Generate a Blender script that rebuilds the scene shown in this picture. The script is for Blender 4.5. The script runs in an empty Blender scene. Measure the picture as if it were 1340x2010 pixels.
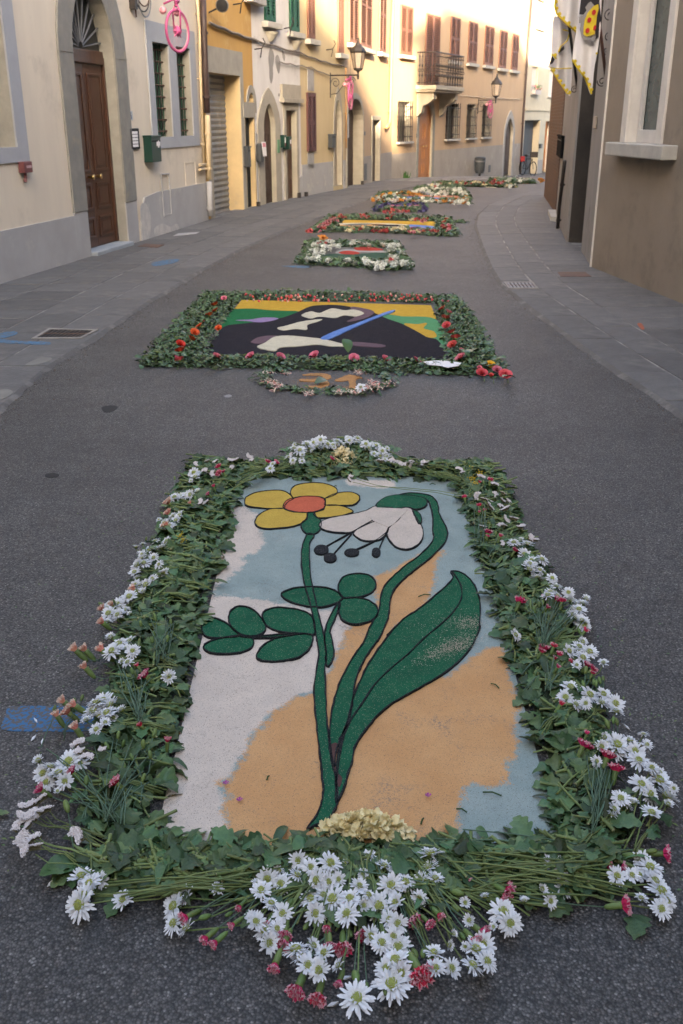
import bpy, math, random
import numpy as np
from mathutils import Vector, Matrix
from mathutils.geometry import tessellate_polygon
random.seed(7); RS = np.random.RandomState(11)
S = bpy.context.scene; COL = S.collection; R = math.radians
# ------------------------------------------------------------------ camera
CAMH = 1.7; PITCH = R(22.1); FPX = 1900.0
cam = bpy.data.objects.new('camera', bpy.data.cameras.new('camera')); COL.objects.link(cam); S.camera = cam
cam.location = (0, 0, CAMH); cam.rotation_euler = (R(90) - PITCH, 0, 0)
cam.data.sensor_fit = 'VERTICAL'; cam.data.sensor_height = 36; cam.data.sensor_width = 24
cam.data.lens = FPX / 2010 * 36; cam.data.clip_start = .05; cam.data.clip_end = 2000
cam.data.dof.use_dof = True; cam.data.dof.focus_distance = 3.2; cam.data.dof.aperture_fstop = 9
# ------------------------------------------------------------------ light
SUN_EL = R(15); SUN_T = Vector((-.04, 1, 0)).normalized()        # the way the light travels
w = bpy.data.worlds.new('World'); S.world = w; w.use_nodes = True
nt = w.node_tree; bg = nt.nodes['Background']; sk = nt.nodes.new('ShaderNodeTexSky'); sk.sky_type = 'NISHITA'
sk.sun_disc = False; sk.sun_elevation = SUN_EL; sk.sun_rotation = math.atan2(-SUN_T.x, -SUN_T.y)
sk.air_density = .75; sk.dust_density = 5.0; sk.ozone_density = .3
nt.links.new(sk.outputs[0], bg.inputs[0]); bg.inputs[1].default_value = .15
sl = bpy.data.lights.new('sun', 'SUN'); sl.energy = 4.4; sl.angle = R(1.2); sl.color = (1, .80, .55)
so = bpy.data.objects.new('sun', sl); COL.objects.link(so); so.location = (5, -20, 15)
so.rotation_euler = Vector((SUN_T.x * math.cos(SUN_EL), SUN_T.y * math.cos(SUN_EL), -math.sin(SUN_EL))).to_track_quat('-Z', 'Y').to_euler()
S.view_settings.view_transform = 'Standard'; S.view_settings.look = 'None'
S.view_settings.gamma = 1; S.view_settings.exposure = 3.25; S.view_settings.use_curve_mapping = False

# ------------------------------------------------------------------ geometry of the place
def gz(y):                                                # the street is level, then falls away gently
    if y < 24: return 0.0
    if y < 35.6: return -.0015 * (y - 24) ** 2
    if y < 50: return -.2018 - .0446 * (y - 35.6)
    return -.844 - .02 * (y - 50)
CP, SP = math.cos(PITCH), math.sin(PITCH)
def ray(px, py):
    x = (px - 670) / FPX; y = (1005 - py) / FPX
    return Vector((x, CP + y * SP, -SP + y * CP))
def G(px, py, z=0.0):                                     # a point on the ground (or z above it)
    d = ray(px, py); k = d.z / d.y; f = lambda y: CAMH + k * y - gz(y) - z; Y = .3
    while Y < 120 and f(Y) > 0: Y += .25
    a, b = Y - .25, Y
    for _ in range(40):
        c = (a + b) / 2
        if f(c) > 0: a = c
        else: b = c
    Y = (a + b) / 2
    return Vector((d.x / d.y * Y, Y, gz(Y) + z))
class World:
    def P(s, u, v, z): return Vector((u, v, z))
WORLD = World()
class Wall:                                               # frame of a facade: u along, v into the wall, z up
    def __init__(s, A, B):
        s.A = Vector((A[0], A[1])); s.B = Vector((B[0], B[1])); d = s.B - s.A; s.L = d.length; s.d = d / s.L
        s.n = Vector((-s.d.y, s.d.x)); s.ang = math.atan2(s.d.y, s.d.x)
    def P(s, u, v, z):
        q = s.A + s.d * u + s.n * v; return Vector((q.x, q.y, z))
    def uz(s, px, py, v=0):
        r = ray(px, py); o = s.A + s.n * v; r2 = Vector((r.x, r.y))
        t = o.dot(s.n) / r2.dot(s.n); q = r2 * t
        return (q - s.A).dot(s.d), CAMH + r.z * t
# ------------------------------------------------------------------ materials
MATS = {}
def lk(nt, a, b): nt.links.new(a, b)
def M(name, c, c2=None, scale=6, rough=.75, bump=.15, bscale=80, stretch=(1, 1, 1), spec=.3, lo=.35, hi=.65, metal=0, var=0, trans=0, c3=None, s3=1.3, world=True):
    if name in MATS: return MATS[name]
    m = bpy.data.materials.new(name); m.use_nodes = True; t = m.node_tree; b = t.nodes['Principled BSDF']
    b.inputs['Roughness'].default_value = rough; b.inputs['Specular IOR Level'].default_value = spec; b.inputs['Metallic'].default_value = metal
    tc = t.nodes.new('ShaderNodeTexCoord'); mp = t.nodes.new('ShaderNodeMapping'); mp.inputs['Scale'].default_value = stretch
    lk(t, tc.outputs['Object'], mp.inputs[0])
    n = t.nodes.new('ShaderNodeTexNoise'); n.inputs['Scale'].default_value = scale; n.inputs['Detail'].default_value = 7; n.inputs['Roughness'].default_value = .65
    lk(t, mp.outputs[0], n.inputs[0])
    r = t.nodes.new('ShaderNodeMapRange'); r.inputs[1].default_value = lo; r.inputs[2].default_value = hi; lk(t, n.outputs[0], r.inputs[0])
    mx = t.nodes.new('ShaderNodeMix'); mx.data_type = 'RGBA'
    c2 = c2 or tuple(x * .8 for x in c)
    mx.inputs[6].default_value = (*c, 1); mx.inputs[7].default_value = (*c2, 1); lk(t, r.outputs[0], mx.inputs[0])
    out = mx.outputs[2]
    if c3:
        n3 = t.nodes.new('ShaderNodeTexNoise'); n3.inputs['Scale'].default_value = s3; n3.inputs['Detail'].default_value = 9; n3.inputs['Roughness'].default_value = .7
        lk(t, tc.outputs['Object'], n3.inputs[0])
        r3 = t.nodes.new('ShaderNodeMapRange'); r3.inputs[1].default_value = .56; r3.inputs[2].default_value = .68; lk(t, n3.outputs[0], r3.inputs[0])
        m3 = t.nodes.new('ShaderNodeMix'); m3.data_type = 'RGBA'; m3.inputs[7].default_value = (*c3, 1); lk(t, out, m3.inputs[6]); lk(t, r3.outputs[0], m3.inputs[0]); out = m3.outputs[2]
    if var:
        at = t.nodes.new('ShaderNodeAttribute'); at.attribute_name = 'var'; oi = t.nodes.new('ShaderNodeObjectInfo')
        ad = t.nodes.new('ShaderNodeMath'); ad.operation = 'ADD'; lk(t, at.outputs['Fac'], ad.inputs[0]); lk(t, oi.outputs['Random'], ad.inputs[1])
        fr = t.nodes.new('ShaderNodeMath'); fr.operation = 'FRACT'; lk(t, ad.outputs[0], fr.inputs[0])
        hs = t.nodes.new('ShaderNodeHueSaturation')
        v = t.nodes.new('ShaderNodeMapRange'); v.inputs[3].default_value = 1 - var; v.inputs[4].default_value = 1 + var; lk(t, fr.outputs[0], v.inputs[0]); lk(t, v.outputs[0], hs.inputs['Value'])
        m7 = t.nodes.new('ShaderNodeMath'); m7.operation = 'MULTIPLY'; m7.inputs[1].default_value = 7.31; lk(t, fr.outputs[0], m7.inputs[0])
        f7 = t.nodes.new('ShaderNodeMath'); f7.operation = 'FRACT'; lk(t, m7.outputs[0], f7.inputs[0])
        h = t.nodes.new('ShaderNodeMapRange'); h.inputs[3].default_value = .5 - var * .07; h.inputs[4].default_value = .5 + var * .05; lk(t, f7.outputs[0], h.inputs[0]); lk(t, h.outputs[0], hs.inputs['Hue'])
        lk(t, out, hs.inputs['Color']); out = hs.outputs[0]
    lk(t, out, b.inputs['Base Color'])
    if bump:
        nb = t.nodes.new('ShaderNodeTexNoise'); nb.inputs['Scale'].default_value = bscale; nb.inputs['Detail'].default_value = 5; lk(t, mp.outputs[0], nb.inputs[0])
        bp = t.nodes.new('ShaderNodeBump'); bp.inputs['Strength'].default_value = bump; bp.inputs['Distance'].default_value = .01
        lk(t, nb.outputs[0], bp.inputs['Height']); lk(t, bp.outputs[0], b.inputs['Normal'])
    if trans:
        tr = t.nodes.new('ShaderNodeBsdfTranslucent'); lk(t, out, tr.inputs[0]); ms = t.nodes.new('ShaderNodeMixShader'); ms.inputs[0].default_value = trans
        lk(t, b.outputs[0], ms.inputs[1]); lk(t, tr.outputs[0], ms.inputs[2]); lk(t, ms.outputs[0], t.nodes['Material Output'].inputs[0])
    MATS[name] = m; return m
def asphalt():
    m = bpy.data.materials.new('asphalt'); m.use_nodes = True; t = m.node_tree; b = t.nodes['Principled BSDF']
    b.inputs['Roughness'].default_value = .62; b.inputs['Specular IOR Level'].default_value = .42
    tc = t.nodes.new('ShaderNodeTexCoord')
    def noise(sc, det=4, ro=.6):
        n = t.nodes.new('ShaderNodeTexNoise'); n.inputs['Scale'].default_value = sc; n.inputs['Detail'].default_value = det; n.inputs['Roughness'].default_value = ro
        lk(t, tc.outputs['Object'], n.inputs[0]); return n.outputs[0]
    def mr(x, a, bb, c, d):
        r = t.nodes.new('ShaderNodeMapRange'); r.inputs[1].default_value = a; r.inputs[2].default_value = bb; r.inputs[3].default_value = c; r.inputs[4].default_value = d; lk(t, x, r.inputs[0]); return r.outputs[0]
    v = t.nodes.new('ShaderNodeTexVoronoi'); v.inputs['Scale'].default_value = 165; v.inputs['Randomness'].default_value = 1; lk(t, tc.outputs['Object'], v.inputs[0])
    sep = t.nodes.new('ShaderNodeSeparateColor'); lk(t, v.outputs['Color'], sep.inputs[0])
    ramp = t.nodes.new('ShaderNodeValToRGB'); e = ramp.color_ramp.elements
    e[0].position = 0; e[0].color = (.047, .045, .042, 1); e[1].position = 1; e[1].color = (.28, .27, .25, 1)
    for p, c in ((.45, (.084, .081, .076, 1)), (.80, (.125, .119, .110, 1)), (.955, (.17, .16, .15, 1)), (.98, (.22, .21, .195, 1))):
        x = e.new(p); x.color = c
    lk(t, sep.outputs[0], ramp.inputs[0])
    mort = mr(v.outputs['Distance'], .25, .75, 1, .35)
    mul = t.nodes.new('ShaderNodeMix'); mul.data_type = 'RGBA'; mul.blend_type = 'MULTIPLY'; mul.inputs[0].default_value = 1
    lk(t, ramp.outputs[0], mul.inputs[6]); lk(t, mort, mul.inputs[7])
    big = t.nodes.new('ShaderNodeMath'); big.operation = 'MULTIPLY'; lk(t, mr(noise(.9, 7, .7), .3, .7, .72, 1.28), big.inputs[0]); lk(t, mr(noise(9, 5), .3, .7, .85, 1.15), big.inputs[1])
    # worn dark oil spots
    spot = t.nodes.new('ShaderNodeMath'); spot.operation = 'MULTIPLY'; lk(t, big.outputs[0], spot.inputs[0]); lk(t, mr(noise(2.6, 3), .66, .76, 1, .6), spot.inputs[1])
    m2 = t.nodes.new('ShaderNodeMix'); m2.data_type = 'RGBA'; m2.blend_type = 'MULTIPLY'; m2.inputs[0].default_value = 1
    lk(t, mul.outputs[2], m2.inputs[6]); lk(t, spot.outputs[0], m2.inputs[7]); lk(t, m2.outputs[2], b.inputs['Base Color'])
    bp = t.nodes.new('ShaderNodeBump'); bp.inputs['Strength'].default_value = .8; bp.inputs['Distance'].default_value = .003
    inv = mr(v.outputs['Distance'], 0, .8, 1, 0); lk(t, inv, bp.inputs['Height']); lk(t, bp.outputs[0], b.inputs['Normal'])
    return m
# ------------------------------------------------------------------ mesh builder
class MB:
    def __init__(s, F=WORLD): s.v = []; s.f = []; s.m = []; s.F = F
    def add(s, pts, faces, mi=0):
        o = len(s.v); s.v += [tuple(p) for p in pts]; s.f += [tuple(o + i for i in f) for f in faces]; s.m += [mi] * len(faces)
    def box(s, u0, u1, v0, v1, z0, z1, mi=0):
        P = s.F.P
        s.add([P(u0, v0, z0), P(u1, v0, z0), P(u1, v1, z0), P(u0, v1, z0), P(u0, v0, z1), P(u1, v0, z1), P(u1, v1, z1), P(u0, v1, z1)],
              [(0, 3, 2, 1), (4, 5, 6, 7), (0, 1, 5, 4), (1, 2, 6, 5), (2, 3, 7, 6), (3, 0, 4, 7)], mi)
    def hexa(s, p, mi=0): s.add(p, [(0, 3, 2, 1), (4, 5, 6, 7), (0, 1, 5, 4), (1, 2, 6, 5), (2, 3, 7, 6), (3, 0, 4, 7)], mi)
    def prism(s, poly, v0, v1, mi=0, back=True, ms=None):  # poly in (u,z), extruded through v
        n = len(poly); P = s.F.P; a = [P(u, v0, z) for u, z in poly]; b = [P(u, v1, z) for u, z in poly]
        tri = tessellate_polygon([[Vector((u, z, 0)) for u, z in poly]])
        s.add(a, tri, mi)
        if back: s.add(b, [t[::-1] for t in tri], mi)
        s.add(a + b, [(i, (i + 1) % n, n + (i + 1) % n, n + i) for i in range(n)], mi if ms is None else ms)
    def slab(s, poly, z0, z1, mi=0, drape=False):          # poly in (x,y), extruded upward
        n = len(poly); g = (lambda y: gz(y)) if drape else (lambda y: 0)
        a = [(x, y, z1 + g(y)) for x, y in poly]; b = [(x, y, z0 + g(y)) for x, y in poly]
        s.add(a, tessellate_polygon([[Vector((x, y, 0)) for x, y in poly]]), mi)
        s.add(a + b, [(i, (i + 1) % n, n + (i + 1) % n, n + i) for i in range(n)], mi)
    def ring(s, inn, out, v0, v1, closed=False, mi=0):
        n = len(inn); P = s.F.P; q = [P(u, v0, z) for u, z in inn] + [P(u, v0, z) for u, z in out] + [P(u, v1, z) for u, z in inn] + [P(u, v1, z) for u, z in out]
        k = n if closed else n - 1; f = []
        for i in range(k):
            j = (i + 1) % n
            f += [(i, j, n + j, n + i), (2 * n + i, 3 * n + i, 3 * n + j, 2 * n + j), (i, 2 * n + i, 2 * n + j, j), (n + i, n + j, 3 * n + j, 3 * n + i)]
        if not closed: f += [(0, n, 3 * n, 2 * n), (n - 1, 3 * n - 1, 4 * n - 1, 2 * n - 1)]
        s.add(q, f, mi)
    def tube(s, pts, r, n=6, mi=0, r2=None, cap=True):
        pts = [Vector(p) for p in pts]; L = len(pts); rr = r2 if r2 is not None else r; vs = []; up = Vector((0, 0, 1)); pa = None
        for i, p in enumerate(pts):
            d = (pts[min(i + 1, L - 1)] - pts[max(i - 1, 0)])
            d = d.normalized() if d.length > 1e-9 else Vector((0, 0, 1))
            if pa is None:
                a = d.cross(up)
                if a.length < 1e-3: a = d.cross(Vector((0, 1, 0)))
            else: a = pa - d * pa.dot(d)
            a.normalize(); pa = a; b = d.cross(a); q = r + (rr - r) * i / max(1, L - 1)
            for k in range(n):
                t = 2 * math.pi * k / n; vs.append(p + a * (math.cos(t) * q) + b * (math.sin(t) * q))
        f = [(i * n + k, i * n + (k + 1) % n, (i + 1) * n + (k + 1) % n, (i + 1) * n + k) for i in range(L - 1) for k in range(n)]
        if cap: f += [tuple(range(n))[::-1], tuple((L - 1) * n + k for k in range(n))]
        s.add(vs, f, mi)
    def lathe(s, prof, n=12, O=(0, 0, 0), Mx=None, mi=0):  # prof [(r,z)]
        O = Vector(O); vs = []
        for r, z in prof:
            for k in range(n):
                t = 2 * math.pi * k / n; p = Vector((r * math.cos(t), r * math.sin(t), z)); vs.append((Mx @ p if Mx else p) + O)
        L = len(prof)
        s.add(vs, [(i * n + k, i * n + (k + 1) % n, (i + 1) * n + (k + 1) % n, (i + 1) * n + k) for i in range(L - 1) for k in range(n)] + [tuple(range(n))[::-1], tuple((L - 1) * n + k for k in range(n))], mi)
    def torus(s, C, A, B, Rr, r, n=28, k=6, mi=0, a0=0, a1=2 * math.pi):
        C = Vector(C); A = Vector(A).normalized(); B = Vector(B).normalized(); full = abs(a1 - a0 - 2 * math.pi) < 1e-6
        pts = [C + A * (Rr * math.cos(a0 + (a1 - a0) * i / n)) + B * (Rr * math.sin(a0 + (a1 - a0) * i / n)) for i in range(n + 1)]
        s.tube(pts, r, k, mi, cap=not full)
    def mesh(s, name, mats, smooth=False, org=(0, 0, 0)):
        me = bpy.data.meshes.new(name); o = Vector(org)
        me.from_pydata([(p[0] - o.x, p[1] - o.y, p[2] - o.z) for p in s.v], [], s.f)
        for m in (mats if isinstance(mats, (list, tuple)) else [mats]): me.materials.append(m)
        me.polygons.foreach_set('material_index', s.m)
        if smooth: me.polygons.foreach_set('use_smooth', [True] * len(s.f))
        me.update(); return me
    def build(s, name, mats, parent=None, smooth=False, bevel=0, org=None):
        base = parent_world(parent) if parent is not None else Vector((0, 0, 0))
        own = Vector(org) if org is not None else base
        o = bpy.data.objects.new(name, s.mesh(name, mats, smooth, own)); COL.objects.link(o)
        o.location = own - base; o.parent = parent; o['_w'] = 0
        WPOS[o.name] = own
        if bevel:
            b = o.modifiers.new('bevel', 'BEVEL'); b.width = bevel; b.segments = 2; b.limit_method = 'ANGLE'
        del o['_w']; return o
WPOS = {}
def parent_world(o): return WPOS.get(o.name, Vector(o.location))
def tag(o, label=None, cat=None, group=None, kind=None):
    if label: o['label'] = label
    if cat: o['category'] = cat
    if group: o['group'] = group
    if kind: o['kind'] = kind
    return o
def thing(name, label, cat, loc, group=None):
    o = bpy.data.objects.new(name, None); o.empty_display_size = .05; COL.objects.link(o); o.location = loc; WPOS[o.name] = Vector(loc)
    return tag(o, label, cat, group)
def inst(me, name, parent, loc=(0, 0, 0), q=None, sc=1.0):
    o = bpy.data.objects.new(name, me); COL.objects.link(o); o.parent = parent; o.location = loc
    if q is not None: o.rotation_euler = q.to_euler()
    o.scale = (sc, sc, sc) if not isinstance(sc, tuple) else sc
    return o
def smooth_poly(p, closed=True, k=4):
    n = len(p); out = []
    for i in range(n if closed else n - 1):
        g = lambda j: p[j % n] if closed else p[max(0, min(n - 1, j))]
        a, b, c, d = g(i - 1), g(i), g(i + 1), g(i + 2)
        for q in range(k):
            t = q / k
            out.append(tuple(.5 * ((2 * b[e]) + (-a[e] + c[e]) * t + (2 * a[e] - 5 * b[e] + 4 * c[e] - d[e]) * t * t + (-a[e] + 3 * b[e] - 3 * c[e] + d[e]) * t ** 3) for e in range(2)))
    if not closed: out.append(tuple(p[-1]))
    return out
def outline(u0, u1, z0, z1, zs=None, n=10, p=0):
    if zs is None: return [(u0, z0), (u0, z1), (u1, z1), (u1, z0)]
    c = (u0 + u1) / 2; a = (u1 - u0) / 2; b = z1 - zs; o = [(u0, z0)]
    for i in range(n + 1):
        t = math.pi * i / n; x = math.cos(t); o.append((c - a * x, zs + b * ((1 - abs(x) ** 1.35) ** .62 if p else math.sin(t))))
    return o + [(u1, z0)]
def plate(mb, outer, holes, v=0, mi=0):                    # holes: (outline, depth, mi)
    loops = [outer] + [h[0] for h in holes]; flat = [q for l in loops for q in l]
    tri = tessellate_polygon([[Vector((u, z, 0)) for u, z in l] for l in loops])
    mb.add([mb.F.P(u, v, z) for u, z in flat], tri, mi)
    for o, dep, m in holes:
        n = len(o); a = [mb.F.P(u, v, z) for u, z in o]; b = [mb.F.P(u, v + dep, z) for u, z in o]
        mb.add(a + b, [(i, (i + 1) % n, n + (i + 1) % n, n + i) for i in range(n)], m)
ORD = 'first second third fourth fifth sixth seventh eighth ninth tenth eleventh twelfth thirteenth fourteenth fifteenth sixteenth seventeenth eighteenth nineteenth twentieth'.split()
TENS = {2: 'twenty', 3: 'thirty', 4: 'forty', 5: 'fifty', 6: 'sixty', 7: 'seventy', 8: 'eighty', 9: 'ninety'}
def ordinal(i):                                            # i from 1
    if i > 100: return 'hundred and ' + ordinal(i - 100)
    if i == 100: return 'hundredth'
    if i <= 20: return ORD[i - 1]
    t, u = divmod(i, 10)
    return TENS[t] + '-' + ORD[u - 1] if u else TENS[t][:-1] + 'ieth'
NUM = 'no one two three four five six seven eight nine ten'.split()

# ------------------------------------------------------------------ palette
beige = M('beige_plaster', (.66, .585, .47), (.60, .53, .43), 1.6, bump=.12, bscale=50, stretch=(1.5, 1.5, .35), c3=(.52, .46, .37), s3=1.0)
cream = M('cream_plaster', (.50, .44, .32), (.46, .40, .29), 1.8, bump=.1, bscale=40)
ochre = M('ochre_plaster', (.56, .33, .09), (.50, .29, .085), 1.6, bump=.12, bscale=40, stretch=(1.5, 1.5, .3), c3=(.60, .40, .15))
ochre_pale = M('pale_ochre_plaster', (.60, .45, .24), (.50, .38, .21), 2.5, bump=.12, c3=(.42, .34, .23))
white_wall = M('white_plaster', (.62, .60, .58), (.54, .52, .50), 1.7, bump=.12, stretch=(1.5, 1.5, .4), c3=(.42, .40, .38), s3=1.1)
yellow_wall = M('yellow_plaster', (.52, .415, .245), (.47, .375, .22), 1.6, bump=.1, stretch=(1.4, 1.4, .5))
peach = M('peach_plaster', (.47, .335, .205), (.43, .305, .19), 1.2, bump=.08, stretch=(1.4, 1.4, .6), c3=(.42, .31, .205), s3=.8)
plinth_grey = M('grey_plinth_paint', (.38, .375, .375), (.33, .325, .32), 2.2, bump=.2, bscale=45, c3=(.44, .42, .38), s3=2.1)
plinth_warm = M('warm_plinth_paint', (.35, .31, .265), (.30, .265, .225), 2.0, bump=.2, bscale=45, c3=(.40, .36, .30), s3=1.8)
frame_grey = M('grey_painted_surround', (.37, .38, .40), (.33, .34, .36), 3, bump=.15, bscale=60)
stone = M('pietra_serena_stone', (.25, .24, .21), (.19, .185, .17), 5, bump=.5, bscale=70, c3=(.30, .27, .20), s3=2.5)
stone_pale = M('pale_stone', (.37, .335, .27), (.30, .275, .225), 4, bump=.4, bscale=50)
sill_stone = M('sill_stone', (.42, .40, .36), (.33, .32, .29), 5, bump=.4, bscale=60)
brown_wall = M('brown_render', (.255, .210, .163), (.225, .185, .142), 2.2, bump=.35, bscale=120, c3=(.19, .155, .12), s3=1.1)
grey_wall = M('grey_render', (.27, .255, .24), (.22, .21, .195), 2, bump=.3, bscale=60, stretch=(1.5, 1.5, .3), c3=(.16, .145, .13), s3=1.4)
dark_wall = M('dark_brown_render', (.048, .040, .033), (.030, .026, .022), 2.5, bump=.5, bscale=40, c3=(.065, .055, .045))  # darker brown for the side and far walls
wood_door = M('brown_varnished_wood', (.085, .036, .020), (.055, .024, .014), 4, rough=.42, bump=.15, bscale=30, stretch=(6, 6, .5), spec=.5)
wood_orange = M('orange_varnished_wood', (.42, .18, .055), (.30, .12, .04), 5, rough=.45, bump=.15, stretch=(6, 6, .6))
wood_dark = M('dark_old_wood', (.085, .058, .045), (.05, .036, .03), 5, rough=.6, bump=.3, stretch=(6, 6, .6))
green_paint = M('green_shutter_paint', (.018, .09, .05), (.014, .07, .04), 5, rough=.5)
brown_paint = M('brown_shutter_paint', (.185, .085, .055), (.15, .068, .045), 5, rough=.55)
maroon_paint = M('maroon_shutter_paint', (.115, .050, .045), (.09, .04, .037), 5, rough=.55)
iron = M('wrought_iron', (.035, .033, .033), (.055, .045, .04), 10, rough=.55, metal=.4)
metal_grey = M('galvanised_metal', (.22, .225, .23), (.17, .175, .18), 6, rough=.5, metal=.5)
roll_mat = M('roller_shutter_metal', (.20, .215, .23), (.26, .27, .28), 5, rough=.5, metal=.3, c3=(.33, .33, .34), s3=4)
pipe_brown = M('brown_pipe_paint', (.065, .042, .036), (.05, .033, .03), 4, rough=.45)
pipe_beige = M('beige_pipe_paint', (.60, .47, .29), (.50, .39, .24), 4, rough=.5)
pipe_ochre = M('ochre_pipe_paint', (.50, .28, .10), (.4, .22, .08), 4, rough=.5)
black_gloss = M('black_plastic', (.015, .015, .017), rough=.6, spec=.25, bump=0)
green_box = M('green_box_enamel', (.007, .038, .028), rough=.35, spec=.5, bump=0)
red_box = M('faded_red_enamel', (.17, .06, .06), (.14, .05, .05), rough=.5)
paper = M('white_paper', (.75, .74, .74), (.70, .69, .70), rough=.8, bump=0)
paper_pink = M('pink_print', (.70, .30, .35), rough=.8, bump=0)
brass = M('brass', (.62, .42, .16), rough=.3, metal=.9, bump=0)
glass_dark = M('dark_window_glass', (.025, .028, .028), rough=.3, spec=.35, bump=0)
glass_green = M('grey_green_window_glass', (.055, .075, .07), (.045, .06, .058), rough=.12, spec=.6, bump=0)
glass_lamp = M('lantern_glass', (.45, .37, .30), rough=.3, spec=.5, bump=0)
pink = M('pink_gloss_paint', (.52, .10, .24), (.45, .08, .21), rough=.4, bump=0)
pink_pale = M('pale_pink_ball', (.75, .32, .36), rough=.5, bump=0)
white_gloss = M('white_window_paint', (.58, .55, .50), (.50, .47, .43), 6, rough=.5)
tile_roof = M('terracotta_roof_tiles', (.30, .13, .07), (.22, .10, .06), 9, bump=.6, bscale=20)
slab_mat = M('grey_paving_stone', (.122, .120, .116), (.088, .087, .085), 4.5, rough=.7, bump=.6, bscale=35, var=.14, c3=(.155, .15, .138), s3=1.6)
mortar = M('pale_mortar', (.11, .105, .10), (.30, .29, .265), 2.6, bump=.5, bscale=60, lo=.44, hi=.62)
dirt = M('packed_ground', (.16, .14, .12), (.12, .11, .09), 2)
rust = M('rusty_iron', (.10, .07, .055), (.15, .085, .06), 12, rough=.7, metal=.3)
blue_paint = None
ASPH = asphalt()

# ------------------------------------------------------------------ ground
def strip(name, x0, x1, ys, dz, mat, kind='structure', org=(0, 0, 0)):
    mb = MB(); n = len(ys); fx0 = x0 if callable(x0) else (lambda y: x0); fx1 = x1 if callable(x1) else (lambda y: x1)
    mb.add([(fx0(y), y, gz(y) + dz) for y in ys] + [(fx1(y), y, gz(y) + dz) for y in ys], [(i, n + i, n + i + 1, i + 1) for i in range(n - 1)])
    return tag(mb.build(name, mat), kind=kind)
YS = [-60, -12, 0] + list(np.arange(2, 60, 1.0)) + [80, 140, 400]
strip('ground', -400, 400, YS, -.03, dirt)
strip('road', -9, 40, [y for y in YS if y <= 80], 0, ASPH)

# facade lines (their feet read off the photograph)
A0, A1 = G(0, 561), G(408, 434.5)
dA = (A1 - A0).normalized()
WA = Wall(A0 - dA * 22, A1)                                # beige house, runs on past the camera
WB = Wall(G(409.5, 432.8), G(504, 406)); WC = Wall(G(504, 406), G(592, 388)); WD = Wall(G(592, 388), G(676, 372))
E0 = G(676, 372); E1p = G(767, 352)
WE1 = Wall(E0, E1p); WE2 = Wall(E1p, G(1022, 344)); 
F0 = G(1022, 344); dE = WE2.d
WF = Wall((F0.x, F0.y), (F0.x + dE.x * 16, F0.y + dE.y * 16))
# right hand row, drawn from far to near so that v runs into the wall
RC = G(1159, 527); RN = G(1340, 601); dR = (RN - RC).normalized()
WR1 = Wall(RC, RC + dR * 24)
WR2 = Wall(G(1140, 495), RC)
WR3 = Wall(G(1090, 428), G(1111, 478))
BK1 = G(1089, 420); BK0 = G(1067, 387)
WR4 = Wall(BK0, BK1)
WR5 = Wall((BK0.x + 11, BK0.y + 24), (BK0.x + .15, BK0.y + .1))
for nme, W_ in (('A', WA), ('B', WB), ('C', WC), ('D', WD), ('E1', WE1), ('E2', WE2), ('R1', WR1), ('R2', WR2), ('R3', WR3), ('R4', WR4)):
    print('WALL', nme, [round(x, 2) for x in (*W_.A, *W_.B, W_.L)])

# paving along both sides
EL = [G(*p) for p in ((0, 805), (88, 728), (190, 662), (300, 590), (400, 530), (480, 487), (560, 452), (650, 420), (720, 392), (800, 369), (900, 357), (1020, 350))]
ELy = [e.y for e in EL]; ELx = [e.x for e in EL]
def edge_l(y):
    if y < ELy[0]: return ELx[0] + (y - ELy[0]) * (ELx[2] - ELx[0]) / (ELy[2] - ELy[0])
    return float(np.interp(y, ELy, ELx))
wl = [WA.A, WA.B, WB.B, WC.B, WD.B, WE1.B, WE2.B, WF.B]
def wall_l(y): return float(np.interp(y, [p.y for p in wl], [p.x for p in wl])) - .02
ER = [G(*p) for p in ((1340, 818), (1240, 752), (1140, 682), (1060, 622), (985, 562), (960, 520), (945, 480), (934, 445), (938, 425), (960, 403), (1000, 387), (1060, 374))]
ERy = [e.y for e in ER]; ERx = [e.x for e in ER]
def edge_r(y):
    if y < ERy[0]: return ERx[0] + (y - ERy[0]) * (ERx[3] - ERx[0]) / (ERy[3] - ERy[0])
    return float(np.interp(y, ERy, ERx))
wr = [WR1.B, WR1.A, WR2.A, WR3.B + Vector((.02, 0)), WR3.A, BK1, BK0, WR5.A]
def wall_r(y): return float(np.interp(y, [p.y for p in wr], [p.x for p in wr])) + .02
yy = list(np.arange(-3, 44, .5))
pl = strip('pavement', lambda y: wall_l(y) - .2, edge_l, yy, .0165, mortar)
pr = strip('pavement', edge_r, lambda y: wall_r(y) + .3, list(np.arange(-3, 26, .5)), .0165, mortar)
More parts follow.
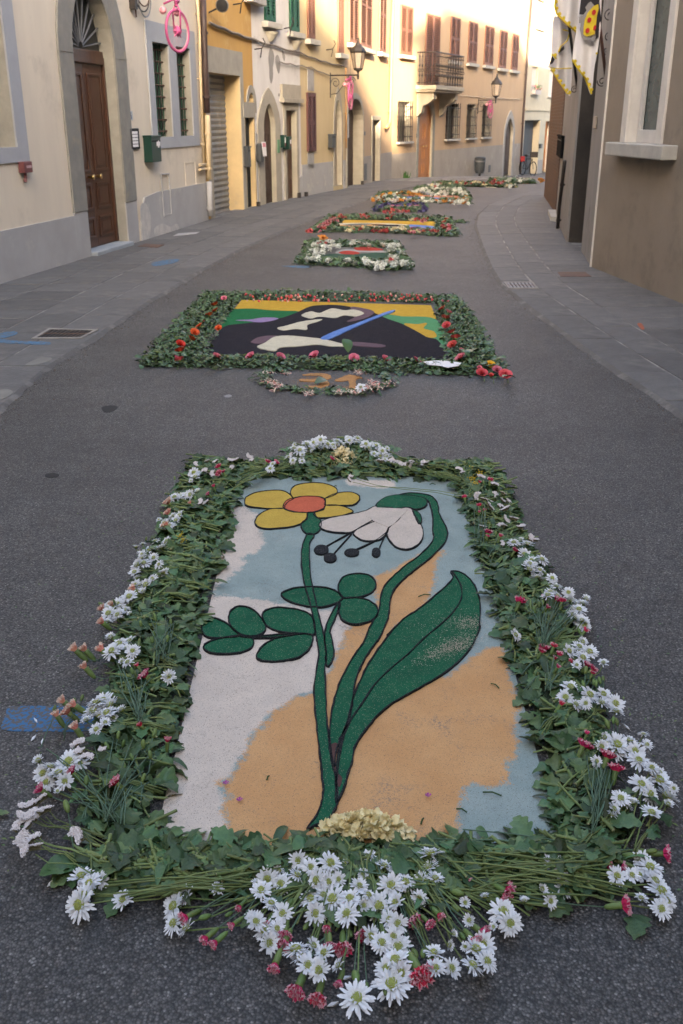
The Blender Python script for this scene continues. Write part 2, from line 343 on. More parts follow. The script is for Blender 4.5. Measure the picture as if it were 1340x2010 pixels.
def pave(parent, edge, wall, sgn, y0, y1, narrow):
    y_far = y1; cnt = 0
    def rows(y):
        wd = abs(wall(y) - edge(y)); r = [0, .34, .68] if narrow else [0, .40, .85]
        rest = wd - r[-1]
        k = max(1, round(rest / (1.1 if narrow else .8)))
        return r, k, rest
    _, K, _ = rows((y0 + 12) / 2)
    K = 1 if narrow else 2
    for j in range(2 + K):
        y = y0 - RS.rand() * .8
        while y < y1:
            ln = (RS.uniform(.75, 1.15) if j < 2 else RS.uniform(.38, .62)) * (1 if y < 14 else 1.5)
            ya, yb = y + .007, y + ln - .007; q = []
            for Y, side in ((ya, 0), (ya, 1), (yb, 1), (yb, 0)):
                r, _, rest = rows(Y); wd = abs(wall(Y) - edge(Y))
                bs = r + [r[-1] + max(.05, rest) * (i + 1) / K for i in range(K)]
                o = bs[j] + .010 if side == 0 else bs[j + 1] - .010
                q.append((edge(Y) + sgn * o, Y))
            z = .0215 + RS.uniform(-.002, .002); mb = MB()
            jit = [(x + RS.uniform(-.003, .003), Y + RS.uniform(-.003, .003)) for x, Y in q]
            ctr = Vector((sum(p[0] for p in q) / 4, sum(p[1] for p in q) / 4, gz(y)))
            lo = [(x, Y, gz(Y) - .01) for x, Y in jit]
            hi = [(x + (ctr.x - x) * .012, Y + (ctr.y - Y) * .012, gz(Y) + z) for x, Y in jit]
            md = [(x, Y, gz(Y) + z - .004) for x, Y in jit]
            mb.add(lo + md + hi, [(8, 9, 10, 11)] + [(i, (i + 1) % 4, 4 + (i + 1) % 4, 4 + i) for i in range(4)] + [(4 + i, 4 + (i + 1) % 4, 8 + (i + 1) % 4, 8 + i) for i in range(4)])
            mb.build('paving_stone', slab_mat, parent, org=ctr); cnt += 1
            y += ln
    return cnt
print('slabs', pave(pl, edge_l, wall_l, -1, 4.5, 31, False), pave(pr, edge_r, wall_r, 1, 3.5, 24.5, True))

# the worn lip where the paving meets the asphalt
for (nm, e_, s_, ys_) in (('l', edge_l, 1, yy), ('r', edge_r, -1, list(np.arange(-3, 26, .5)))):
    ys_ = list(np.arange(ys_[0], ys_[-1], .12)); mb = MB(); n = len(ys_)
    wob = [random.uniform(.012, .045) for _ in ys_]
    mb.add([(e_(y) - s_ * .012, y, gz(y) + .0215) for y in ys_] + [(e_(y) + s_ * .006, y, gz(y) + .015) for y in ys_] + [(e_(y) + s_ * w_, y, gz(y) + .0006) for y, w_ in zip(ys_, wob)],
           [(k * n + i, (k + 1) * n + i, (k + 1) * n + i + 1, k * n + i + 1) for k in range(2) for i in range(n - 1)])
    mb.build('kerb_lip', M('kerb_lip_cement', (.105, .10, .094), (.20, .19, .175), 5, rough=.85, bump=.8, bscale=60, lo=.5, hi=.72), pl if nm == 'l' else pr, smooth=True)
# ------------------------------------------------------------------ houses
def op(W, xl, xr, yt, yb=None, ym=None, v=0):
    ym = ym if ym is not None else ((yt + yb) / 2 if yb is not None else yt + 40)
    u0 = W.uz(xl, ym, v)[0]; u1 = W.uz(xr, ym, v)[0]; z1 = W.uz((xl + xr) / 2, yt, v)[1]
    z0 = W.uz((xl + xr) / 2, yb, v)[1] if yb is not None else -1.6
    return u0, u1, z0, z1
def rec(W, u, px, py):                                     # how deep a reveal runs, from where its far corner is seen
    best = (9, 0)
    for k in range(1, 120):
        v = k * .01; e = abs(W.uz(px, py, v)[0] - u)
        if e < best[0]: best = (e, v)
    return best[1]
def gnd(W, u): q = W.P(u, 0, 0); return gz(q.y)
def house(name, label, cat, W, H, depth, mat, holes, reveal=None, roof=True, rise=.22, over=.45):
    root = thing(name, label, cat, W.P(0, 0, gnd(W, W.L / 2)))
    mb = MB(W); L = W.L; zb = -2.2
    plate(mb, [(0, zb), (L, zb), (L, H), (0, H)], [(o, d, 1) for o, d in holes])
    P = W.P
    mb.add([P(0, 0, zb), P(0, depth, zb), P(0, depth, H), P(0, 0, H)], [(0, 1, 2, 3)])
    mb.add([P(L, 0, zb), P(L, depth, zb), P(L, depth, H), P(L, 0, H)], [(0, 1, 2, 3)])
    mb.add([P(0, depth, zb), P(L, depth, zb), P(L, depth, H), P(0, depth, H)], [(0, 1, 2, 3)])
    mb.add([P(0, 0, H), P(L, 0, H), P(L, depth, H), P(0, depth, H)], [(0, 1, 2, 3)])
    mb.build('wall', [mat, reveal or mat], root)
    if roof:
        r = MB(W); rh = depth * rise; o = over
        for s_ in (0, 1):
            a, b = ((-o, H + .02 - o * .2), (depth / 2, H + rh)) if s_ == 0 else ((depth + o, H + .02 - o * .2), (depth / 2, H + rh))
            r.hexa([P(-.05 + .05, a[0], a[1]), P(L, a[0], a[1]), P(L, b[0], b[1]), P(0, b[0], b[1]), P(0, a[0], a[1] + .14), P(L, a[0], a[1] + .14), P(L, b[0], b[1] + .14), P(0, b[0], b[1] + .14)])
        for k in (.004, L - .004):
            r.add([P(k, 0, H), P(k, depth, H), P(k, depth / 2, H + rh)], [(0, 1, 2)])
        r.build('roof', tile_roof, root)
    return root
def band(root, W, name, mat, segs, v0=-.018, v1=0.002):     # flat painted or stone panels (polygons in u,z)
    for p in segs: mb = MB(W); mb.prism(p, v0, v1); mb.build(name, mat, root)
def rectp(u0, u1, z0, z1): return [(u0, z0), (u0, z1), (u1, z1), (u1, z0)]
def sill(root, W, u0, u1, z, h=.09, pr=.14, mat=None, parent=None):
    mb = MB(W); mb.box(u0, u1, -pr, .0, z - h, z); return mb.build('sill', mat or sill_stone, parent or root, bevel=.012)
def shutters(root, W, u0, u1, z0, z1, mat, leaves=2, v=-.05, name='window', sillw=.12, sillh=.11, pr=.14, gap=.055):
    win = thing(name, None, None, W.P((u0 + u1) / 2, 0, z0)); win.parent = root; win.location = win.location - parent_world(root)
    wd = (u1 - u0) / leaves
    for k in range(leaves):
        a = u0 + wd * k + .006; b = a + wd - .012; mb = MB(W); f = .06
        mb.box(a, a + f, v, v + .045, z0, z1); mb.box(b - f, b, v, v + .045, z0, z1)
        zs = [z0, z0 + (z1 - z0) * .5 - .035, z1 - .07]
        for z in zs: mb.box(a + f, b - f, v + .002, v + .043, z, z + .07)
        z = z0 + .08
        while z < z1 - .08:
            mb.hexa([W.P(a + f, v - .002, z), W.P(b - f, v - .002, z), W.P(b - f, v + .036, z + .03), W.P(a + f, v + .036, z + .03),
                     W.P(a + f, v - .002, z + .012), W.P(b - f, v - .002, z + .012), W.P(b - f, v + .036, z + .042), W.P(a + f, v + .036, z + .042)])
            z += gap
        mb.build('shutter', mat, win)
    bk = MB(W); bk.box(u0, u1, .03, .05, z0, z1); bk.build('shade_board', wood_dark, win)
    if sillw is not None: sill(root, W, u0 - sillw, u1 + sillw, z0 - .03, sillh, pr, parent=win)
    return win
def grille(root, W, u0, u1, z0, z1, rec=.22, n=7, rows=4, v=-.07):
    win = thing('window', None, None, W.P((u0 + u1) / 2, 0, z0)); win.parent = root; win.location = win.location - parent_world(root)
    mb = MB(W)
    for i in range(n):
        u = u0 - .02 + (u1 - u0 + .04) * i / (n - 1); mb.tube([W.P(u, v, z0 - .02), W.P(u, v, z1 + .03)], .011, 5)
    for j in range(rows):
        z = z0 + (z1 - z0) * (j + .5) / rows; mb.box(u0 - .05, u1 + .05, v - .012, v + .012, z - .012, z + .012)
        mb.box(u0 - .05, u0 - .03, v, .0, z - .01, z + .01); mb.box(u1 + .03, u1 + .05, v, .0, z - .01, z + .01)
    mb.build('grille', iron, win)
    p = MB(W); p.box(u0, u1, rec, rec + .03, z0, z1); p.build('pane', glass_dark, win)
    fr = MB(W); fr.box((u0 + u1) / 2 - .03, (u0 + u1) / 2 + .03, rec - .03, rec - .002, z0, z1)
    for a, b in ((u0, u0 + .05), (u1 - .05, u1)): fr.box(a, b, rec - .03, rec - .002, z0, z1)
    fr.build('frame', wood_dark, win)
    sill(root, W, u0 - .1, u1 + .1, z0 + .0, .07, .12, parent=win)
    return win
def door_leaf(root, W, u0, u1, z0, z1, v, mat, panels, arch=None, top=None, handle=None, hu=None):
    d = thing('door', None, None, W.P((u0 + u1) / 2, v, z0)); d.parent = root; d.location = d.location - parent_world(root)
    mb = MB(W)
    if arch: mb.prism(arch, v, v + .05)
    else: mb.box(u0, u1, v, v + .05, z0, z1)
    mb.build('leaf', mat, d, bevel=.004)
    for (a, b, c, e) in panels:
        q = MB(W); x0 = u0 + (u1 - u0) * a; x1 = u0 + (u1 - u0) * b; y0 = z0 + (z1 - z0) * c; y1 = z0 + (z1 - z0) * e
        t = .035
        for bx in ((x0, x1, y0, y0 + t), (x0, x1, y1 - t, y1), (x0, x0 + t, y0 + t, y1 - t), (x1 - t, x1, y0 + t, y1 - t)): q.box(bx[0], bx[1], v - .016, v, bx[2], bx[3])
        q.box(x0 + .07, x1 - .07, v - .010, v, y0 + .07, y1 - .07)
        q.build('panel', mat, d, bevel=.005)
    if handle:
        for (hx, hz) in handle:
            q = MB(W); c = W.P(u0 + (u1 - u0) * hx, v - .06, hz); n = Vector((W.n.x, W.n.y, 0))
            q.tube([c + n * .06, c + n * .02, c, c - n * .015], .016, 8, r2=.036); q.build('handle', brass, d, smooth=True)
    return d
def stone_frame(root, W, inn, out, name='door_surround', mat=None, v0=-.03, closed=False):
    mb = MB(W); mb.ring(inn, out, v0, .004, closed); return mb.build(name, mat or stone, root, bevel=.008)

# ---- beige house, near left
dA1 = op(WA, 155, 234, 60, None, 266); zsA = WA.uz(138, 102)[1]; uA0, uA1 = dA1[0], dA1[1]
apex = zsA + (uA1 - uA0) * .62
inA = outline(uA0, uA1, -1.6, apex, zsA, 14); wA = .40
_, _, z0L, _ = op(WA, 10, 31, 0, 289, 289); uL1 = WA.uz(31, 288)[0]
h1 = op(WA, 302, 333, 84, 269); h2 = op(WA, 348, 374.5, 101, 267.5)
frm = op(WA, 289, 388, 52, 289); frm = (WA.uz(290, 160)[0], WA.uz(385, 180)[0], WA.uz(345, 289)[1], WA.uz(345, 54)[1])
zt = WA.uz(330, 88)[1]
h1 = (h1[0], h1[1], h1[2], zt); h2 = (h2[0], h2[1], h1[2], zt)
vA = rec(WA, uA1, 213, 266); vh = rec(WA, h1[1], 319, 180)
hA = house('beige_house', 'beige plastered house with grey base, tall arched brown door, nearest on the left', 'house', WA, 8.6, 9, beige,
    [(inA, vA + .05), (rectp(uL1 - 1.15, uL1, z0L, z0L + 2.0), .22), (rectp(h1[0], h1[1], h1[2], h1[3]), vh + .05), (rectp(h2[0], h2[1], h2[2], h2[3]), vh + .05)], M('jamb_stone', (.33, .31, .26), (.26, .245, .21), 5, bump=.4, bscale=60))
outA = outline(uA0 - wA, uA1 + wA, .6, apex + .42, zsA, 14)
inA_ = outline(uA0, uA1, .6, apex, zsA, 14)
stone_frame(hA, WA, inA_, outA)
for a, b in ((uA0 - wA, uA0), (uA1, uA1 + wA)): jn = MB(WA); jn.box(a - .005, b + .0, -.036, -.028, zsA - .006, zsA + .006); jn.build('stone_joint', stone, hA)
zp = WA.uz(60, 441)[1]; 
print('A door', uA1 - uA0, zsA, apex, 'plinth', zp, 'win', h1, frm, z0L)
up = WA.uz(262, 400)[0]
for seg in (rectp(0, uA0 - wA, -.4, zp), rectp(uA0 - wA + .002, uA0 - .002, -.4, .60), rectp(uA1 + .002, uA1 + wA, -.4, .60),
     [(uA1 + wA + .12, -.4), (uA1 + wA + .10, .28), (uA1 + wA + .32, .62), (uA1 + wA + .9, .66), (WA.L - .01, .66), (WA.L - .01, -.4)]): band(hA, WA, 'plinth', plinth_grey, [seg])
st = MB(WA); st.box(uA0 + .01, uA1 - .01, -.10, vA + .06, -.1, .07); st.build('doorstep', M('step_stone', (.30, .33, .35), (.25, .28, .30), 6), hA, bevel=.01)
# double door with panels, transom and sunburst fanlight
tz = WA.uz(160, 120)[1]; mid = (uA0 + uA1) / 2; dv = vA
for k, (a, b) in enumerate(((uA0 + .05, mid - .004), (mid + .004, uA1 - .05))):
    door_leaf(hA, WA, a, b, .075, tz, dv, wood_door, [(.14, .86, .05, .17), (.14, .86, .21, .36), (.14, .86, .42, .95)], handle=[(.2 if k else .8, .98)])
fl = MB(WA); fl.box(uA0, uA0 + .05, dv - .03, dv + .06, .075, zsA); fl.box(uA1 - .05, uA1, dv - .03, dv + .06, .075, zsA); fl.box(uA0 + .05, uA1 - .05, dv - .04, dv + .06, tz, tz + .16); fl.build('door_frame', wood_door, hA, bevel=.006)
fan = thing('fanlight', None, None, WA.P(mid, dv, tz + .16)); fan.parent = hA; fan.location -= parent_world(hA)
fo = outline(uA0, uA1, tz + .16, apex, max(zsA, tz + .18), 14); q = MB(WA); q.prism(fo, dv + .03, dv + .05); q.build('pane', glass_dark, fan)
for i in range(11):
    t = math.pi * (i + .5) / 11; q = MB(WA); r1 = min((uA1 - uA0) * .47, 9) * (1 + .2 * math.sin(t))
    q.tube([WA.P(mid - .07 * math.cos(t), dv, tz + .18 + .07 * math.sin(t)), WA.P(mid - r1 * math.cos(t), dv, tz + .18 + r1 * math.sin(t))], .009, 5, r2=.016); q.build('ray_bar', metal_grey, fan)
# left window and double window
def set_child(o, root): o.parent = root; o.location = o.location - parent_world(root); return o
wn = set_child(thing('window', None, None, WA.P(uL1 - .5, 0, z0L)), hA)
uo = WA.uz(48, 250)[0]; zo = WA.uz(40, 318)[1]
q = MB(WA); q.ring(rectp(uL1 - 1.15, uL1, z0L, z0L + 2.0), rectp(uL1 - 1.15 - .2, uo, zo, z0L + 2.25), -.02, .003, True); q.build('window_surround', frame_grey, wn)
q = MB(WA); q.box(uL1 - 1.15, uL1, .2, .22, z0L, z0L + 2); q.build('pane', M('dusty_window_board', (.36, .33, .26), (.32, .29, .23), 3), wn)
wn = set_child(thing('window', None, None, WA.P((h1[0] + h2[1]) / 2, 0, h1[2])), hA)
q = MB(WA)
um = (h1[1] + h2[0]) / 2
for a, b, c, d in ((frm[0], frm[1], h1[3], frm[3]), (frm[0], frm[1], frm[2], h1[2]), (frm[0], h1[0], h1[2], h1[3]), (h1[1], h2[0], h1[2], h1[3]), (h2[1], frm[1], h1[2], h1[3])):
    q.box(a, b, -.02, .003, c, d)
q.build('window_surround', frame_grey, wn)
for hh in (h1, h2):
    q = MB(WA); q.box(hh[0], hh[1], vh + .03, vh + .05, hh[2], hh[3]); q.build('pane', glass_dark, wn)
    g = MB(WA); 
    for k in range(8):
        z = hh[2] + (hh[3] - hh[2]) * (k + .5) / 8; g.tube([WA.P(hh[0] + .0, vh - .03, z), WA.P(hh[1], vh - .03, z)], .012, 5, mi=1)
    g.box(hh[0] + .004, hh[0] + .03, .04, vh, hh[2] + .01, hh[3] - .01)
    for k in range(5): u = hh[0] + .02 + (hh[1] - hh[0]) * (k + .5) / 5; g.tube([WA.P(u, vh - .01, hh[2]), WA.P(u, vh - .01, hh[3])], .010, 5)
    g.build('grille', [green_paint, rust], wn)
# hatches and pipes let into the wall
for (xl, xr, yt, yb) in ((363, 384, 318, 372), (316, 332, 340, 424)):
    a = op(WA, xl, xr, yt, yb); q = MB(WA); q.ring(rectp(a[0] + .015, a[1] - .015, a[2] + .015, a[3] - .015), rectp(*a), -.008 - (.02 if yb > 400 else 0), .003, True); q.build('hatch', beige if yb < 400 else plinth_grey, hA)

black_door = M('dark_green_black_door', (.022, .024, .022), (.03, .03, .028), 5)
# ---- ochre house with garage
gB = op(WB, 414.5, 474, 146, None, 280); nB = op(WB, 482.5, 499, 231, None, 320); nich = (WB.uz(486.5, 205)[0], WB.uz(497.5, 205)[0], WB.uz(492, 222)[1], WB.uz(491, 182)[1])
zz = nich[3] - (nich[1] - nich[0]) * .5
vG = rec(WB, gB[1], 446, 280); vN = rec(WB, nB[1], 490.8, 320)
hB = house('ochre_house', 'ochre yellow house with a wide grey roller shutter garage and a small arched niche', 'house', WB, 8.4, 9, ochre,
    [(rectp(*gB), vG + .06), (rectp(*nB), vN + .05), (outline(nich[0], nich[1], nich[2], nich[3], zz, 8), .25)], ochre_pale)
q = MB(WB); q.ring(rectp(gB[0], gB[1], -1, gB[3])[0:4], rectp(max(.02, gB[0] - .22), gB[1] + .2, -1, gB[3] + .42), -.015, .003); q.build('garage_surround', stone_pale, hB)
q = MB(WB); zz2 = WB.uz(474, 300)[1]
q.box(gB[1] + .202, nB[0] - .002, -.012, .003, -1, nB[3]); q.build('lower_render', ochre_pale, hB)
q = MB(WB); q.box(nB[1] + .002, WB.L - .005, -.012, .003, -1, nB[3]); q.build('lower_render', ochre_pale, hB)
q = MB(WB); q.box(nB[0] - .12, WB.L - .005, -.03, .003, nB[3] + .003, nB[3] + .28); q.build('lintel', stone_pale, hB)
q = MB(WB); q.ring(outline(nich[0], nich[1], nich[2], nich[3], zz, 8), outline(nich[0] - .14, nich[1] + .14, nich[2], nich[3] + .14, zz, 8), -.02, .003); q.build('niche_surround', stone_pale, hB)
q = MB(WB); q.prism(outline(nich[0], nich[1], nich[2], nich[3], zz, 8), .22, .25); q.build('niche_back', ochre_pale, hB)
sh = set_child(thing('roller_shutter', None, None, WB.P((gB[0] + gB[1]) / 2, .6, 0)), hB)
z = -.05
while z < gB[3] + .1:
    q = MB(WB); P = WB.P; a, b = gB[0] + .01, gB[1] - .01
    q.hexa([P(a, vG + .02, z), P(b, vG + .02, z), P(b, vG + .06, z), P(a, vG + .06, z), P(a, vG, z + .05), P(b, vG, z + .05), P(b, vG + .06, z + .05), P(a, vG + .06, z + .05)])
    q.hexa([P(a, vG, z + .052), P(b, vG, z + .052), P(b, vG + .06, z + .052), P(a, vG + .06, z + .052), P(a, vG + .02, z + .1), P(b, vG + .02, z + .1), P(b, vG + .06, z + .1), P(a, vG + .06, z + .1)])
    q.build('slat', roll_mat, sh); z += .104
door_leaf(hB, WB, nB[0], nB[1], -.1, nB[3], vN, black_door, [(.15, .85, .08, .4), (.15, .85, .48, .94)])
# small sill high up at the top edge of the view
a = op(WB, 476, 504, -60, 6); sill(hB, WB, a[0], a[1] - .02, a[2] + .1, .12, .2)

# ---- white house
arC = op(WC, 517, 538.5, 203, None, 300); zsC = WC.uz(528, 245)[1]; dC = op(WC, 561, 580.5, 217, None, 300); sC = op(WC, 564.6, 576, 166, 197)
inC = outline(arC[0], arC[1], -1.6, arC[3], zsC, 12, .25)
vC = rec(WC, arC[1], 531.5, 290); vD = rec(WC, dC[1], 572.3, 290); vS = rec(WC, sC[1], 570, 180)
hC = house('white_house', 'narrow white plastered house with green shutters, pointed stone arch door and peeling grey base', 'house', WC, 8.9, 9, white_wall,
    [(inC, vC + .05), (rectp(*dC), vD + .05), (rectp(*sC), vS + .03)], stone_pale)
outC = outline(arC[0] - .33, arC[1] + .33, -1.6, WC.uz(528, 172)[1], zsC, 12, .5)
stone_frame(hC, WC, inC, outC, mat=stone_pale)
stone_frame(hC, WC, rectp(*dC), rectp(dC[0] - .14, dC[1] + .14, -1.6, dC[3] + .14), mat=stone_pale)
q = MB(WC); q.box(dC[0] - .3, dC[1] + .3, -.10, .003, dC[3] + .16, dC[3] + .24); q.box(dC[0] - .26, dC[1] + .26, -.05, .003, dC[3] + .245, dC[3] + .52); q.build('cornice', stone_pale, hC)
door_leaf(hC, WC, arC[0], arC[1], 0, zsC, vC, wood_dark, [(.1, .46, .06, .2), (.54, .9, .06, .2), (.1, .46, .26, .9), (.54, .9, .26, .9)], arch=outline(arC[0], arC[1], 0, arC[3], zsC, 12, .25))
door_leaf(hC, WC, dC[0], dC[1], 0, dC[3], vD, wood_door, [(.12, .88, .05, .25), (.12, .88, .32, .6), (.12, .88, .66, .95)], handle=[(.15, 1.0)])
q = MB(WC); q.box(sC[0], sC[1], vS, vS + .03, sC[2], sC[3]); q.build('pane', glass_dark, hC)
for (xl, xr, yb, s0, s1) in ((517, 537, 41, 510, 542), (566.5, 584, 61, 563, 588)):
    a = op(WC, xl, xr, yb - 60, yb, yb - 20); shutters(hC, WC, a[0], a[1], a[2], a[2] + 1.7, green_paint, 2)
zc = WC.uz(550, 345)[1]
band(hC, WC, 'plinth', plinth_grey, [[(0.01, -.8), (.01, zc + .9), (.28, zc + .8), (arC[0] - .36, zc + .75), (arC[0] - .36, -.8)],
    [(arC[1] + .5, -.8), (arC[1] + .48, zc + .1), (arC[1] + .7, zc + .35), (dC[0] - .17, zc + .32), (dC[0] - .17, -.8)], [(dC[1] + .16, -.8), (dC[1] + .16, zc - .1), (WC.L - .01, zc - .05), (WC.L - .01, -.8)]])

pk = M('bare_render_patch', (.30, .285, .27), (.24, .23, .22), 6, bump=.6)
c2r = lambda x, y: (380 + x / 3.941, y / 3.941)
for pts in ([(590, 370), (612, 395), (622, 450), (612, 520), (612, 600), (598, 648), (585, 600), (582, 520), (575, 450)], [(632, 440), (650, 425), (668, 480), (665, 545), (655, 570), (640, 530), (630, 480)], [(680, 390), (694, 400), (706, 440), (700, 475), (686, 440)], [(670, 690), (684, 700), (680, 720), (668, 715)], [(656, 720), (664, 730), (660, 748), (652, 738)], [(800, 940), (808, 960), (806, 1010), (796, 1000), (796, 960)]):
    band(hC, WC, 'bare_patch', pk, [smooth_poly([WC.uz(*c2r(*p)) for p in pts], True, 3)], -.004, .002)
lime = M('lime_stain', (.50, .48, .45), (.38, .37, .36), 9, bump=.5)
c1r = lambda x, y: (x / 3.19, y / 3.19)
for pts in ([(870, 1290), (900, 1270), (930, 1330), (935, 1420), (920, 1500), (885, 1515), (880, 1440), (872, 1380)], [(960, 1430), (1010, 1400), (1060, 1420), (1100, 1400), (1110, 1440), (1030, 1465), (970, 1480)]):
    band(hA, WA, 'lime_stain', lime, [smooth_poly([WA.uz(*c1r(*p)) for p in pts], True, 3)], -.0205, -.0185)
# ---- pale yellow house
shD = op(WD, 600.5, 617, 182, 297); niD = op(WD, 656, 669.5, 195, 366, 280); zsD = WD.uz(662, 238)[1]
niO = outline(niD[0], niD[1], gnd(WD, niD[0]) + .12, niD[3], zsD, 10, .2)
hD = house('pale_yellow_house', 'pale yellow house with dark red ground floor shutter and a blind arched doorway', 'house', WD, 9.3, 9, yellow_wall, [(niO, .14)], stone_pale)
q = MB(WD); q.prism(niO, .12, .15); q.build('niche_back', M('bare_render', (.33, .28, .22), (.28, .24, .19), 3, c3=(.50, .40, .28), s3=2), hD)
stone_frame(hD, WD, niO, outline(niD[0] - .1, niD[1] + .1, niO[0][1], niD[3] + .3, zsD, 10, .45), mat=stone_pale, v0=-.02)
shutters(hD, WD, *shD, maroon_paint, 2, sillw=None)
band(hD, WD, 'stone_block', M('grey_stone_block', (.33, .32, .31)), [rectp(shD[0] + .1, shD[1] - .05, shD[3] + .04, shD[3] + .5), rectp(shD[0] + .05, shD[1] - .1, shD[2] - .38, shD[2] - .03)])
for (xl, xr, yb) in ((601.5, 615, 75), (661, 672, 103)):
    a = op(WD, xl, xr, yb - 60, yb, yb - 20); shutters(hD, WD, a[0], a[1], a[2], a[2] + 1.9, brown_paint, 2)
zd = WD.uz(615, 321)[1]
band(hD, WD, 'plinth', plinth_grey, [rectp(.01, niD[0] - .14, -1.5, zd), rectp(niD[1] + .13, WD.L - .01, -1.5, zd)])

# ---- long peach house, two straight fronts
aE = op(WE1, 680.5, 710.5, 194, None, 290); zsE = WE1.uz(695, 236)[1]; dE1 = op(WE1, 729.5, 744, 236, None, 300)
inE = outline(aE[0], aE[1], -1.6, aE[3], zsE, 12)
vE = rec(WE1, aE[1], 692.8, 290); vF = rec(WE1, dE1[1], 736, 300)
hE = house('peach_house', 'peach plastered house with a deep arched door, right beside the pale yellow house', 'house', WE1, 9.8, 9, peach, [(inE, vE + .05), (rectp(*dE1), vF + .05)], stone_pale)
stone_frame(hE, WE1, inE, outline(aE[0] - .12, aE[1] + .12, -1.6, aE[3] + .15, zsE, 12), mat=stone_pale)
stone_frame(hE, WE1, rectp(*dE1), rectp(dE1[0] - .1, dE1[1] + .1, -1.6, dE1[3] + .12), mat=stone_pale)
for k in range(2):
    m_ = (aE[0] + aE[1]) / 2; a, b = (aE[0], m_ - .005) if k == 0 else (m_ + .005, aE[1])
    o = outline(aE[0], aE[1], -.5, aE[3], zsE, 24); o = [p for p in o if (p[0] <= m_ if k == 0 else p[0] >= m_)]
    o = (o + [(m_ - .003, aE[3] - .001), (m_ - .003, -.5)]) if k == 0 else ([(m_ + .003, -.5), (m_ + .003, aE[3] - .001)] + o)
    gE = gnd(WE1, m_)
    door_leaf(hE, WE1, a, b, gE, zsE, vE, wood_dark, [(.1, .9, .05, .2), (.1, .9, .24, .45), (.1, .9, .50, .95)], arch=o)
q = MB(WE1); gE = gnd(WE1, aE[0] + .8); u_ = aE[0] + (aE[1] - aE[0]) * .45; q.box(u_ + .12, u_ + .42, vE - .03, vE - .02, gE + 1.25, gE + 1.85); q.build('notice', paper, hE)
door_leaf(hE, WE1, dE1[0], dE1[1], -.6, dE1[3], vF, wood_dark, [(.15, .85, .2, .5), (.15, .85, .56, .95)])
for (xl, xr, yb) in ((683, 700, 84), (705, 727, 93), (742.5, 755, 102)):
    a = op(WE1, xl, xr, yb - 60, yb, yb - 25); shutters(hE, WE1, a[0], a[1], a[2], a[2] + (2.0 if yb < 100 else 1.95), brown_paint, 2)
zE = WE1.uz(750, 301)[1]
band(hE, WE1, 'plinth', plinth_warm, [rectp(.01, aE[0] - .14, -1.8, zE), rectp(aE[1] + .14, dE1[0] - .12, -1.8, zE), rectp(dE1[1] + .12, WE1.L, -1.8, zE)])
W2 = WE2
gr = [op(W2, 780, 805, 203, 276), op(W2, 874.5, 898.5, 203, 273), op(W2, 915.5, 932, 204, 270.5), op(W2, 945.8, 961, 205, 270.5)]
dD = op(W2, 820.5, 847, 199, None, 290); zsW = W2.uz(834, 238)[1]; dF = op(W2, 989, 1004, 232, None, 300); zsF = W2.uz(997, 262)[1]
inW = outline(dD[0], dD[1], -2, dD[3], zsW, 12); inF = outline(dF[0], dF[1], -2.1, dF[3], zsF, 12, .2)
zg = sum(g[2] for g in gr) / 4; zG = sum(g[3] for g in gr) / 4
gr = [(g[0], g[1], zg, zG) for g in gr]
print('E2', W2.L, 'grille', gr, 'doorW', dD, 'door far', dF)
vW = rec(W2, dD[1], 843.5, 290); vX = rec(W2, dF[1], 999.5, 300)
hW = house('long_peach_house', 'long sunlit peach house with a balcony, barred ground floor windows and orange wooden door', 'house', W2, 10.2, 9, peach, [(rectp(*g), .25) for g in gr] + [(inW, vW + .05), (inF, vX + .05)], stone_pale)
for g in gr: grille(hW, W2, *g)
stone_frame(hW, W2, inW, outline(dD[0] - .22, dD[1] + .22, -2, dD[3] + .3, zsW, 12), mat=stone)
stone_frame(hW, W2, inF, outline(dF[0] - .28, dF[1] + .28, -2, W2.uz(997, 216)[1], zsF, 12, .35), mat=M('grey_stone_arch', (.36, .34, .31)))
for k in range(2):
    m_ = (dD[0] + dD[1]) / 2; a, b = (dD[0], m_ - .005) if k == 0 else (m_ + .005, dD[1])
    o = outline(dD[0], dD[1], -.9, dD[3], zsW, 24); o = [p for p in o if (p[0] <= m_ if k == 0 else p[0] >= m_)]
    o = (o + [(m_ - .003, dD[3] - .001), (m_ - .003, -.9)]) if k == 0 else ([(m_ + .003, -.9), (m_ + .003, dD[3] - .001)] + o)
    gW = gnd(W2, m_)
    door_leaf(hW, W2, a, b, gW, zsW, vW, wood_orange, [(.12, .88, .06, .26), (.12, .88, .32, .62), (.12, .88, .68, .97)], arch=o, handle=[(.8 if k == 0 else .2, gW + 1.05)])
door_leaf(hW, W2, dF[0], dF[1], gnd(W2, dF[0]), zsF, vX, wood_dark, [(.1, .46, .06, .4), (.54, .9, .06, .4), (.1, .46, .46, .95), (.54, .9, .46, .95)], arch=outline(dF[0], dF[1], gnd(W2, dF[0]), dF[3], zsF, 12, .2))
ups = [op(W2, 784.5, 808, 12, 107), op(W2, 882.8, 901, 34, 118.5), op(W2, 918, 935, 43, 123.5), op(W2, 950, 967, 51, 128), op(W2, 979, 993, 59.5, 133.5), op(W2, 1003.7, 1015.5, 67, 137.5)]
zu0 = sum(u[2] for u in ups) / 6; zu1 = sum(u[3] for u in ups) / 6
print('upper z', [(round(u[2], 2), round(u[3], 2)) for u in ups])
for u in ups: shutters(hW, W2, u[0], u[1], u[2], u[3], brown_paint, 2)
bd = op(W2, 833.5, 861, 29, 168); shutters(hW, W2, bd[0], bd[1], bd[2] - .1, bd[3], brown_paint, 2, sillw=None)
zW = W2.uz(870, 294)[1]
gp = .23
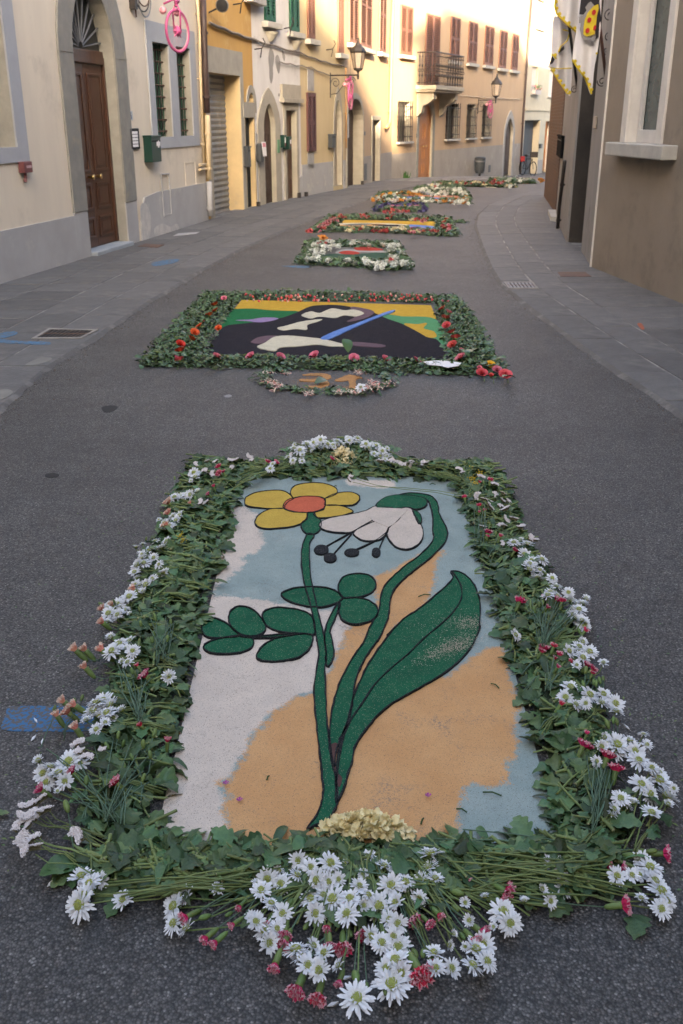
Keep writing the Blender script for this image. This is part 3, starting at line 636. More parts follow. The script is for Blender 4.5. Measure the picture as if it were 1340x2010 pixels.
band(hW, W2, 'plinth', plinth_warm, [rectp(.01, dD[0] - gp, -2.1, zW), rectp(dD[1] + gp, dF[0] - .29, -2.1, zW), rectp(dF[1] + .29, W2.L - .01, -2.1, zW)])
for wcol in (0.0,):
    q = MB(W2); q.box(.05, W2.L - .05, -.5, 0, 10.0, 10.19); q.build('eaves', stone_pale, hW)
# balcony
bu0 = W2.uz(815, 170)[0]; zb_ = W2.uz(835, 176)[1]; prj = 1.0
best = None
for k in range(40):
    v = -.3 - .04 * k
    e = abs(W2.uz(855.5, 172, v)[0] - bu0)
    if best is None or e < best[0]: best = (e, v)
prj = -best[1]; bu1 = W2.uz(911, 172, best[1])[0]; zb0 = W2.uz(860, 176, best[1])[1]; zb1 = zb0 + .14
print('balcony', bu0, bu1, prj, zb0)
bal = thing('balcony', 'wrought iron balcony on stone brackets above the orange wooden door', 'balcony', W2.P((bu0 + bu1) / 2, 0, zb0))
q = MB(W2); q.box(bu0, bu1, -prj, -.002, zb0, zb1); q.box(bu0 + .05, bu1 - .05, -prj + .05, -.002, zb0 - .07, zb0 - .002); q.build('slab', stone_pale, bal, bevel=.015)
for uu in (bu0 + .18, bu1 - .55):
    q = MB(WORLD)
    prof = [(-.0, zb0 - .075), (-.8 * prj, zb0 - .075), (-.8 * prj, zb0 - .28), (-.55 * prj, zb0 - .42), (-.3 * prj, zb0 - .5), (-.22 * prj, zb0 - .72), (-.0, zb0 - .85)]
    a = [W2.P(uu, v, z) for v, z in prof]; b = [W2.P(uu + .28, v, z) for v, z in prof]; n = len(prof)
    tri = tessellate_polygon([[Vector((v, z, 0)) for v, z in prof]])
    q.add(a, tri); q.add(b, [t[::-1] for t in tri]); q.add(a + b, [(i, (i + 1) % n, n + (i + 1) % n, n + i) for i in range(n)]); q.build('bracket', stone_pale, bal)
rh = 1.0
q = MB(W2)
for (a, va, b, vb) in ((bu0 + .05, -prj + .05, bu1 - .05, -prj + .05), (bu0 + .05, -.02, bu0 + .05, -prj + .05), (bu1 - .05, -.02, bu1 - .05, -prj + .05)):
    q.tube([W2.P(a, va, zb1 + rh), W2.P(b, vb, zb1 + rh)], .022, 6); q.tube([W2.P(a, va, zb1 + .08), W2.P(b, vb, zb1 + .08)], .012, 5)
q.build('rail', iron, bal)
bars = []
nb_ = 22
for i in range(nb_ + 1): bars.append((bu0 + .05 + (bu1 - bu0 - .1) * i / nb_, -prj + .05))
for i in range(1, 7): bars.append((bu0 + .05, -prj + .05 + (prj - .07) * i / 7)); bars.append((bu1 - .05, -prj + .05 + (prj - .07) * i / 7))
bm_ = MB(); hB_ = rh
for (ax, az) in ((0, 0),):
    bm_.tube([(0, 0, 0), (0, 0, hB_)], .010, 5)
    bm_.lathe([(.01, .25), (.028, .30), (.012, .36)], 6); bm_.lathe([(.01, .55), (.026, .60), (.012, .66)], 6); bm_.lathe([(.01, .85), (.022, .88), (.01, .91)], 6)
    bm_.torus((0, 0, .46), (1, 0, 0), (0, 0, 1), .045, .008, 12, 4)
bme = bm_.mesh('baluster', [iron], True)
for (uu, vv) in bars: inst(bme, 'baluster', bal, W2.P(uu, vv, zb1) - parent_world(bal))

# ---- cream house at the end
gF = op(WF, 1026, 1055.8, 236, None, 300); dF2 = op(WF, 1066.5, 1078.5, 238, None, 300)
wF = [op(WF, 1053, 1068, 0, 58, 30), op(WF, 1043, 1055, 131, 186), op(WF, 1077, 1089, 138, 190)]
wF[0] = (wF[0][0], wF[0][1], wF[0][2], wF[0][2] + (wF[1][3] - wF[1][2]) * 1.0)
wF = [(a, b, c, d) for a, b, c, d in wF]
vY = rec(WF, gF[1], 1043, 300); vZ = rec(WF, dF2[1], 1070.5, 300)
print('REC', vA, vh, vG, vN, vC, vD, vS, vE, vF, vW, vX, vY, vZ)
hF = house('cream_house', 'pale cream house at the bend with dark garage door, white blinds and small flower box', 'house', WF, 10.0, 9, cream, [(rectp(*gF), vY + .06), (rectp(*dF2), vZ + .05)] + [(rectp(*x), .14) for x in wF], cream)
q = MB(WF); n_ = 9
gate = set_child(thing('garage_door', None, None, WF.P((gF[0] + gF[1]) / 2, .5, 0)), hF)
for i in range(n_):
    q = MB(WF); a = gF[0] + (gF[1] - gF[0]) * i / n_; q.box(a + .008, a + (gF[1] - gF[0]) / n_ - .008, vY, vY + .04, -1.3, gF[3]); q.build('plank', M('dark_grey_door', (.075, .08, .085), (.06, .065, .07)), gate)
q = MB(WF); q.box(gF[0], gF[1], vY + .045, vY + .06, -1.3, gF[3]); q.build('backing', black_gloss, gate)
door_leaf(hF, WF, dF2[0], dF2[1], -.85, dF2[3], vZ, wood_orange, [(.15, .85, .08, .45), (.15, .85, .52, .94)])
q = MB(WF); q.box(dF2[1] - .02, dF2[1] + .03, -.5, .4, -.8, dF2[3] - .05); q.build('open_shutter_leaf', M('white_door_leaf', (.62, .56, .50)), hF)
for i, x in enumerate(wF):
    wn = set_child(thing('window', None, None, WF.P((x[0] + x[1]) / 2, 0, x[2])), hF)
    q = MB(WF); z = x[2]
    while z < x[3]: q.box(x[0], x[1], .10, .115, z, z + .06); z += .065
    q.build('roller_blind', M('white_blind', (.62, .56, .50), (.58, .52, .46)), wn); sill(hF, WF, x[0] - .08, x[1] + .08, x[2], .05, .08, parent=wn)
q = MB(WF); q.box(.02, WF.L - .1, -.05, .003, WF.uz(1050, 215)[1] - .05, WF.uz(1050, 215)[1] + .05); q.build('string_course', cream, hF)
q = MB(WF); q.box(gF[1] + .05, dF2[0] - .05, -.012, .003, -2, -.25); q.box(dF2[1] + .05, WF.L, -.012, .003, -2, -.25); q.build('plinth', plinth_warm, hF)

# ---- right hand row
wr_ = (WR1.uz(1234.5, 240)[0], WR1.uz(1294, 240)[0], WR1.uz(1262, 281)[1]); wz1 = wr_[2] + 1.75
vR = rec(WR1, wr_[0], 1259, 240); print('vR', vR)
hR = house('brown_corner_house', 'brown rendered corner house with a pale framed window, nearest on the right', 'house', WR1, 7.6, 7, brown_wall, [(rectp(wr_[0], wr_[1], wr_[2], wz1), vR + .02)], white_gloss)
print('R win', wr_, WR1.L)
uwl = WR1.uz(1221, 275)[0]
wn = set_child(thing('window', None, None, WR1.P((wr_[0] + wr_[1]) / 2, 0, wr_[2])), hR)
q = MB(WR1); wb = wr_[0] - uwl; q.ring(rectp(wr_[0], wr_[1], wr_[2], wz1), rectp(wr_[0] - wb, wr_[1] + wb, wr_[2], wz1 + wb), -.03, .003); q.build('window_surround', white_gloss, wn, bevel=.006)
q = MB(WR1); q.box(wr_[0] + .05, wr_[1] - .05, vR + .004, vR + .01, wr_[2] + .1, wz1 - .05); q.build('pane', glass_green, wn)
q = MB(WR1)
for b in ((wr_[0], wr_[0] + .07, wr_[2], wz1), (wr_[1] - .07, wr_[1], wr_[2], wz1), (wr_[0] + .07, wr_[1] - .07, wr_[2], wr_[2] + .13), (wr_[0] + .07, wr_[1] - .07, wz1 - .07, wz1)): q.box(b[0], b[1], vR - .04, vR, b[2], b[3])
q.build('frame', white_gloss, wn, bevel=.006)
s0, s1 = WR1.uz(1197, 290, -.1)[0], WR1.uz(1311, 290, -.1)[0]
q = MB(WR1); q.box(s0, s1, -.16, .02, wr_[2] - .14, wr_[2] - .002); q.build('sill', sill_stone, wn, bevel=.012)
q = MB(WR2); q.box(0, WR2.L, 0, .2, -1, 7.6); 
q.build('side_wall', grey_wall, hR)
q = MB(WR2); q.box(WR2.L - .035, WR2.L + .025, -.012, .02, -.5, 7.6); q.build('corner_bead', white_gloss, hR)
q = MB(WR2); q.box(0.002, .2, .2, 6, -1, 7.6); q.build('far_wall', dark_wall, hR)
hR3 = house('grey_house', 'grey rendered house with dark brown side wall, set forward beyond the brown corner house', 'house', WR3, 9.3, 8, grey_wall, [], rise=.32)
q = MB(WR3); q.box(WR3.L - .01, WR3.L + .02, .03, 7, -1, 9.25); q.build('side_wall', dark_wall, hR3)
br = M('old_brick', (.16, .075, .05), (.22, .14, .10), 9, bump=.5)
t = br.node_tree; bt = t.nodes.new('ShaderNodeTexBrick'); bt.inputs['Scale'].default_value = 4.0; bt.inputs['Mortar Size'].default_value = .018
bt.inputs['Color1'].default_value = (.125, .062, .042, 1); bt.inputs['Color2'].default_value = (.085, .052, .038, 1); bt.inputs['Mortar'].default_value = (.13, .11, .09, 1)
tc = t.nodes.new('ShaderNodeTexCoord'); mp = t.nodes.new('ShaderNodeMapping'); mp.inputs['Rotation'].default_value = (R(90), 0, 0); lk(t, tc.outputs['Object'], mp.inputs[0])
cx = t.nodes.new('ShaderNodeSeparateXYZ'); lk(t, tc.outputs['Object'], cx.inputs[0]); cb = t.nodes.new('ShaderNodeCombineXYZ')
ad = t.nodes.new('ShaderNodeMath'); ad.operation = 'ADD'; lk(t, cx.outputs[0], ad.inputs[0]); lk(t, cx.outputs[1], ad.inputs[1]); lk(t, ad.outputs[0], cb.inputs[0]); lk(t, cx.outputs[2], cb.inputs[1]); lk(t, cb.outputs[0], bt.inputs[0])
lk(t, bt.outputs[0], t.nodes['Principled BSDF'].inputs['Base Color'])
hR4 = house('brick_house', 'old red brick house corner where the street bends right', 'house', WR4, 9.0, 8, br, [], rise=.3)
hR5 = house('unseen_shade_house', 'unseen grey house added behind the brick corner to shade the peach house', 'house', WR5, 8.0, 7, grey_wall, [])  # hidden from view, added to throw shade on the long peach front
# unseen block added behind the camera, its top edge shaped for the shadows
TE = math.tan(SUN_EL)
def sil(W_, px, py, yb=-11):
    u, z = W_.uz(px, py); q = W_.P(u, 0, z); k = q.y - yb
    return round(q.x - SUN_T.x / SUN_T.y * k, 2), round(z + k * TE / SUN_T.y, 2)
print('SIL', sil(WD, 600, 5), sil(WD, 625, 35), sil(WD, 660, 80), sil(WE1, 690, 120), sil(WE1, 735, 225), sil(WE1, 760, 275), sil(WE2, 800, 292), sil(WE2, 830, 300), sil(WE2, 845, 175), sil(WE2, 825, 70), sil(WE2, 880, 60), sil(WE2, 960, 100), sil(WE2, 1015, 140))
BACK = [(-16, 13.6), (.6, 13.6), (1.8, 13.4), (2.6, 13.0), (3.2, 12.8), (4.1, 13.0), (5.0, 13.2), (16, 13.2)]
def back():
    hb = thing('shadow_block', 'unseen block added behind the viewer to cast the street into shadow', 'house', (0, -11, 0))
    wb = Wall((16, -11), (-16, -11)); q = MB(wb)
    poly = [(0, -1)] + [(16 - x, z) for x, z in reversed(BACK)] + [(32, -1)]
    q.prism(poly, 0, 7); q.build('wall', ochre, hb)
back()
# ------------------------------------------------------------------ things on the walls and in the street
def wbox(name, label, cat, W, xl, xr, yt, yb, dep, mat, extra=None, bevel=.008, group=None, v0=0):
    a = op(W, xl, xr, yt, yb); c = W.P((a[0] + a[1]) / 2, v0, a[2]); t = thing(name, label, cat, c, group)
    q = MB(W); q.box(a[0], a[1], v0 - dep, v0 - .004, a[2], a[3]); q.build('body', mat, t, bevel=bevel)
    if extra: extra(t, a)
    return t
def mailbox_extra(mat, W, dep, sticker=None):
    def f(t, a):
        h = a[3] - a[2]; q = MB(W); q.box(a[0] - .008, a[1] + .008, -dep - .012, -.003, a[3] - .02, a[3] + .012); q.build('lid', mat, t, bevel=.004)
        q = MB(W); q.box(a[0] + .03, a[1] - .03, -dep - .004, -dep + .002, a[3] - h * .22, a[3] - h * .16); q.build('slot', black_gloss, t)
        if sticker:
            for (x0, x1, z0, z1, m) in sticker: q = MB(W); q.box(a[0] + (a[1] - a[0]) * x0, a[0] + (a[1] - a[0]) * x1, -dep - .006, -dep + .001, a[2] + h * z0, a[2] + h * z1); q.build('emblem', m, t)
    return f
wbox('mailbox', 'dark green wall mailbox between the arched brown door and the double window', 'mailbox', WA, 281, 300, 267, 318, .13, green_box, mailbox_extra(green_box, WA, .13, [(.55, .9, .62, .78, paper), (.68, .78, .55, .82, paper)]))
def panel_extra(t, a):
    q = MB(WA); m = .3 * (a[1] - a[0])
    n = 5
    for i in range(n): q = MB(WA); z = a[2] + .03 + (a[3] - a[2] - .06) * i / n; q.box(a[0] + m * .7, a[1] - m * .7, -.034, -.025, z, z + (a[3] - a[2] - .06) / n * .8); q.build('name_plate', paper, t)
wbox('intercom', 'black framed intercom panel with white name plates right of the brown door', 'intercom', WA, 252, 270, 252, 293, .03, black_gloss, panel_extra)
t = wbox('number_plate', 'small pale ceramic house number plate above the intercom panel', 'number plate', WA, 248.5, 258.5, 218, 236, .015, M('glazed_tile', (.50, .56, .62), rough=.25, bump=0))
q = MB(WA); a = op(WA, 251.5, 255.5, 221, 233)
for (x0, x1, z0, z1) in ((.05, .3, 0, 1), (.55, 1, 0, .14), (.55, 1, .43, .57), (.55, 1, .86, 1), (.55, .7, .5, .9), (.86, 1, .1, .5)):
    q.box(a[0] + (a[1] - a[0]) * x0, a[0] + (a[1] - a[0]) * x1, -.018, -.014, a[2] + (a[3] - a[2]) * z0, a[2] + (a[3] - a[2]) * z1)
q.build('digits', M('blue_glaze', (.03, .06, .2), bump=0), t)
def red_extra(t, a):
    q = MB(WA); q.box(a[0] + .05, a[1] - .03, -.085, -.078, a[2] + .05, a[3] - .04); q.build('label_plate', M('faded_pink_plate', (.5, .33, .33), bump=0), t)
    q = MB(WA); c = (a[0] + a[1]) / 2 - .02; q.tube([WA.P(c, -.04, a[2] + .005), WA.P(c, -.04, a[2] - .05), WA.P(c - .02, -.04, a[2] - .1)], .018, 8); q.build('spout', red_box, t)
wbox('alarm_box', 'small faded red box under the corner of the nearest left window', 'alarm box', WA, 34.5, 51, 317, 339, .08, red_box, red_extra)
t = wbox('meter_hatch', 'rusty edged metal hatch set in the grey base at the far left', 'hatch', WA, -30, 50, 455, 487, .012, plinth_grey)
# cable coil high on the beige wall
tc_ = thing('cable_coil', 'coil of old cables hanging under a dark bracket high on the beige wall', 'cable', WA.P(*[WA.uz(256, 10)[0], 0, WA.uz(256, 10)[1]]))
a = op(WA, 252, 257, -25, 18); q = MB(WA); q.box(a[0], a[1], -.09, -.003, a[2], a[3]); q.build('bracket', iron, tc_)
for k, (rx, rz) in enumerate(((.26, .20), (.22, .13), (.25, .27))):
    u, z = WA.uz(272, -8); q = MB(WA)
    q.tube([WA.P(u - rx * math.cos(i * math.pi / 12), -.05 - .015 * k, z - rz * math.sin(i * math.pi / 12)) for i in range(13)], .010, 6); q.build('cable', [iron, rust, metal_grey][k], tc_)
q = MB(WA); q.tube([WA.P(*x) for x in ((WA.uz(259, 5)[0], -.04, WA.uz(259, 5)[1]), (WA.uz(262, 34)[0], -.04, WA.uz(262, 34)[1]))], .012, 6); q.build('cable_end', rust, tc_)
# pipes at the corner of the beige house
def wpipe(name, label, W, pts, r, mat, v=None, clamps=3, cat='drainpipe', parts=None):
    v = v if v is not None else -(r + .03); P3 = [W.P(W.uz(x, y, v)[0], v, W.uz(x, y, v)[1]) for x, y in pts]
    t = thing(name, label, cat, P3[-1]); q = MB(); q.tube(P3, r, 10); q.build('pipe', mat, t, smooth=True)
    for i in range(clamps):
        f = (i + .7) / clamps; k = min(len(P3) - 2, int(f * (len(P3) - 1))); g = f * (len(P3) - 1) - k; p = P3[k].lerp(P3[k + 1], g)
        q = MB(); q.tube([p - Vector((0, 0, .02)), p + Vector((0, 0, .02))], r * 1.22, 10); n = Vector((W.n.x, W.n.y, 0)); q.tube([p, p + n * (-v)], .012, 5); q.build('clamp', mat, t)
    return t
wpipe('gas_pipe', 'thin beige gas pipe running down the corner of the beige house', WA, ((386, -10), (391, 60), (393, 150), (400, 320)), .022, pipe_beige, clamps=4, cat='pipe')
q = thing('meter_pipe', 'short pair of beige horizontal pipes low on the corner of the beige house', 'pipe', WA.P(*[WA.uz(393, 328)[0], 0, WA.uz(393, 328)[1]]))
for yy_ in (324, 333):
    m_ = MB(); m_.tube([WA.P(WA.uz(386, yy_)[0], -.05, WA.uz(386, yy_)[1]), WA.P(WA.uz(401, yy_ - 2)[0], -.05, WA.uz(386, yy_)[1])], .025, 8); m_.build('tube', pipe_beige, q)
wpipe('drainpipe', 'dark brown drainpipe between the beige and ochre houses', WA, ((398, -8), (400, 60), (403, 150), (406.5, 222)), .055, pipe_brown, v=-.09, clamps=2)
wpipe('drainpipe', 'lower beige length of drainpipe between the beige and ochre houses', WA, ((406.5, 226), (408, 280), (410, 352)), .045, pipe_beige, v=-.085, clamps=2)
wpipe('drainpipe', 'grey foot of drainpipe with yellow paint beside the garage', WA, ((410, 356), (411.5, 400), (412.8, 424)), .05, plinth_grey, v=-.085, clamps=1)
u, z = WB.uz(405, 11); c = WB.P(u, -.28, z)
t = thing('floodlight', 'round black floodlight on top of the brown drainpipe', 'floodlight', c)
ax = Vector((-.12, -1, -.1)).normalized(); a = ax.to_track_quat('Z', 'Y').to_matrix(); q = MB()
q.lathe([(.03, -.16), (.09, -.13), (.10, -.02), (.115, 0), (.105, .012)], 16, c, a); q.build('housing', metal_grey, t, smooth=True)
q = MB(); q.lathe([(.100, .008), (.098, .02), (.02, .026)], 16, c, a); q.build('lens', black_gloss, t)
q = MB(); n = Vector((WB.n.x, WB.n.y, 0)); q.tube([c - ax * .1, c - ax * .1 + n * .3 - Vector((0, 0, .12))], .016, 6); q.build('arm', iron, t)
# cables strung along the facades
def cable(label, segs, r=.014, mat=None, v=-.04, thick=None):
    pts = []
    for W, x, y in segs: u, z = W.uz(x, y, v); pts.append(W.P(u, v, z))
    out = []
    for a, b in zip(pts, pts[1:]):
        n = max(2, int((b - a).length / .35))
        for i in range(n): s_ = i / n; p = a.lerp(b, s_); p.z -= .022 * math.sin(math.pi * ((i * .5) % 1)) + random.uniform(0, .008); out.append(p)
    out.append(pts[-1]); q = MB(); q.tube(out, r, 5); o = q.build('cable', mat or rust, None, org=pts[0]); tag(o, label, 'cable')
cab = M('old_grey_cable', (.20, .17, .14), (.15, .13, .11))
cable('thick bundled cable running from the drainpipe across the ochre wall', [(WB, 411, 44), (WB, 440, 56), (WB, 503.5, 80)], .028, cab)
cable('grey cable running across the white wall below the two bowls', [(WC, 504.5, 80), (WC, 545, 91), (WC, 591, 104)], .020, cab)
cable('upper cable running across the pale yellow wall to a small junction', [(WD, 592.5, 105), (WD, 640, 121), (WD, 675, 130)], .018, cab)
cable('lower sagging cable leading over the pale yellow wall to the lantern bracket', [(WD, 592.5, 129), (WD, 610, 131), (WD, 646, 148)], .014, cab)
cable('short lower cable on the white wall above the pointed arch', [(WC, 548, 121), (WC, 570, 125), (WC, 591, 129)], .014, cab)
cable('thin cable along the peach wall between balcony and second lantern', [(W2, 902, 186), (W2, 940, 190), (W2, 1020, 194)], .014, pipe_beige)
wpipe('gas_pipe', 'thin ochre pipe running down the joint of pale yellow and peach houses', WE1, ((678.5, 132), (679.5, 290)), .018, pipe_ochre, clamps=3, cat='pipe')
wpipe('drainpipe', 'ochre drainpipe on the sunlit peach front ending in a dark elbow', WE1, ((773, -40), (769.5, 60), (767.5, 150), (765.5, 232), (764, 243), (758, 250)), .05, pipe_ochre, v=-.09, clamps=3)
wpipe('drainpipe', 'brown drainpipe between the long peach house and the cream house', W2, ((1045, -20), (1035, 110), (1026, 240), (1021, 342)), .05, pipe_brown, v=-.09, clamps=4)
# iron hooks on facades
for W, x, y, lab in ((WB, 457, 9, 'small iron hook on the ochre wall'), (WC, 557, 56, 'twisted iron flag holder between the green shutters'), (WD, 640, 98, 'iron hook on the pale yellow wall in the lit corner'), (WB, 498, 97, 'iron bracket at the right edge of the ochre wall')):
    u, z = W.uz(x, y); t = thing('wall_hook', lab, 'hook', W.P(u, 0, z)); q = MB(); q.tube([W.P(u, 0, z), W.P(u + .02, -.16, z + .02), W.P(u - .02, -.24, z + .12), W.P(u - .03, -.2, z + .2)], .012, 5); q.tube([W.P(u, -.16, z), W.P(u - .03, -.14, z - .15)], .012, 5); q.build('hook', iron, t)
# white bowls below the green shutters
for k, (x0, x1, y0, y1) in enumerate(((520, 538, 63, 82), (571, 585, 81, 98))):
    a = op(WC, x0, x1, y0, y1); c = WC.P((a[0] + a[1]) / 2, 0, a[2]); t = thing('wall_uplighter', ('left' if k == 0 else 'right') + ' one of two white half-bowl lights on the white wall', 'wall light', c, 'bowl lights on the white house')
    q = MB(); r = (a[1] - a[0]) / 2 * .9; h = a[3] - a[2]
    vs = []; prof = [(.25, 0), (.45, .2), (.62, .45), (.8, .7), (1.0, .9), (1.0, 1.0)]
    for pr, ph in prof:
        for i in range(9): th = math.pi * i / 8; vs.append(WC.P((a[0] + a[1]) / 2 + r * pr * math.cos(th), -r * pr * math.sin(th) * .8 - .003, a[2] + h * ph))
    q.add(vs, [(i * 9 + j, i * 9 + j + 1, i * 9 + 10 + j, i * 9 + 9 + j) for i in range(5) for j in range(8)] + [tuple(45 + j for j in range(9))[::-1]]); q.build('bowl', M('white_ceramic', (.66, .62, .52)), t, smooth=True)
# mailboxes and boxes further along
def post(name, label, cat, W, xl, xr, yt, yb, dep, mat, **k): return wbox(name, label, cat, W, xl, xr, yt, yb, dep, mat, mailbox_extra(mat, W, dep, k.get('st')), group=k.get('g'))
dg = M('dark_grey_box', (.06, .065, .07), rough=.4)
post('mailbox', 'tall dark grey mailbox left of the narrow door of the ochre house', 'mailbox', WB, 477, 482, 288, 328, .11, dg)
post('mailbox', 'green mailbox nearer the pointed arch on the white wall', 'mailbox', WC, 547.5, 551, 266, 290, .12, green_box, st=[(.3, .75, .4, .85, paper), (.3, .75, .15, .38, red_box)])
post('mailbox', 'green mailbox nearer the rectangular brown door on the white wall', 'mailbox', WC, 554, 559, 269, 293, .15, green_box, st=[(.5, .9, .45, .8, paper), (.6, .95, .25, .44, red_box)])
post('mailbox', 'dark open fronted mailbox left of the blind arch', 'mailbox', WD, 643, 650, 264, 290, .12, dg)
post('mailbox', 'small grey mailbox right of the cream garage door', 'mailbox', WF, 1056.5, 1060, 283, 291, .12, dg)
wbox('utility_duct', 'narrow green plastic duct on the white wall right of the pointed arch', 'duct', WC, 541.5, 545, 274, 300, .05, M('pale_green_plastic', (.10, .22, .13)))
wbox('air_vent', 'grey slotted vent low on the peach wall beside the deep arched door', 'vent', WE1, 713, 718, 321, 354, .03, dg)
wbox('air_vent', 'small dark vent in the base below the third barred window', 'vent', W2, 957.5, 961.5, 324, 338, .03, dg)
for W, x0, x1, y0, y1, lab in ((WC, 504.5, 507, 256, 278, 'narrow black doorbell plate at the left edge of the white house'), (WE1, 712, 716, 258, 266, 'tiny doorbell plate right of the deep arched door'), (W2, 816, 819, 262, 270, 'small plate left of the orange wooden door')):
    wbox('doorbell_plate', lab, 'doorbell', W, x0, x1, y0, y1, .02, dg)
for W, x, y0, y1, lab in ((WC, 507, 396, 409, 'short dark pipe stub at the foot of the white house, left end'), (WC, 587, 378, 391, 'short dark pipe stub at the foot of the white house, right end'), (WD, 601, 377, 384, 'small dark pipe stub at the foot of the pale yellow house'), (WE1, 711, 355, 362, 'tiny pipe stub beside the deep arched door')):
    u, z0_ = W.uz(x, y1, -.06); _, z1_ = W.uz(x, y0, -.06); q = MB(); q.tube([W.P(u, -.06, z0_ - .05), W.P(u, -.06, z1_)], .045, 8); o = q.build('pipe_stub', iron, org=W.P(u, -.06, 0)); tag(o, lab, 'pipe')
# flyer bag hanging at the pointed arch
u, z = WC.uz(518.5, 276, -.2); t = thing('bag', 'grey bag with a pink and white flyer hanging beside the pointed arch', 'bag', WC.P(u, -.2, z))
q = MB(WC); q.box(u - .12, u + .08, -.16, -.05, z - .42, z - .05); q.build('body', dg, t, bevel=.04)
q = MB(WC); q.prism([(u - .08, z - .02), (u + .12, z - .03), (u + .16, z - .30), (u - .02, z - .30)], -.18, -.17); q.build('flyer', paper, t)
q = MB(WC); q.prism([(u - .06, z - .04), (u + .1, z - .05), (u + .11, z - .12), (u - .05, z - .12)], -.185, -.182); q.build('flyer_print', paper_pink, t)
# litter bin on a post
u, z0_ = W2.uz(941, 340, -.3); z1_ = W2.uz(941, 308, -.3)[1]; c = W2.P(u, -.3, gnd(W2, u))
t = thing('litter_bin', 'dark litter bin on a short post before the barred windows', 'litter bin', c)
q = MB(WORLD); q.tube([c, Vector((c.x, c.y, z0_ + .1))], .05, 8); q.build('post', iron, t)
q = MB(); q.lathe([(.16, 0), (.20, .1), (.22, z1_ - z0_ - .1), (.235, z1_ - z0_ - .04), (.17, z1_ - z0_)], 12, (c.x, c.y, z0_)); q.build('bin', dg, t, smooth=False)
q = MB(); q.lathe([(.225, z1_ - z0_ - .2), (.235, z1_ - z0_ - .19), (.235, z1_ - z0_ - .15), (.225, z1_ - z0_ - .14)], 12, (c.x, c.y, z0_)); q.build('band', metal_grey, t)
# lanterns
def scroll(c, A, B, r, turns=1.4, n=22, thk=.008):
    q = []
    for i in range(n + 1): a = turns * 2 * math.pi * i / n; rr = r * (1 - .75 * i / n); q.append(c + A * (rr * math.cos(a)) + B * (rr * math.sin(a)))
    return q
def lantern(label, W, bx, by, lx, yb, h, z_arm_px):
    u, zb_ = W.uz(bx, by)
    r = ray(lx, z_arm_px); n = Vector((W.n.x, W.n.y, 0)); base = W.P(u, 0, zb_)
    best = (9, 1)                                              # arm length so that its tip is where the lantern hangs
    for k in range(20, 260):
        p = base - n * (k * .01); e = abs(p.x / (p.y * CP - (p.z - CAMH) * SP) * FPX + 670 - lx)
        if e < best[0]: best = (e, k * .01)
    L = best[1]; tip = base - n * L; t = thing('street_lantern', label, 'lantern', base)
    q = MB(); q.box(base.x - .02, base.x + .02, base.y - .02, base.y + .02, base.z - .5, base.z + .06); q.build('wall_plate', iron, t)
    q = MB(); q.tube([base, tip], .018, 6); up = Vector((0, 0, 1))
    q.tube([base - n * .02 - up * .42, base - n * L * .25 - up * .40, base - n * L * .45 - up * .24, base - n * L * .68 - up * .02], .011, 5)
    q.tube(scroll(base - n * L * .2 - up * .17, n, up, .12), .009, 5); q.tube(scroll(base - n * L * .78 - up * .12, -n, up, .09), .008, 5); q.build('bracket_arm', iron, t)
    w0, w1 = h * .13, h * .22; z0 = tip.z + h * .16; z1 = z0 + h * .46
    q = MB(); q.lathe([(.02, -h * .12), (.03, 0), (.02, h * .05), (h * .05, h * .1), (w0, h * .14), (w0, h * .16)], 6, tip); q.build('base', iron, t)
    q = MB(); q.lathe([(w0 * .92, h * .17), (w1 * .92, h * .61)], 6, tip); q.build('glass', glass_lamp, t)
    q = MB()
    for i in range(6):
        a = math.pi * i / 3; d = Vector((math.cos(a), math.sin(a), 0)); q.tube([tip + d * w0 + up * h * .16, tip + d * w1 + up * h * .62], .009, 4)
    q.lathe([(w0, h * .155), (w0 * 1.06, h * .17), (w0, h * .185)], 6, tip); q.lathe([(w1, h * .60), (w1 * 1.1, h * .62), (w1, h * .64)], 6, tip); q.build('frame', iron, t)
    q = MB(); q.lathe([(w1 * 1.08, h * .635), (w1 * .85, h * .72), (w1 * .45, h * .80), (w1 * .3, h * .86), (.03, h * .89), (.035, h * .93), (.02, h * .95), (.028, h * .98), (.004, h * 1.02)], 6, tip); q.build('roof', iron, t)
    return t
lantern('nearer wrought iron lantern on a scrolled bracket from the pale yellow wall', WD, 647.5, 148, 702.5, 95, .80, 150)
lantern('farther wrought iron lantern on a bracket above the barred windows', W2, 938.5, 197, 972.5, 163, .95, 198)
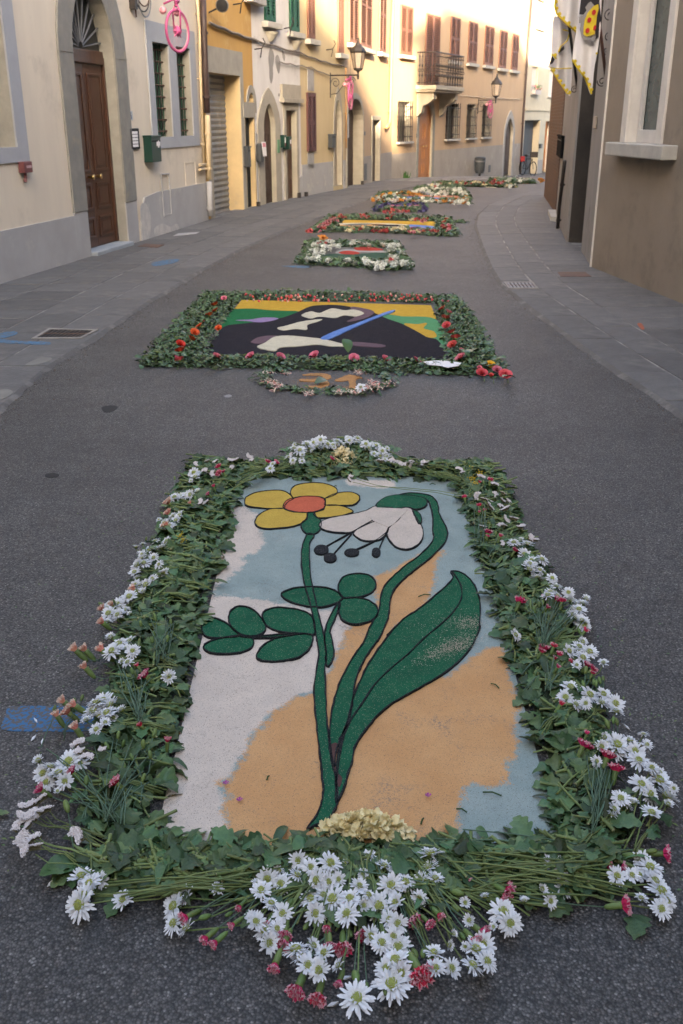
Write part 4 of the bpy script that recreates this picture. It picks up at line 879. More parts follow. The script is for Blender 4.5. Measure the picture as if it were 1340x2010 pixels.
# pink bicycle wheels hung over the street
def pink_wheel(label, px, py, hpx, Y, A=None):
    r_ = ray(px, py); c = r_ * (Y / r_.y) + Vector((0, 0, CAMH)); Rr = hpx / 2 / FPX * (c.y * CP - (c.z - CAMH) * SP)
    t = thing('pink_bicycle_wheel', label, 'wheel', c, 'pink bicycle wheels hung above the street'); up = Vector((0, 0, 1)); A = Vector(A or (1, 0, 0)).normalized(); ax = A.cross(up)
    q = MB(); q.torus(c, A, up, Rr, Rr * .07, 30, 8); q.build('rim', pink, t, smooth=True)
    q = MB(); q.torus(c, A, up, Rr * .93, Rr * .035, 30, 5); q.build('inner_rim', pink_pale, t, smooth=True)
    sp = MB(); sp.tube([(0, 0, 0), (0, 0, Rr * .93)], .0016, 4); sme = sp.mesh('spoke', [pink_pale])
    for i in range(20):
        a = 2 * math.pi * i / 20; d = A * math.cos(a) + up * math.sin(a); inst(sme, 'spoke', t, (0, 0, 0), d.to_track_quat('Z', 'Y'))
    q = MB(); Mx = ax.to_track_quat('Z', 'Y').to_matrix(); q.lathe([(.015, -.06), (Rr * .2, -.03), (Rr * .24, 0), (Rr * .2, .03), (.015, .06)], 10, c, Mx)
    for i in range(8): a = 2 * math.pi * i / 8; d = A * math.cos(a) + up * math.sin(a); q.tube([c + d * Rr * .15, c + d * Rr * (.42 if i % 2 else .3)], .02, 5, r2=.004)
    q.build('hub_rosette', pink, t)
    q = MB()
    for s_ in (-1, 1): q.tube([c + ax * .05 * s_, c + ax * .06 * s_ + up * Rr * .95, c + ax * .01 * s_ + up * Rr * 1.25], .012, 6)
    q.tube([c + up * Rr * 1.2, c + up * Rr * 1.6], .022, 8); q.tube([c + up * Rr * 1.25 - A * Rr * .55 - ax * .1, c + up * Rr * 1.45 - A * Rr * .3, c + up * Rr * 1.45 + A * Rr * .3, c + up * Rr * 1.25 + A * Rr * .55 - ax * .1], .014, 6); q.build('fork', pink, t, smooth=True)
    for s_ in (-1, 1):
        q = MB(); q.lathe([(.005, -.05), (.04, -.03), (.05, 0), (.04, .03), (.005, .05)], 8, c + up * Rr * (.95) + A * Rr * .62 * s_ - ax * .1); q.build('pompom', pink_pale, t, smooth=True)
    q = MB(); q.tube([c + up * Rr * 1.6, c + up * Rr * 1.6 + Vector((0, 0, 1.6 if Rr > .2 else 1.2))], .003, 4); q.build('wire', iron, t)
pink_wheel('largest pink painted bicycle wheel, hung before the double window of the beige house', 348, 61, 74, 14.2, (.50, 1, 0))
pink_wheel('narrow pink bicycle wheel hung before the deep arched door of the peach house', 687.5, 190, 46, 24, (.18, 1, 0))
pink_wheel('small distant pink bicycle wheel under the farther lantern', 962.5, 218, 25, 38, (.6, 1, 0))
# bicycle leaning at the garage
def bicycle():
    uu, _ = WF.uz(1021, 345, -.25); c0 = WF.P(uu + .12, -.30, 0); g = gz(c0.y); d = Vector((WF.d.x, WF.d.y, 0)); up = Vector((0, 0, 1)); L = 1.0
    d = (d * .30 - Vector((WF.n.x, WF.n.y, 0)) * .12 + Vector((0, -.9, 0))).normalized()
    c0.z = g + .33; c1 = c0 + d * L; t = thing('bicycle', 'dark bicycle with a red bag parked at the cream garage', 'bicycle', (c0.x, c0.y, g))
    for c in (c0, c1):
        q = MB(); q.torus(c, d, up, .31, .022, 24, 6); w_ = q.build('wheel', black_gloss, t, smooth=True)
        q = MB()
        for i in range(12): a = math.pi * i / 6; q.tube([c, c + (d * math.cos(a) + up * math.sin(a)) * .3], .0025, 3)
        q.build('spokes', metal_grey, t)
    bb = c0 + d * .45 - up * .05; st = c0 + d * .32 + up * .42; hd = c1 - d * .13 + up * .42
    q = MB()
    for a, b in ((c0, bb), (c0, st), (bb, st), (bb, hd), (st, hd), (hd, c1)): q.tube([a, b], .016, 6)
    q.build('frame', black_gloss, t); sd = Vector((-d.y, d.x, 0))
    q = MB(); q.tube([hd, hd + up * .18], .014, 6); q.tube([hd + up * .18 - sd * .27, hd + up * .2, hd + up * .18 + sd * .27], .012, 6); q.build('handlebar', metal_grey, t)
    q = MB(); s_ = st + up * .14; q.tube([s_ - d * .13, s_ + d * .12], .05, 8, r2=.025); q.tube([st, s_], .013, 5); q.build('saddle', black_gloss, t)
    q = MB(); b = c1 + up * .62; q.box(b.x - .16, b.x + .16, b.y - .13, b.y + .13, b.z - .12, b.z + .12); q.build('basket', iron, t, bevel=.01)
    q = MB(); b = c0 + up * .42 - d * .05; q.box(b.x - .1, b.x + .1, b.y - .1, b.y + .1, b.z - .15, b.z + .1); q.build('red_bag', M('red_fabric', (.35, .03, .03)), t, bevel=.03)
bicycle()
# flower box on the cream house
x = wF[1]; t = thing('flower_box', 'small flower box with green leaves and pink blooms on the cream house window', 'flower box', WF.P((x[0] + x[1]) / 2, -.1, x[2]))
q = MB(WF); q.box(x[0], x[1], -.22, -.06, x[2] + .02, x[2] + .2); q.build('trough', M('white_trough', (.5, .45, .42)), t)
q = MB()
for i in range(160):
    c = WF.P(random.uniform(x[0], x[1]), random.uniform(-.26, -.02), x[2] + random.uniform(.18, .42)); a = Vector([random.gauss(0, .04) for _ in range(3)]); b = Vector([random.gauss(0, .04) for _ in range(3)]); q.add([c, c + a, c + b], [(0, 1, 2)], 1 if random.random() < .25 else 0)
tag(q.build('plants', [M('box_leaf', (.05, .13, .04)), M('box_bloom', (.5, .12, .2))], t), kind='stuff')
# small weed at the foot of the peach wall
u, _ = W2.uz(791, 352); c = W2.P(u, -.08, gnd(W2, u)); q = MB()
for i in range(40): a = random.uniform(0, 6.28); h = random.uniform(.08, .3); p = c + Vector((random.gauss(0, .08), random.gauss(0, .05), 0)); e = p + Vector((math.cos(a) * .08, math.sin(a) * .08, h)); s_ = Vector((.02, 0, 0)); q.add([p - s_, p + s_, e], [(0, 1, 2)])
tag(q.build('weed', M('weed_green', (.05, .12, .03)), org=c), 'tuft of green weeds at the foot of the peach wall left of the orange door', 'weed')
# ---- right side: boxes, drainpipe
t = post('mailbox', 'black wall mailbox on the grey house beside the brick corner', 'mailbox', WR3, 1098, 1107, 266, 309, .05, M('matt_black_metal', (.012, .012, .013), rough=.9, spec=.03, bump=0))
wbox('intercom', 'small cream intercom on the strip of wall left of the brown corner house', 'intercom', WR2, 1168.5, 1172.5, 228, 252, .03, M('cream_plastic', (.45, .38, .30)))
wpipe('drainpipe', 'thin dark drainpipe low on the grey right hand house', WR3, ((1108, 316), (1103, 360), (1097, 410), (1094, 450)), .028, iron, v=-.05, clamps=2)
q = MB(); q.slab([tuple(G(*p).xy) for p in ((1075, 422), (1090, 422), (1092, 438), (1080, 437))], .02, .10); tag(q.build('stone_step', sill_stone, org=G(1083, 430)), 'low pale stone step at the foot of the brick corner', 'step')
# ---- flags of the right hand houses
flag_white = M('white_flag_cloth', (.74, .72, .72), (.66, .64, .65), 3, bump=.05, trans=.25); flag_black = M('black_flag_cloth', (.018, .016, .022), bump=0); flag_yellow = M('yellow_flag_trim', (.62, .47, .03), bump=0, trans=.15)
flag_red = M('red_flag_ball', (.40, .025, .02), bump=0); flag_grey = M('grey_flag_mantling', (.23, .22, .22), bump=0)
pole_mat = M('brown_flag_pole', (.10, .055, .045), rough=.4)
def onY(px, py, Y): r = ray(px, py); return r * (Y / r.y) + Vector((0, 0, CAMH))
def cloth(name, parent, px, Y, mat, amp=.05, off=0, folds=2.6, thick=.004, fx=1100, fw=60):
    # a piece of cloth cut to its outline, hanging in folds at distance Y
    pts = smooth_poly(px, True, 3) if name == 'cloth' else px
    fold = lambda x, y: amp * math.sin((x - fx) / fw * math.pi * folds + y * .012) + off
    # fill with a grid of strips so that the folds bend the cloth
    xs = [p[0] for p in pts]; x0, x1 = min(xs), max(xs); N = max(3, int((x1 - x0) / 2.2)); q = MB(); cols = []
    def cut(x):
        ys = []
        for i in range(len(pts)):
            a, b = pts[i], pts[(i + 1) % len(pts)]
            if (a[0] <= x < b[0]) or (b[0] <= x < a[0]): ys.append(a[1] + (b[1] - a[1]) * (x - a[0]) / (b[0] - a[0]))
        ys.sort(); return ys
    for i in range(N + 1):
        x = x0 + .02 + (x1 - x0 - .04) * i / N; ys = cut(x); cols.append((x, ys[0], ys[-1]) if len(ys) >= 2 else None)
    K = 8
    for a, b in zip(cols, cols[1:]):
        if not a or not b: continue
        L = [onY(a[0], a[1] + (a[2] - a[1]) * k / K, Y + fold(a[0], a[1] + (a[2] - a[1]) * k / K)) for k in range(K + 1)]
        Rr = [onY(b[0], b[1] + (b[2] - b[1]) * k / K, Y + fold(b[0], b[1] + (b[2] - b[1]) * k / K)) for k in range(K + 1)]
        for k in range(K):
            e = Vector((0, thick, 0)); q.add([L[k], Rr[k], Rr[k + 1], L[k + 1], L[k] + e, Rr[k] + e, Rr[k + 1] + e, L[k + 1] + e], [(0, 1, 2, 3), (7, 6, 5, 4), (0, 4, 5, 1), (3, 2, 6, 7)])
    return q.build(name, mat, parent, smooth=False)
def trim(parent, px, Y, wd=2.2, off=-.012, fx=1100, fw=60, folds=2.6, amp=.05, lobes=True):
    p = px; q = MB()
    fold = lambda x, y: amp * math.sin((x - fx) / fw * math.pi * folds + y * .012) + off
    for i in range(len(p) - 1):
        a, b = p[i], p[i + 1]; n = max(2, int(math.hypot(b[0] - a[0], b[1] - a[1]) / 3))
        q.tube([onY(a[0] + (b[0] - a[0]) * k / n, a[1] + (b[1] - a[1]) * k / n, Y + fold(a[0] + (b[0] - a[0]) * k / n, a[1] + (b[1] - a[1]) * k / n)) for k in range(n + 1)], wd / FPX * Y, 6)
        if lobes:
            m = max(1, int(math.hypot(b[0] - a[0], b[1] - a[1]) / 9))
            for k in range(m):
                s_ = (k + .5) / m; x, y = a[0] + (b[0] - a[0]) * s_ + 2, a[1] + (b[1] - a[1]) * s_ - 3; c = onY(x, y, Y + fold(x, y)); r = 3.0 / FPX * Y
                q.lathe([(.001, -.006), (r, -.003), (r, .003), (.001, .006)], 8, c, Vector((0, -1, 0)).to_track_quat('Z', 'Y').to_matrix())
    q.build('yellow_trim', flag_yellow, parent)
def disc(parent, name, cx, cy, rx, ry, Y, mat, tilt=0, thick=.005):
    q = MB(); n = 18; a = []
    for k in range(n): t_ = 2 * math.pi * k / n; x = rx * math.cos(t_); y = ry * math.sin(t_); a.append((cx + x * math.cos(tilt) - y * math.sin(tilt), cy + x * math.sin(tilt) + y * math.cos(tilt)))
    P1 = [onY(x, y, Y) for x, y in a]; P2 = [p + Vector((0, thick, 0)) for p in P1]; q.add(P1 + P2, [tuple(range(n))[::-1], tuple(range(n, 2 * n))] + [(i, (i + 1) % n, n + (i + 1) % n, n + i) for i in range(n)]); q.build(name, mat, parent)
z2 = lambda x, y: (1060 + x / 7.444, y / 7.444)
def flat(parent, name, pts, Y, mat, thick=.005):
    q = MB(); P1 = [onY(x, y, Y) for x, y in pts]; P2 = [p + Vector((0, thick, 0)) for p in P1]; n = len(pts); tri = tessellate_polygon([[Vector((x, y, 0)) for x, y in pts]])
    q.add(P1, tri); q.add(P2, tri); q.add(P1 + P2, [(i, (i + 1) % n, n + (i + 1) % n, n + i) for i in range(n)]); return q.build(name, mat, parent)
Y1 = 12.55
f1 = thing('flag', 'white and black flag with a yellow shield of red balls hanging on the right', 'flag', onY(1152, 185, Y1))
cloth('cloth', f1, [z2(*p) for p in ((600, -160), (900, -160), (880, 60), (895, 320), (830, 800), (790, 1000), (752, 1380), (700, 1290), (600, 1040), (470, 870), (520, 500), (560, 240))], Y1, flag_white, .03, fx=1125, fw=40)
flat(f1, 'black_quarter', [z2(*p) for p in ((612, -160), (900, -160), (865, 20), (895, 310), (865, 330), (855, 540), (812, 580), (800, 400), (830, 130), (700, 110), (640, 215), (572, 208))], Y1 - .045, flag_black)
flat(f1, 'mantling', [z2(*p) for p in ((570, 250), (620, 230), (680, 150), (660, 110), (700, 50), (740, 20), (775, 60), (800, 90), (700, 230), (640, 400), (650, 520), (740, 560), (800, 510), (800, 600), (760, 615), (740, 580), (680, 590), (610, 560), (580, 430), (600, 330), (565, 340))], Y1 - .055, flag_grey)
flat(f1, 'shield', [z2(*p) for p in ((850, 60), (780, 90), (700, 180), (650, 290), (635, 400), (630, 500), (680, 535), (740, 520), (790, 500), (815, 380), (830, 230), (855, 130))], Y1 - .068, flag_yellow)
for cx, cy in ((786, 180), (720, 292), (692, 446), (797, 405)): a = z2(cx, cy); disc(f1, 'red_ball', a[0], a[1], 4.0 if cx != 797 else 2.6, 5.4, Y1 - .078, flag_red, .3)
trim(f1, [z2(*p) for p in ((470, 875), (580, 1040), (660, 1140), (750, 1370))], Y1, 1.6, fx=1125, fw=40, amp=.03, off=-.03)
trim(f1, [z2(*p) for p in ((815, 790), (835, 770))], Y1, 1.6, fx=1125, fw=40, amp=.03, off=-.03, lobes=False)
q = MB(); q.tube([onY(1153, -40, Y1 + .06), onY(1178, 60, Y1 + .06), onY(1189, 151, Y1 + .12)], .020, 8); q.build('pole', pole_mat, f1, smooth=True)
Y2 = 15.2
f2 = thing('flag', 'plain white flag with yellow scalloped edge, upper one of the left pair', 'flag', onY(1112, 60, Y2))
cloth('cloth', f2, [z2(*p) for p in ((235, -160), (600, -160), (560, 300), (530, 465), (440, 410), (360, 320), (240, 195))], Y2, flag_white, .05, fx=1090, fw=50)
trim(f2, [z2(*p) for p in ((240, -160), (215, 90), (240, 195), (360, 315), (450, 400), (530, 465))], Y2, 1.7, fx=1090, fw=50, amp=.05, off=-.02)
q = MB(); q.tube([onY(1100, -40, Y2 + .1), onY(1118, 60, Y2 + .1), onY(1133, 172, Y2 + .2)], .02, 8); q.build('pole', black_gloss, f2, smooth=True)
f3 = thing('flag', 'folded white, black and yellow flag hanging lowest at the left of the brackets', 'flag', onY(1095, 130, Y2 + .25))
cloth('cloth', f3, [z2(*p) for p in ((210, 230), (330, 330), (430, 440), (440, 560), (470, 1000), (440, 1380), (400, 1370), (150, 1000), (110, 990), (170, 820), (165, 500))], Y2 + .25, flag_white, .06, fx=1080, fw=45, folds=3)
flat(f3, 'black_patch', [z2(*p) for p in ((265, 790), (290, 720), (350, 660), (350, 720))], Y2 + .15, flag_black)
flat(f3, 'black_patch', [z2(*p) for p in ((135, 950), (160, 850), (175, 815), (215, 870), (180, 930))], Y2 + .15, flag_black)
trim(f3, [z2(*p) for p in ((330, 430), (430, 460), (400, 590), (300, 680), (265, 760))], Y2 + .15, 1.2, amp=.0, off=0, lobes=False)
trim(f3, [z2(*p) for p in ((175, 790), (235, 860))], Y2 + .15, 1.6, amp=0, off=0)
trim(f3, [z2(*p) for p in ((150, 990), (280, 1005), (460, 995))], Y2 + .15, 1.0, amp=0, off=0, lobes=False)
trim(f3, [z2(*p) for p in ((160, 1010), (260, 1170), (400, 1370), (435, 1370))], Y2 + .15, 1.2, amp=0, off=0)
def iron_bracket(label, Y, bar, scr):
    t = thing('iron_bracket', label, 'bracket', onY(bar[0][0], bar[0][1], Y)); q = MB(); q.tube([onY(x, y, Y) for x, y in bar], .009, 5); q.build('bar', iron, t)
    for (cx, cy, r, s_, ph) in scr:
        c = onY(cx, cy, Y); A = Vector((math.cos(ph), 0, math.sin(ph))); B = Vector((-math.sin(ph), 0, math.cos(ph))) * s_
        q = MB(); q.tube(scroll(c, A, B, r / FPX * Y, 1.5, 24), .006, 5); q.build('scroll', iron, t)
iron_bracket('nearer wrought iron scroll bracket beside the shield flag', 12.75, [z2(1105, 90), z2(1095, 250), z2(1040, 640), z2(975, 1150), z2(965, 1290)], [(*z2(1015, 225), 11.5, 1, 0), (*z2(1000, 540), 8, 1, 0), (*z2(975, 745), 7, -1, 0), (*z2(905, 1190), 9, 1, 3)])
iron_bracket('farther wrought iron scroll bracket behind the lowest flag', 15.4, [z2(560, 900), z2(545, 1280), z2(540, 1400)], [(*z2(500, 1310), 7, 1, 0)])
# ---- drains, covers and paint on the ground
def gquad(px, z=0.0): return [G(*p) for p in px]
def drain(label, corners, nb, W_mat, dz, split=False):
    a, b, c, d = [G(*p) for p in corners]; ctr = (a + b + c + d) / 4; t = thing('drain_grate', label, 'drain', ctr)
    def at(s_, r_): return (a.lerp(b, s_)).lerp(d.lerp(c, s_), r_)
    q = MB(); 
    for (s0, s1, r0, r1) in ((0, 1, 0, .1), (0, 1, .9, 1), (0, .07, .1, .9), (.93, 1, .1, .9)):
        p = [at(s0, r0), at(s1, r0), at(s1, r1), at(s0, r1)]; q.hexa([x + Vector((0, 0, dz - .02)) for x in p] + [x + Vector((0, 0, dz + .006)) for x in p])
    q.build('frame', W_mat, t)
    q = MB(); p = [at(.07, .1), at(.93, .1), at(.93, .9), at(.07, .9)]; q.add([x + Vector((0, 0, dz + .0006)) for x in p], [(0, 1, 2, 3)]); q.build('pit_shade', black_gloss, t)  # flat black sheet stands in for the shaded hollow under the bars
    for i in range(nb):
        s0 = .07 + .86 * (i + .18) / nb; s1 = .07 + .86 * (i + .72) / nb
        for (r0, r1) in ((.12, .48), (.52, .88)):
            p = [at(s0, r0), at(s1, r0), at(s1, r1), at(s0, r1)]; q = MB(); q.hexa([x + Vector((0, 0, dz + .001)) for x in p] + [x + Vector((0, 0, dz + .005)) for x in p]); q.build('bar', iron if not split else metal_grey, t)
    q = MB(); p = [at(.07, .47), at(.93, .47), at(.93, .53), at(.07, .53)]; q.hexa([x + Vector((0, 0, dz + .0012)) for x in p] + [x + Vector((0, 0, dz + .0055)) for x in p]); q.build('cross_bar', rust, t)
pale_m = M('pale_cement', (.28, .265, .24), (.20, .19, .175), 8, bump=.4)
drain('square rusty drain grate with pale cement edge in the left paving', ((62, 671), (160, 670), (194, 653), (96, 650)), 10, pale_m, .023)
drain('slotted metal drain grate in the right paving near the kerb', ((998, 571), (1056, 571), (1046, 558), (988, 558)), 7, pale_m, .023, True)
def cover(label, corners, mat, z=.023):
    p = [G(*c) for c in corners]; q = MB(); q.hexa([x + Vector((0, 0, z - .02)) for x in p] + [x + Vector((0, 0, z + .004)) for x in p]); tag(q.build('manhole_cover', mat, org=sum(p, Vector()) / 4), label, 'cover')
cover('brown rectangular metal cover in the right pavement near the corner', ((1100, 547), (1160, 547), (1148, 538), (1094, 538)), rust)
cover('small brown cover in the left pavement by the stone doorstep', ((270, 487), (310, 489), (322, 484), (285, 482)), rust)
cover('dark metal cover in the left pavement near the ochre house', ((340, 466), (385, 462), (392, 458), (350, 461)), plinth_grey, .021)
def painted(name, label, polys, mat, z, cat):
    q = MB(); ps = []
    for pl_ in polys:
        pts = [G(*p) for p in pl_]; ps += pts; q.slab(smooth_poly([(p.x, p.y) for p in pts], True, 3), z - .004, z, drape=True)
    return tag(q.build(name, mat, org=ps[0]), label, cat)
blue_paint = M('worn_blue_spray_paint', (.035, .13, .27), (.098, .092, .086), 75, bump=.3, bscale=150, lo=.47, hi=.52, rough=.7)
blue2 = M('blue_spray_paint', (.05, .15, .27), (.10, .115, .13), 30, lo=.42, hi=.6, bump=.3)
painted('blue_paint_mark', 'worn blue painted bar on the asphalt beside the left flower border', [((22, 1388), (110, 1386), (192, 1389), (190, 1410), (176, 1434), (90, 1436), (10, 1434), (4, 1420), (12, 1402))], blue_paint, .0015, 'paint mark')
painted('blue_paint_mark', 'blue sprayed T mark on the left paving beside the drain', [((0, 660), (30, 656), (32, 662), (0, 670)), ((-5, 671), (40, 675), (95, 677), (92, 682), (30, 680), (-5, 677))], blue2, .0245, 'paint mark')
painted('blue_paint_mark', 'small blue sprayed mark on the paving near the stone doorstep', [((298, 520), (330, 513), (352, 513), (340, 520), (305, 526))], blue2, .0245, 'paint mark')
painted('blue_paint_mark', 'small blue stroke on the asphalt left of the white flowered carpet', [((552, 522), (585, 522), (606, 522), (603, 526), (575, 525))], blue2, .003, 'paint mark')
painted('orange_paint_mark', 'tiny orange scribble on the right paving', [((1250, 641), (1258, 640), (1264, 650), (1258, 651))], M('orange_spray', (.35, .10, .05), bump=0), .0245, 'paint mark')
painted('tar_stain', 'dark oval tar stain on the asphalt at the left', [((199, 800), (215, 796), (231, 799), (220, 808), (205, 809))], M('dark_tar', (.030, .029, .028)), .002, 'stain')
painted('tar_stain', 'flat dark stain on the asphalt nearest the left border top', [((88, 932), (102, 929), (116, 932), (110, 937), (92, 937))], M('dark_tar', (.03, .03, .03)), .002, 'stain')
painted('bleached_stain', 'small white splash on the asphalt below the second carpet', [((440, 777), (450, 775), (455, 778), (447, 781), (441, 780))], M('chalk_white', (.26, .26, .26)), .002, 'stain')
painted('cement_patch', 'pale oval cement patch on the left kerb stones', [((50, 722), (75, 710), (100, 708), (98, 714), (70, 722))], M('pale_patch', (.20, .20, .18)), .0245, 'patch')
painted('cement_patch', 'pale round cement patch at the left edge of the view', [((-10, 778), (0, 772), (18, 771), (26, 777), (15, 786), (0, 790)),], M('pale_patch', (.20, .20, .18)), .0245, 'patch')
# ------------------------------------------------------------------ the carpets of coloured sand
def sand(name, c, c2=None, fleck=None, amt=.05):
    m = M(name, c, c2 or tuple(x * .86 for x in c), 14, rough=.95, bump=.5, bscale=420, spec=.1)
    t = m.node_tree; b = t.nodes['Principled BSDF']; src = b.inputs['Base Color'].links[0].from_socket
    tc = t.nodes.new('ShaderNodeTexCoord'); n = t.nodes.new('ShaderNodeTexVoronoi'); n.inputs['Scale'].default_value = 620; lk(t, tc.outputs['Object'], n.inputs[0])
    sp = t.nodes.new('ShaderNodeSeparateColor'); lk(t, n.outputs['Color'], sp.inputs[0])
    r = t.nodes.new('ShaderNodeMapRange'); r.inputs[1].default_value = 1 - amt; r.inputs[2].default_value = 1 - amt + .01; lk(t, sp.outputs[1], r.inputs[0])
    x = t.nodes.new('ShaderNodeMix'); x.data_type = 'RGBA'; lk(t, r.outputs[0], x.inputs[0]); lk(t, src, x.inputs[6]); x.inputs[7].default_value = (*(fleck or tuple(v * .45 for v in c)), 1)
    v = t.nodes.new('ShaderNodeMapRange'); v.inputs[3].default_value = .86; v.inputs[4].default_value = 1.12; lk(t, sp.outputs[0], v.inputs[0])
    y = t.nodes.new('ShaderNodeMix'); y.data_type = 'RGBA'; y.blend_type = 'MULTIPLY'; y.inputs[0].default_value = 1; lk(t, x.outputs[2], y.inputs[6]); lk(t, v.outputs[0], y.inputs[7]); lk(t, y.outputs[2], b.inputs['Base Color'])
    return m
sd_green = sand('green_sand', (.018, .115, .058), (.014, .09, .048), (.30, .28, .20), .035)
sd_yellow = sand('yellow_sand', (.55, .38, .075), (.48, .33, .065)); sd_coral = sand('coral_sand', (.56, .135, .075))
sd_black = sand('black_sand', (.016, .017, .020), (.022, .023, .026), (.10, .11, .10), .08); sd_white = sand('white_sand', (.60, .52, .44), (.53, .46, .385))
sd_orange = sand('orange_sand', (.55, .31, .135))
c7 = lambda x, y: (300 + x / 1.9143, 840 + y / 1.9143)
c8 = lambda x, y: (300 + x / 1.675, 1200 + y / 1.675)
def gp(p): q = G(*p); return (q.x, q.y)
def P7(s): return [gp(c7(*p)) for p in s]
def P8(s): return [gp(c8(*p)) for p in s]
def sdist(X, Y, poly):                                      # signed distance to an outline, positive inside
    p = np.array(poly); n = len(p); ins = np.zeros(X.shape, bool); D = np.full(X.shape, 1e9)
    for i in range(n):
        a, b = p[i], p[(i + 1) % n]; ex, ey = b - a; wx, wy = X - a[0], Y - a[1]; t = np.clip((wx * ex + wy * ey) / (ex * ex + ey * ey + 1e-12), 0, 1)
        D = np.minimum(D, np.hypot(wx - ex * t, wy - ey * t)); c = ((a[1] > Y) != (b[1] > Y)) & (X < ex * (Y - a[1]) / (b[1] - a[1] + 1e-12) + a[0]); ins ^= c
    return np.where(ins, D, -D)
white_polys = [P7([(120, 470), (300, 300), (350, 300), (392, 330), (385, 375), (412, 405), (415, 440), (395, 472), (330, 492), (352, 512), (300, 555), (262, 590), (180, 640), (60, 660)]),
    P7([(60, 640), (200, 628), (350, 645), (480, 662), (600, 690), (700, 690), (745, 682), (735, 745), (700, 800), (690, 881), (500, 930), (60, 930)]),
    P8([(100, 100), (660, 40), (655, 60), (620, 110), (590, 190), (560, 240), (530, 270), (470, 285), (440, 312), (390, 340), (350, 390), (318, 420), (312, 470), (280, 500), (258, 550), (215, 572), (245, 620), (228, 660), (248, 700), (250, 800), (-40, 800), (-40, 400)]),
    P7([(720, 200), (900, 200), (915, 222), (860, 232), (790, 225), (735, 218)])]
orange_polys = [P8([(690, 20), (640, 60), (620, 110), (590, 185), (560, 240), (530, 275), (470, 285), (440, 312), (390, 340), (350, 390), (318, 420), (312, 470), (280, 500), (258, 550), (215, 572), (245, 620), (228, 660), (248, 700), (250, 800), (1010, 800), (1005, 690), (998, 650), (1018, 600), (1050, 572), (1100, 578), (1160, 576), (1172, 540), (1158, 505), (1190, 492), (1192, 430), (1185, 385), (1200, 330), (1212, 300), (1180, 265), (1172, 200), (1150, 118), (1100, 130), (1040, 160), (960, 225), (860, 200), (760, 20)]),
    P7([(690, 900), (720, 790), (758, 745), (850, 735), (838, 660), (828, 600), (842, 562), (915, 528), (1000, 482), (1090, 468), (1062, 520), (1058, 600), (1030, 662), (940, 730), (860, 820), (800, 900)])]
cor = [gp(p) for p in ((300, 1672), (1100, 1655), (905, 938), (470, 938))]
NX, NY = 110, 250
sx, sy = np.meshgrid(np.linspace(0, 1, NX), np.linspace(0, 1, NY))
CX = (cor[0][0] * (1 - sx) + cor[1][0] * sx) * (1 - sy) + (cor[3][0] * (1 - sx) + cor[2][0] * sx) * sy
CY = (cor[0][1] * (1 - sx) + cor[1][1] * sx) * (1 - sy) + (cor[3][1] * (1 - sx) + cor[2][1] * sx) * sy
carpet = thing('sand_carpet', 'nearest flower carpet, a yellow flower and white bellflower drawn in coloured sand', 'flower carpet', (0, 3.2, 0))
mm = bpy.data.materials.new('sand_ground'); mm.use_nodes = True; t = mm.node_tree; b = t.nodes['Principled BSDF']; b.inputs['Roughness'].default_value = .95; b.inputs['Specular IOR Level'].default_value = .1
tc = t.nodes.new('ShaderNodeTexCoord')
def nz(sc, d=5, ro=.6):
    n = t.nodes.new('ShaderNodeTexNoise'); n.inputs['Scale'].default_value = sc; n.inputs['Detail'].default_value = d; n.inputs['Roughness'].default_value = ro; lk(t, tc.outputs['Object'], n.inputs[0]); return n.outputs[0]
def mth(o, a, bb):
    m = t.nodes.new('ShaderNodeMath'); m.operation = o
    for i, x in enumerate((a, bb)):
        if isinstance(x, (int, float)): m.inputs[i].default_value = x
        else: lk(t, x, m.inputs[i])
    return m.outputs[0]
def mrr(x, a, c, d=0, e=1): r = t.nodes.new('ShaderNodeMapRange'); r.inputs[1].default_value = a; r.inputs[2].default_value = c; r.inputs[3].default_value = d; r.inputs[4].default_value = e; lk(t, x, r.inputs[0]); return r.outputs[0]
def mixc(f, a, c, mode='MIX'):
    x = t.nodes.new('ShaderNodeMix'); x.data_type = 'RGBA'; x.blend_type = mode
    for i, v in ((0, f), (6, a), (7, c)):
        if isinstance(v, tuple): x.inputs[i].default_value = (*v, 1)
        elif isinstance(v, (int, float)): x.inputs[i].default_value = v
        else: lk(t, v, x.inputs[i])
    return x.outputs[2]
vor = t.nodes.new('ShaderNodeTexVoronoi'); vor.inputs['Scale'].default_value = 640; lk(t, tc.outputs['Object'], vor.inputs[0]); vs_ = t.nodes.new('ShaderNodeSeparateColor'); lk(t, vor.outputs['Color'], vs_.inputs[0])
grain = mth('SUBTRACT', vs_.outputs[2], .5)
lown = mth('SUBTRACT', nz(11, 5), .5); finen = mth('SUBTRACT', nz(45, 5, .75), .5)
def mask(nm):
    at = t.nodes.new('ShaderNodeAttribute'); at.attribute_name = nm
    s = mth('ADD', mth('MULTIPLY', lown, .05), mth('MULTIPLY', finen, .085)); s = mth('ADD', s, mth('MULTIPLY', grain, .022)); return mrr(mth('ADD', at.outputs['Fac'], s), -.003, .003)
c = mixc(mrr(nz(7), .35, .65), (.285, .345, .325), (.235, .30, .285))
c = mixc(mask('white'), c, mixc(mrr(nz(6), .35, .65), (.60, .52, .435), (.52, .45, .38)))
c = mixc(mask('orange'), c, mixc(mrr(nz(5), .35, .65), (.56, .325, .15), (.50, .275, .12)))
c = mixc(mth('MULTIPLY', mrr(nz(3.6, 7, .7), .54, .70), mrr(nz(120, 3, .8), .50, .58)), c, (.17, .155, .14))       # grit showing where the sand is thin
c = mixc(mrr(vs_.outputs[1], .965, .97), c, (.12, .11, .10)); c = mixc(1.0, c, mrr(vs_.outputs[0], 0, 1, .86, 1.12), 'MULTIPLY'); lk(t, c, b.inputs['Base Color'])
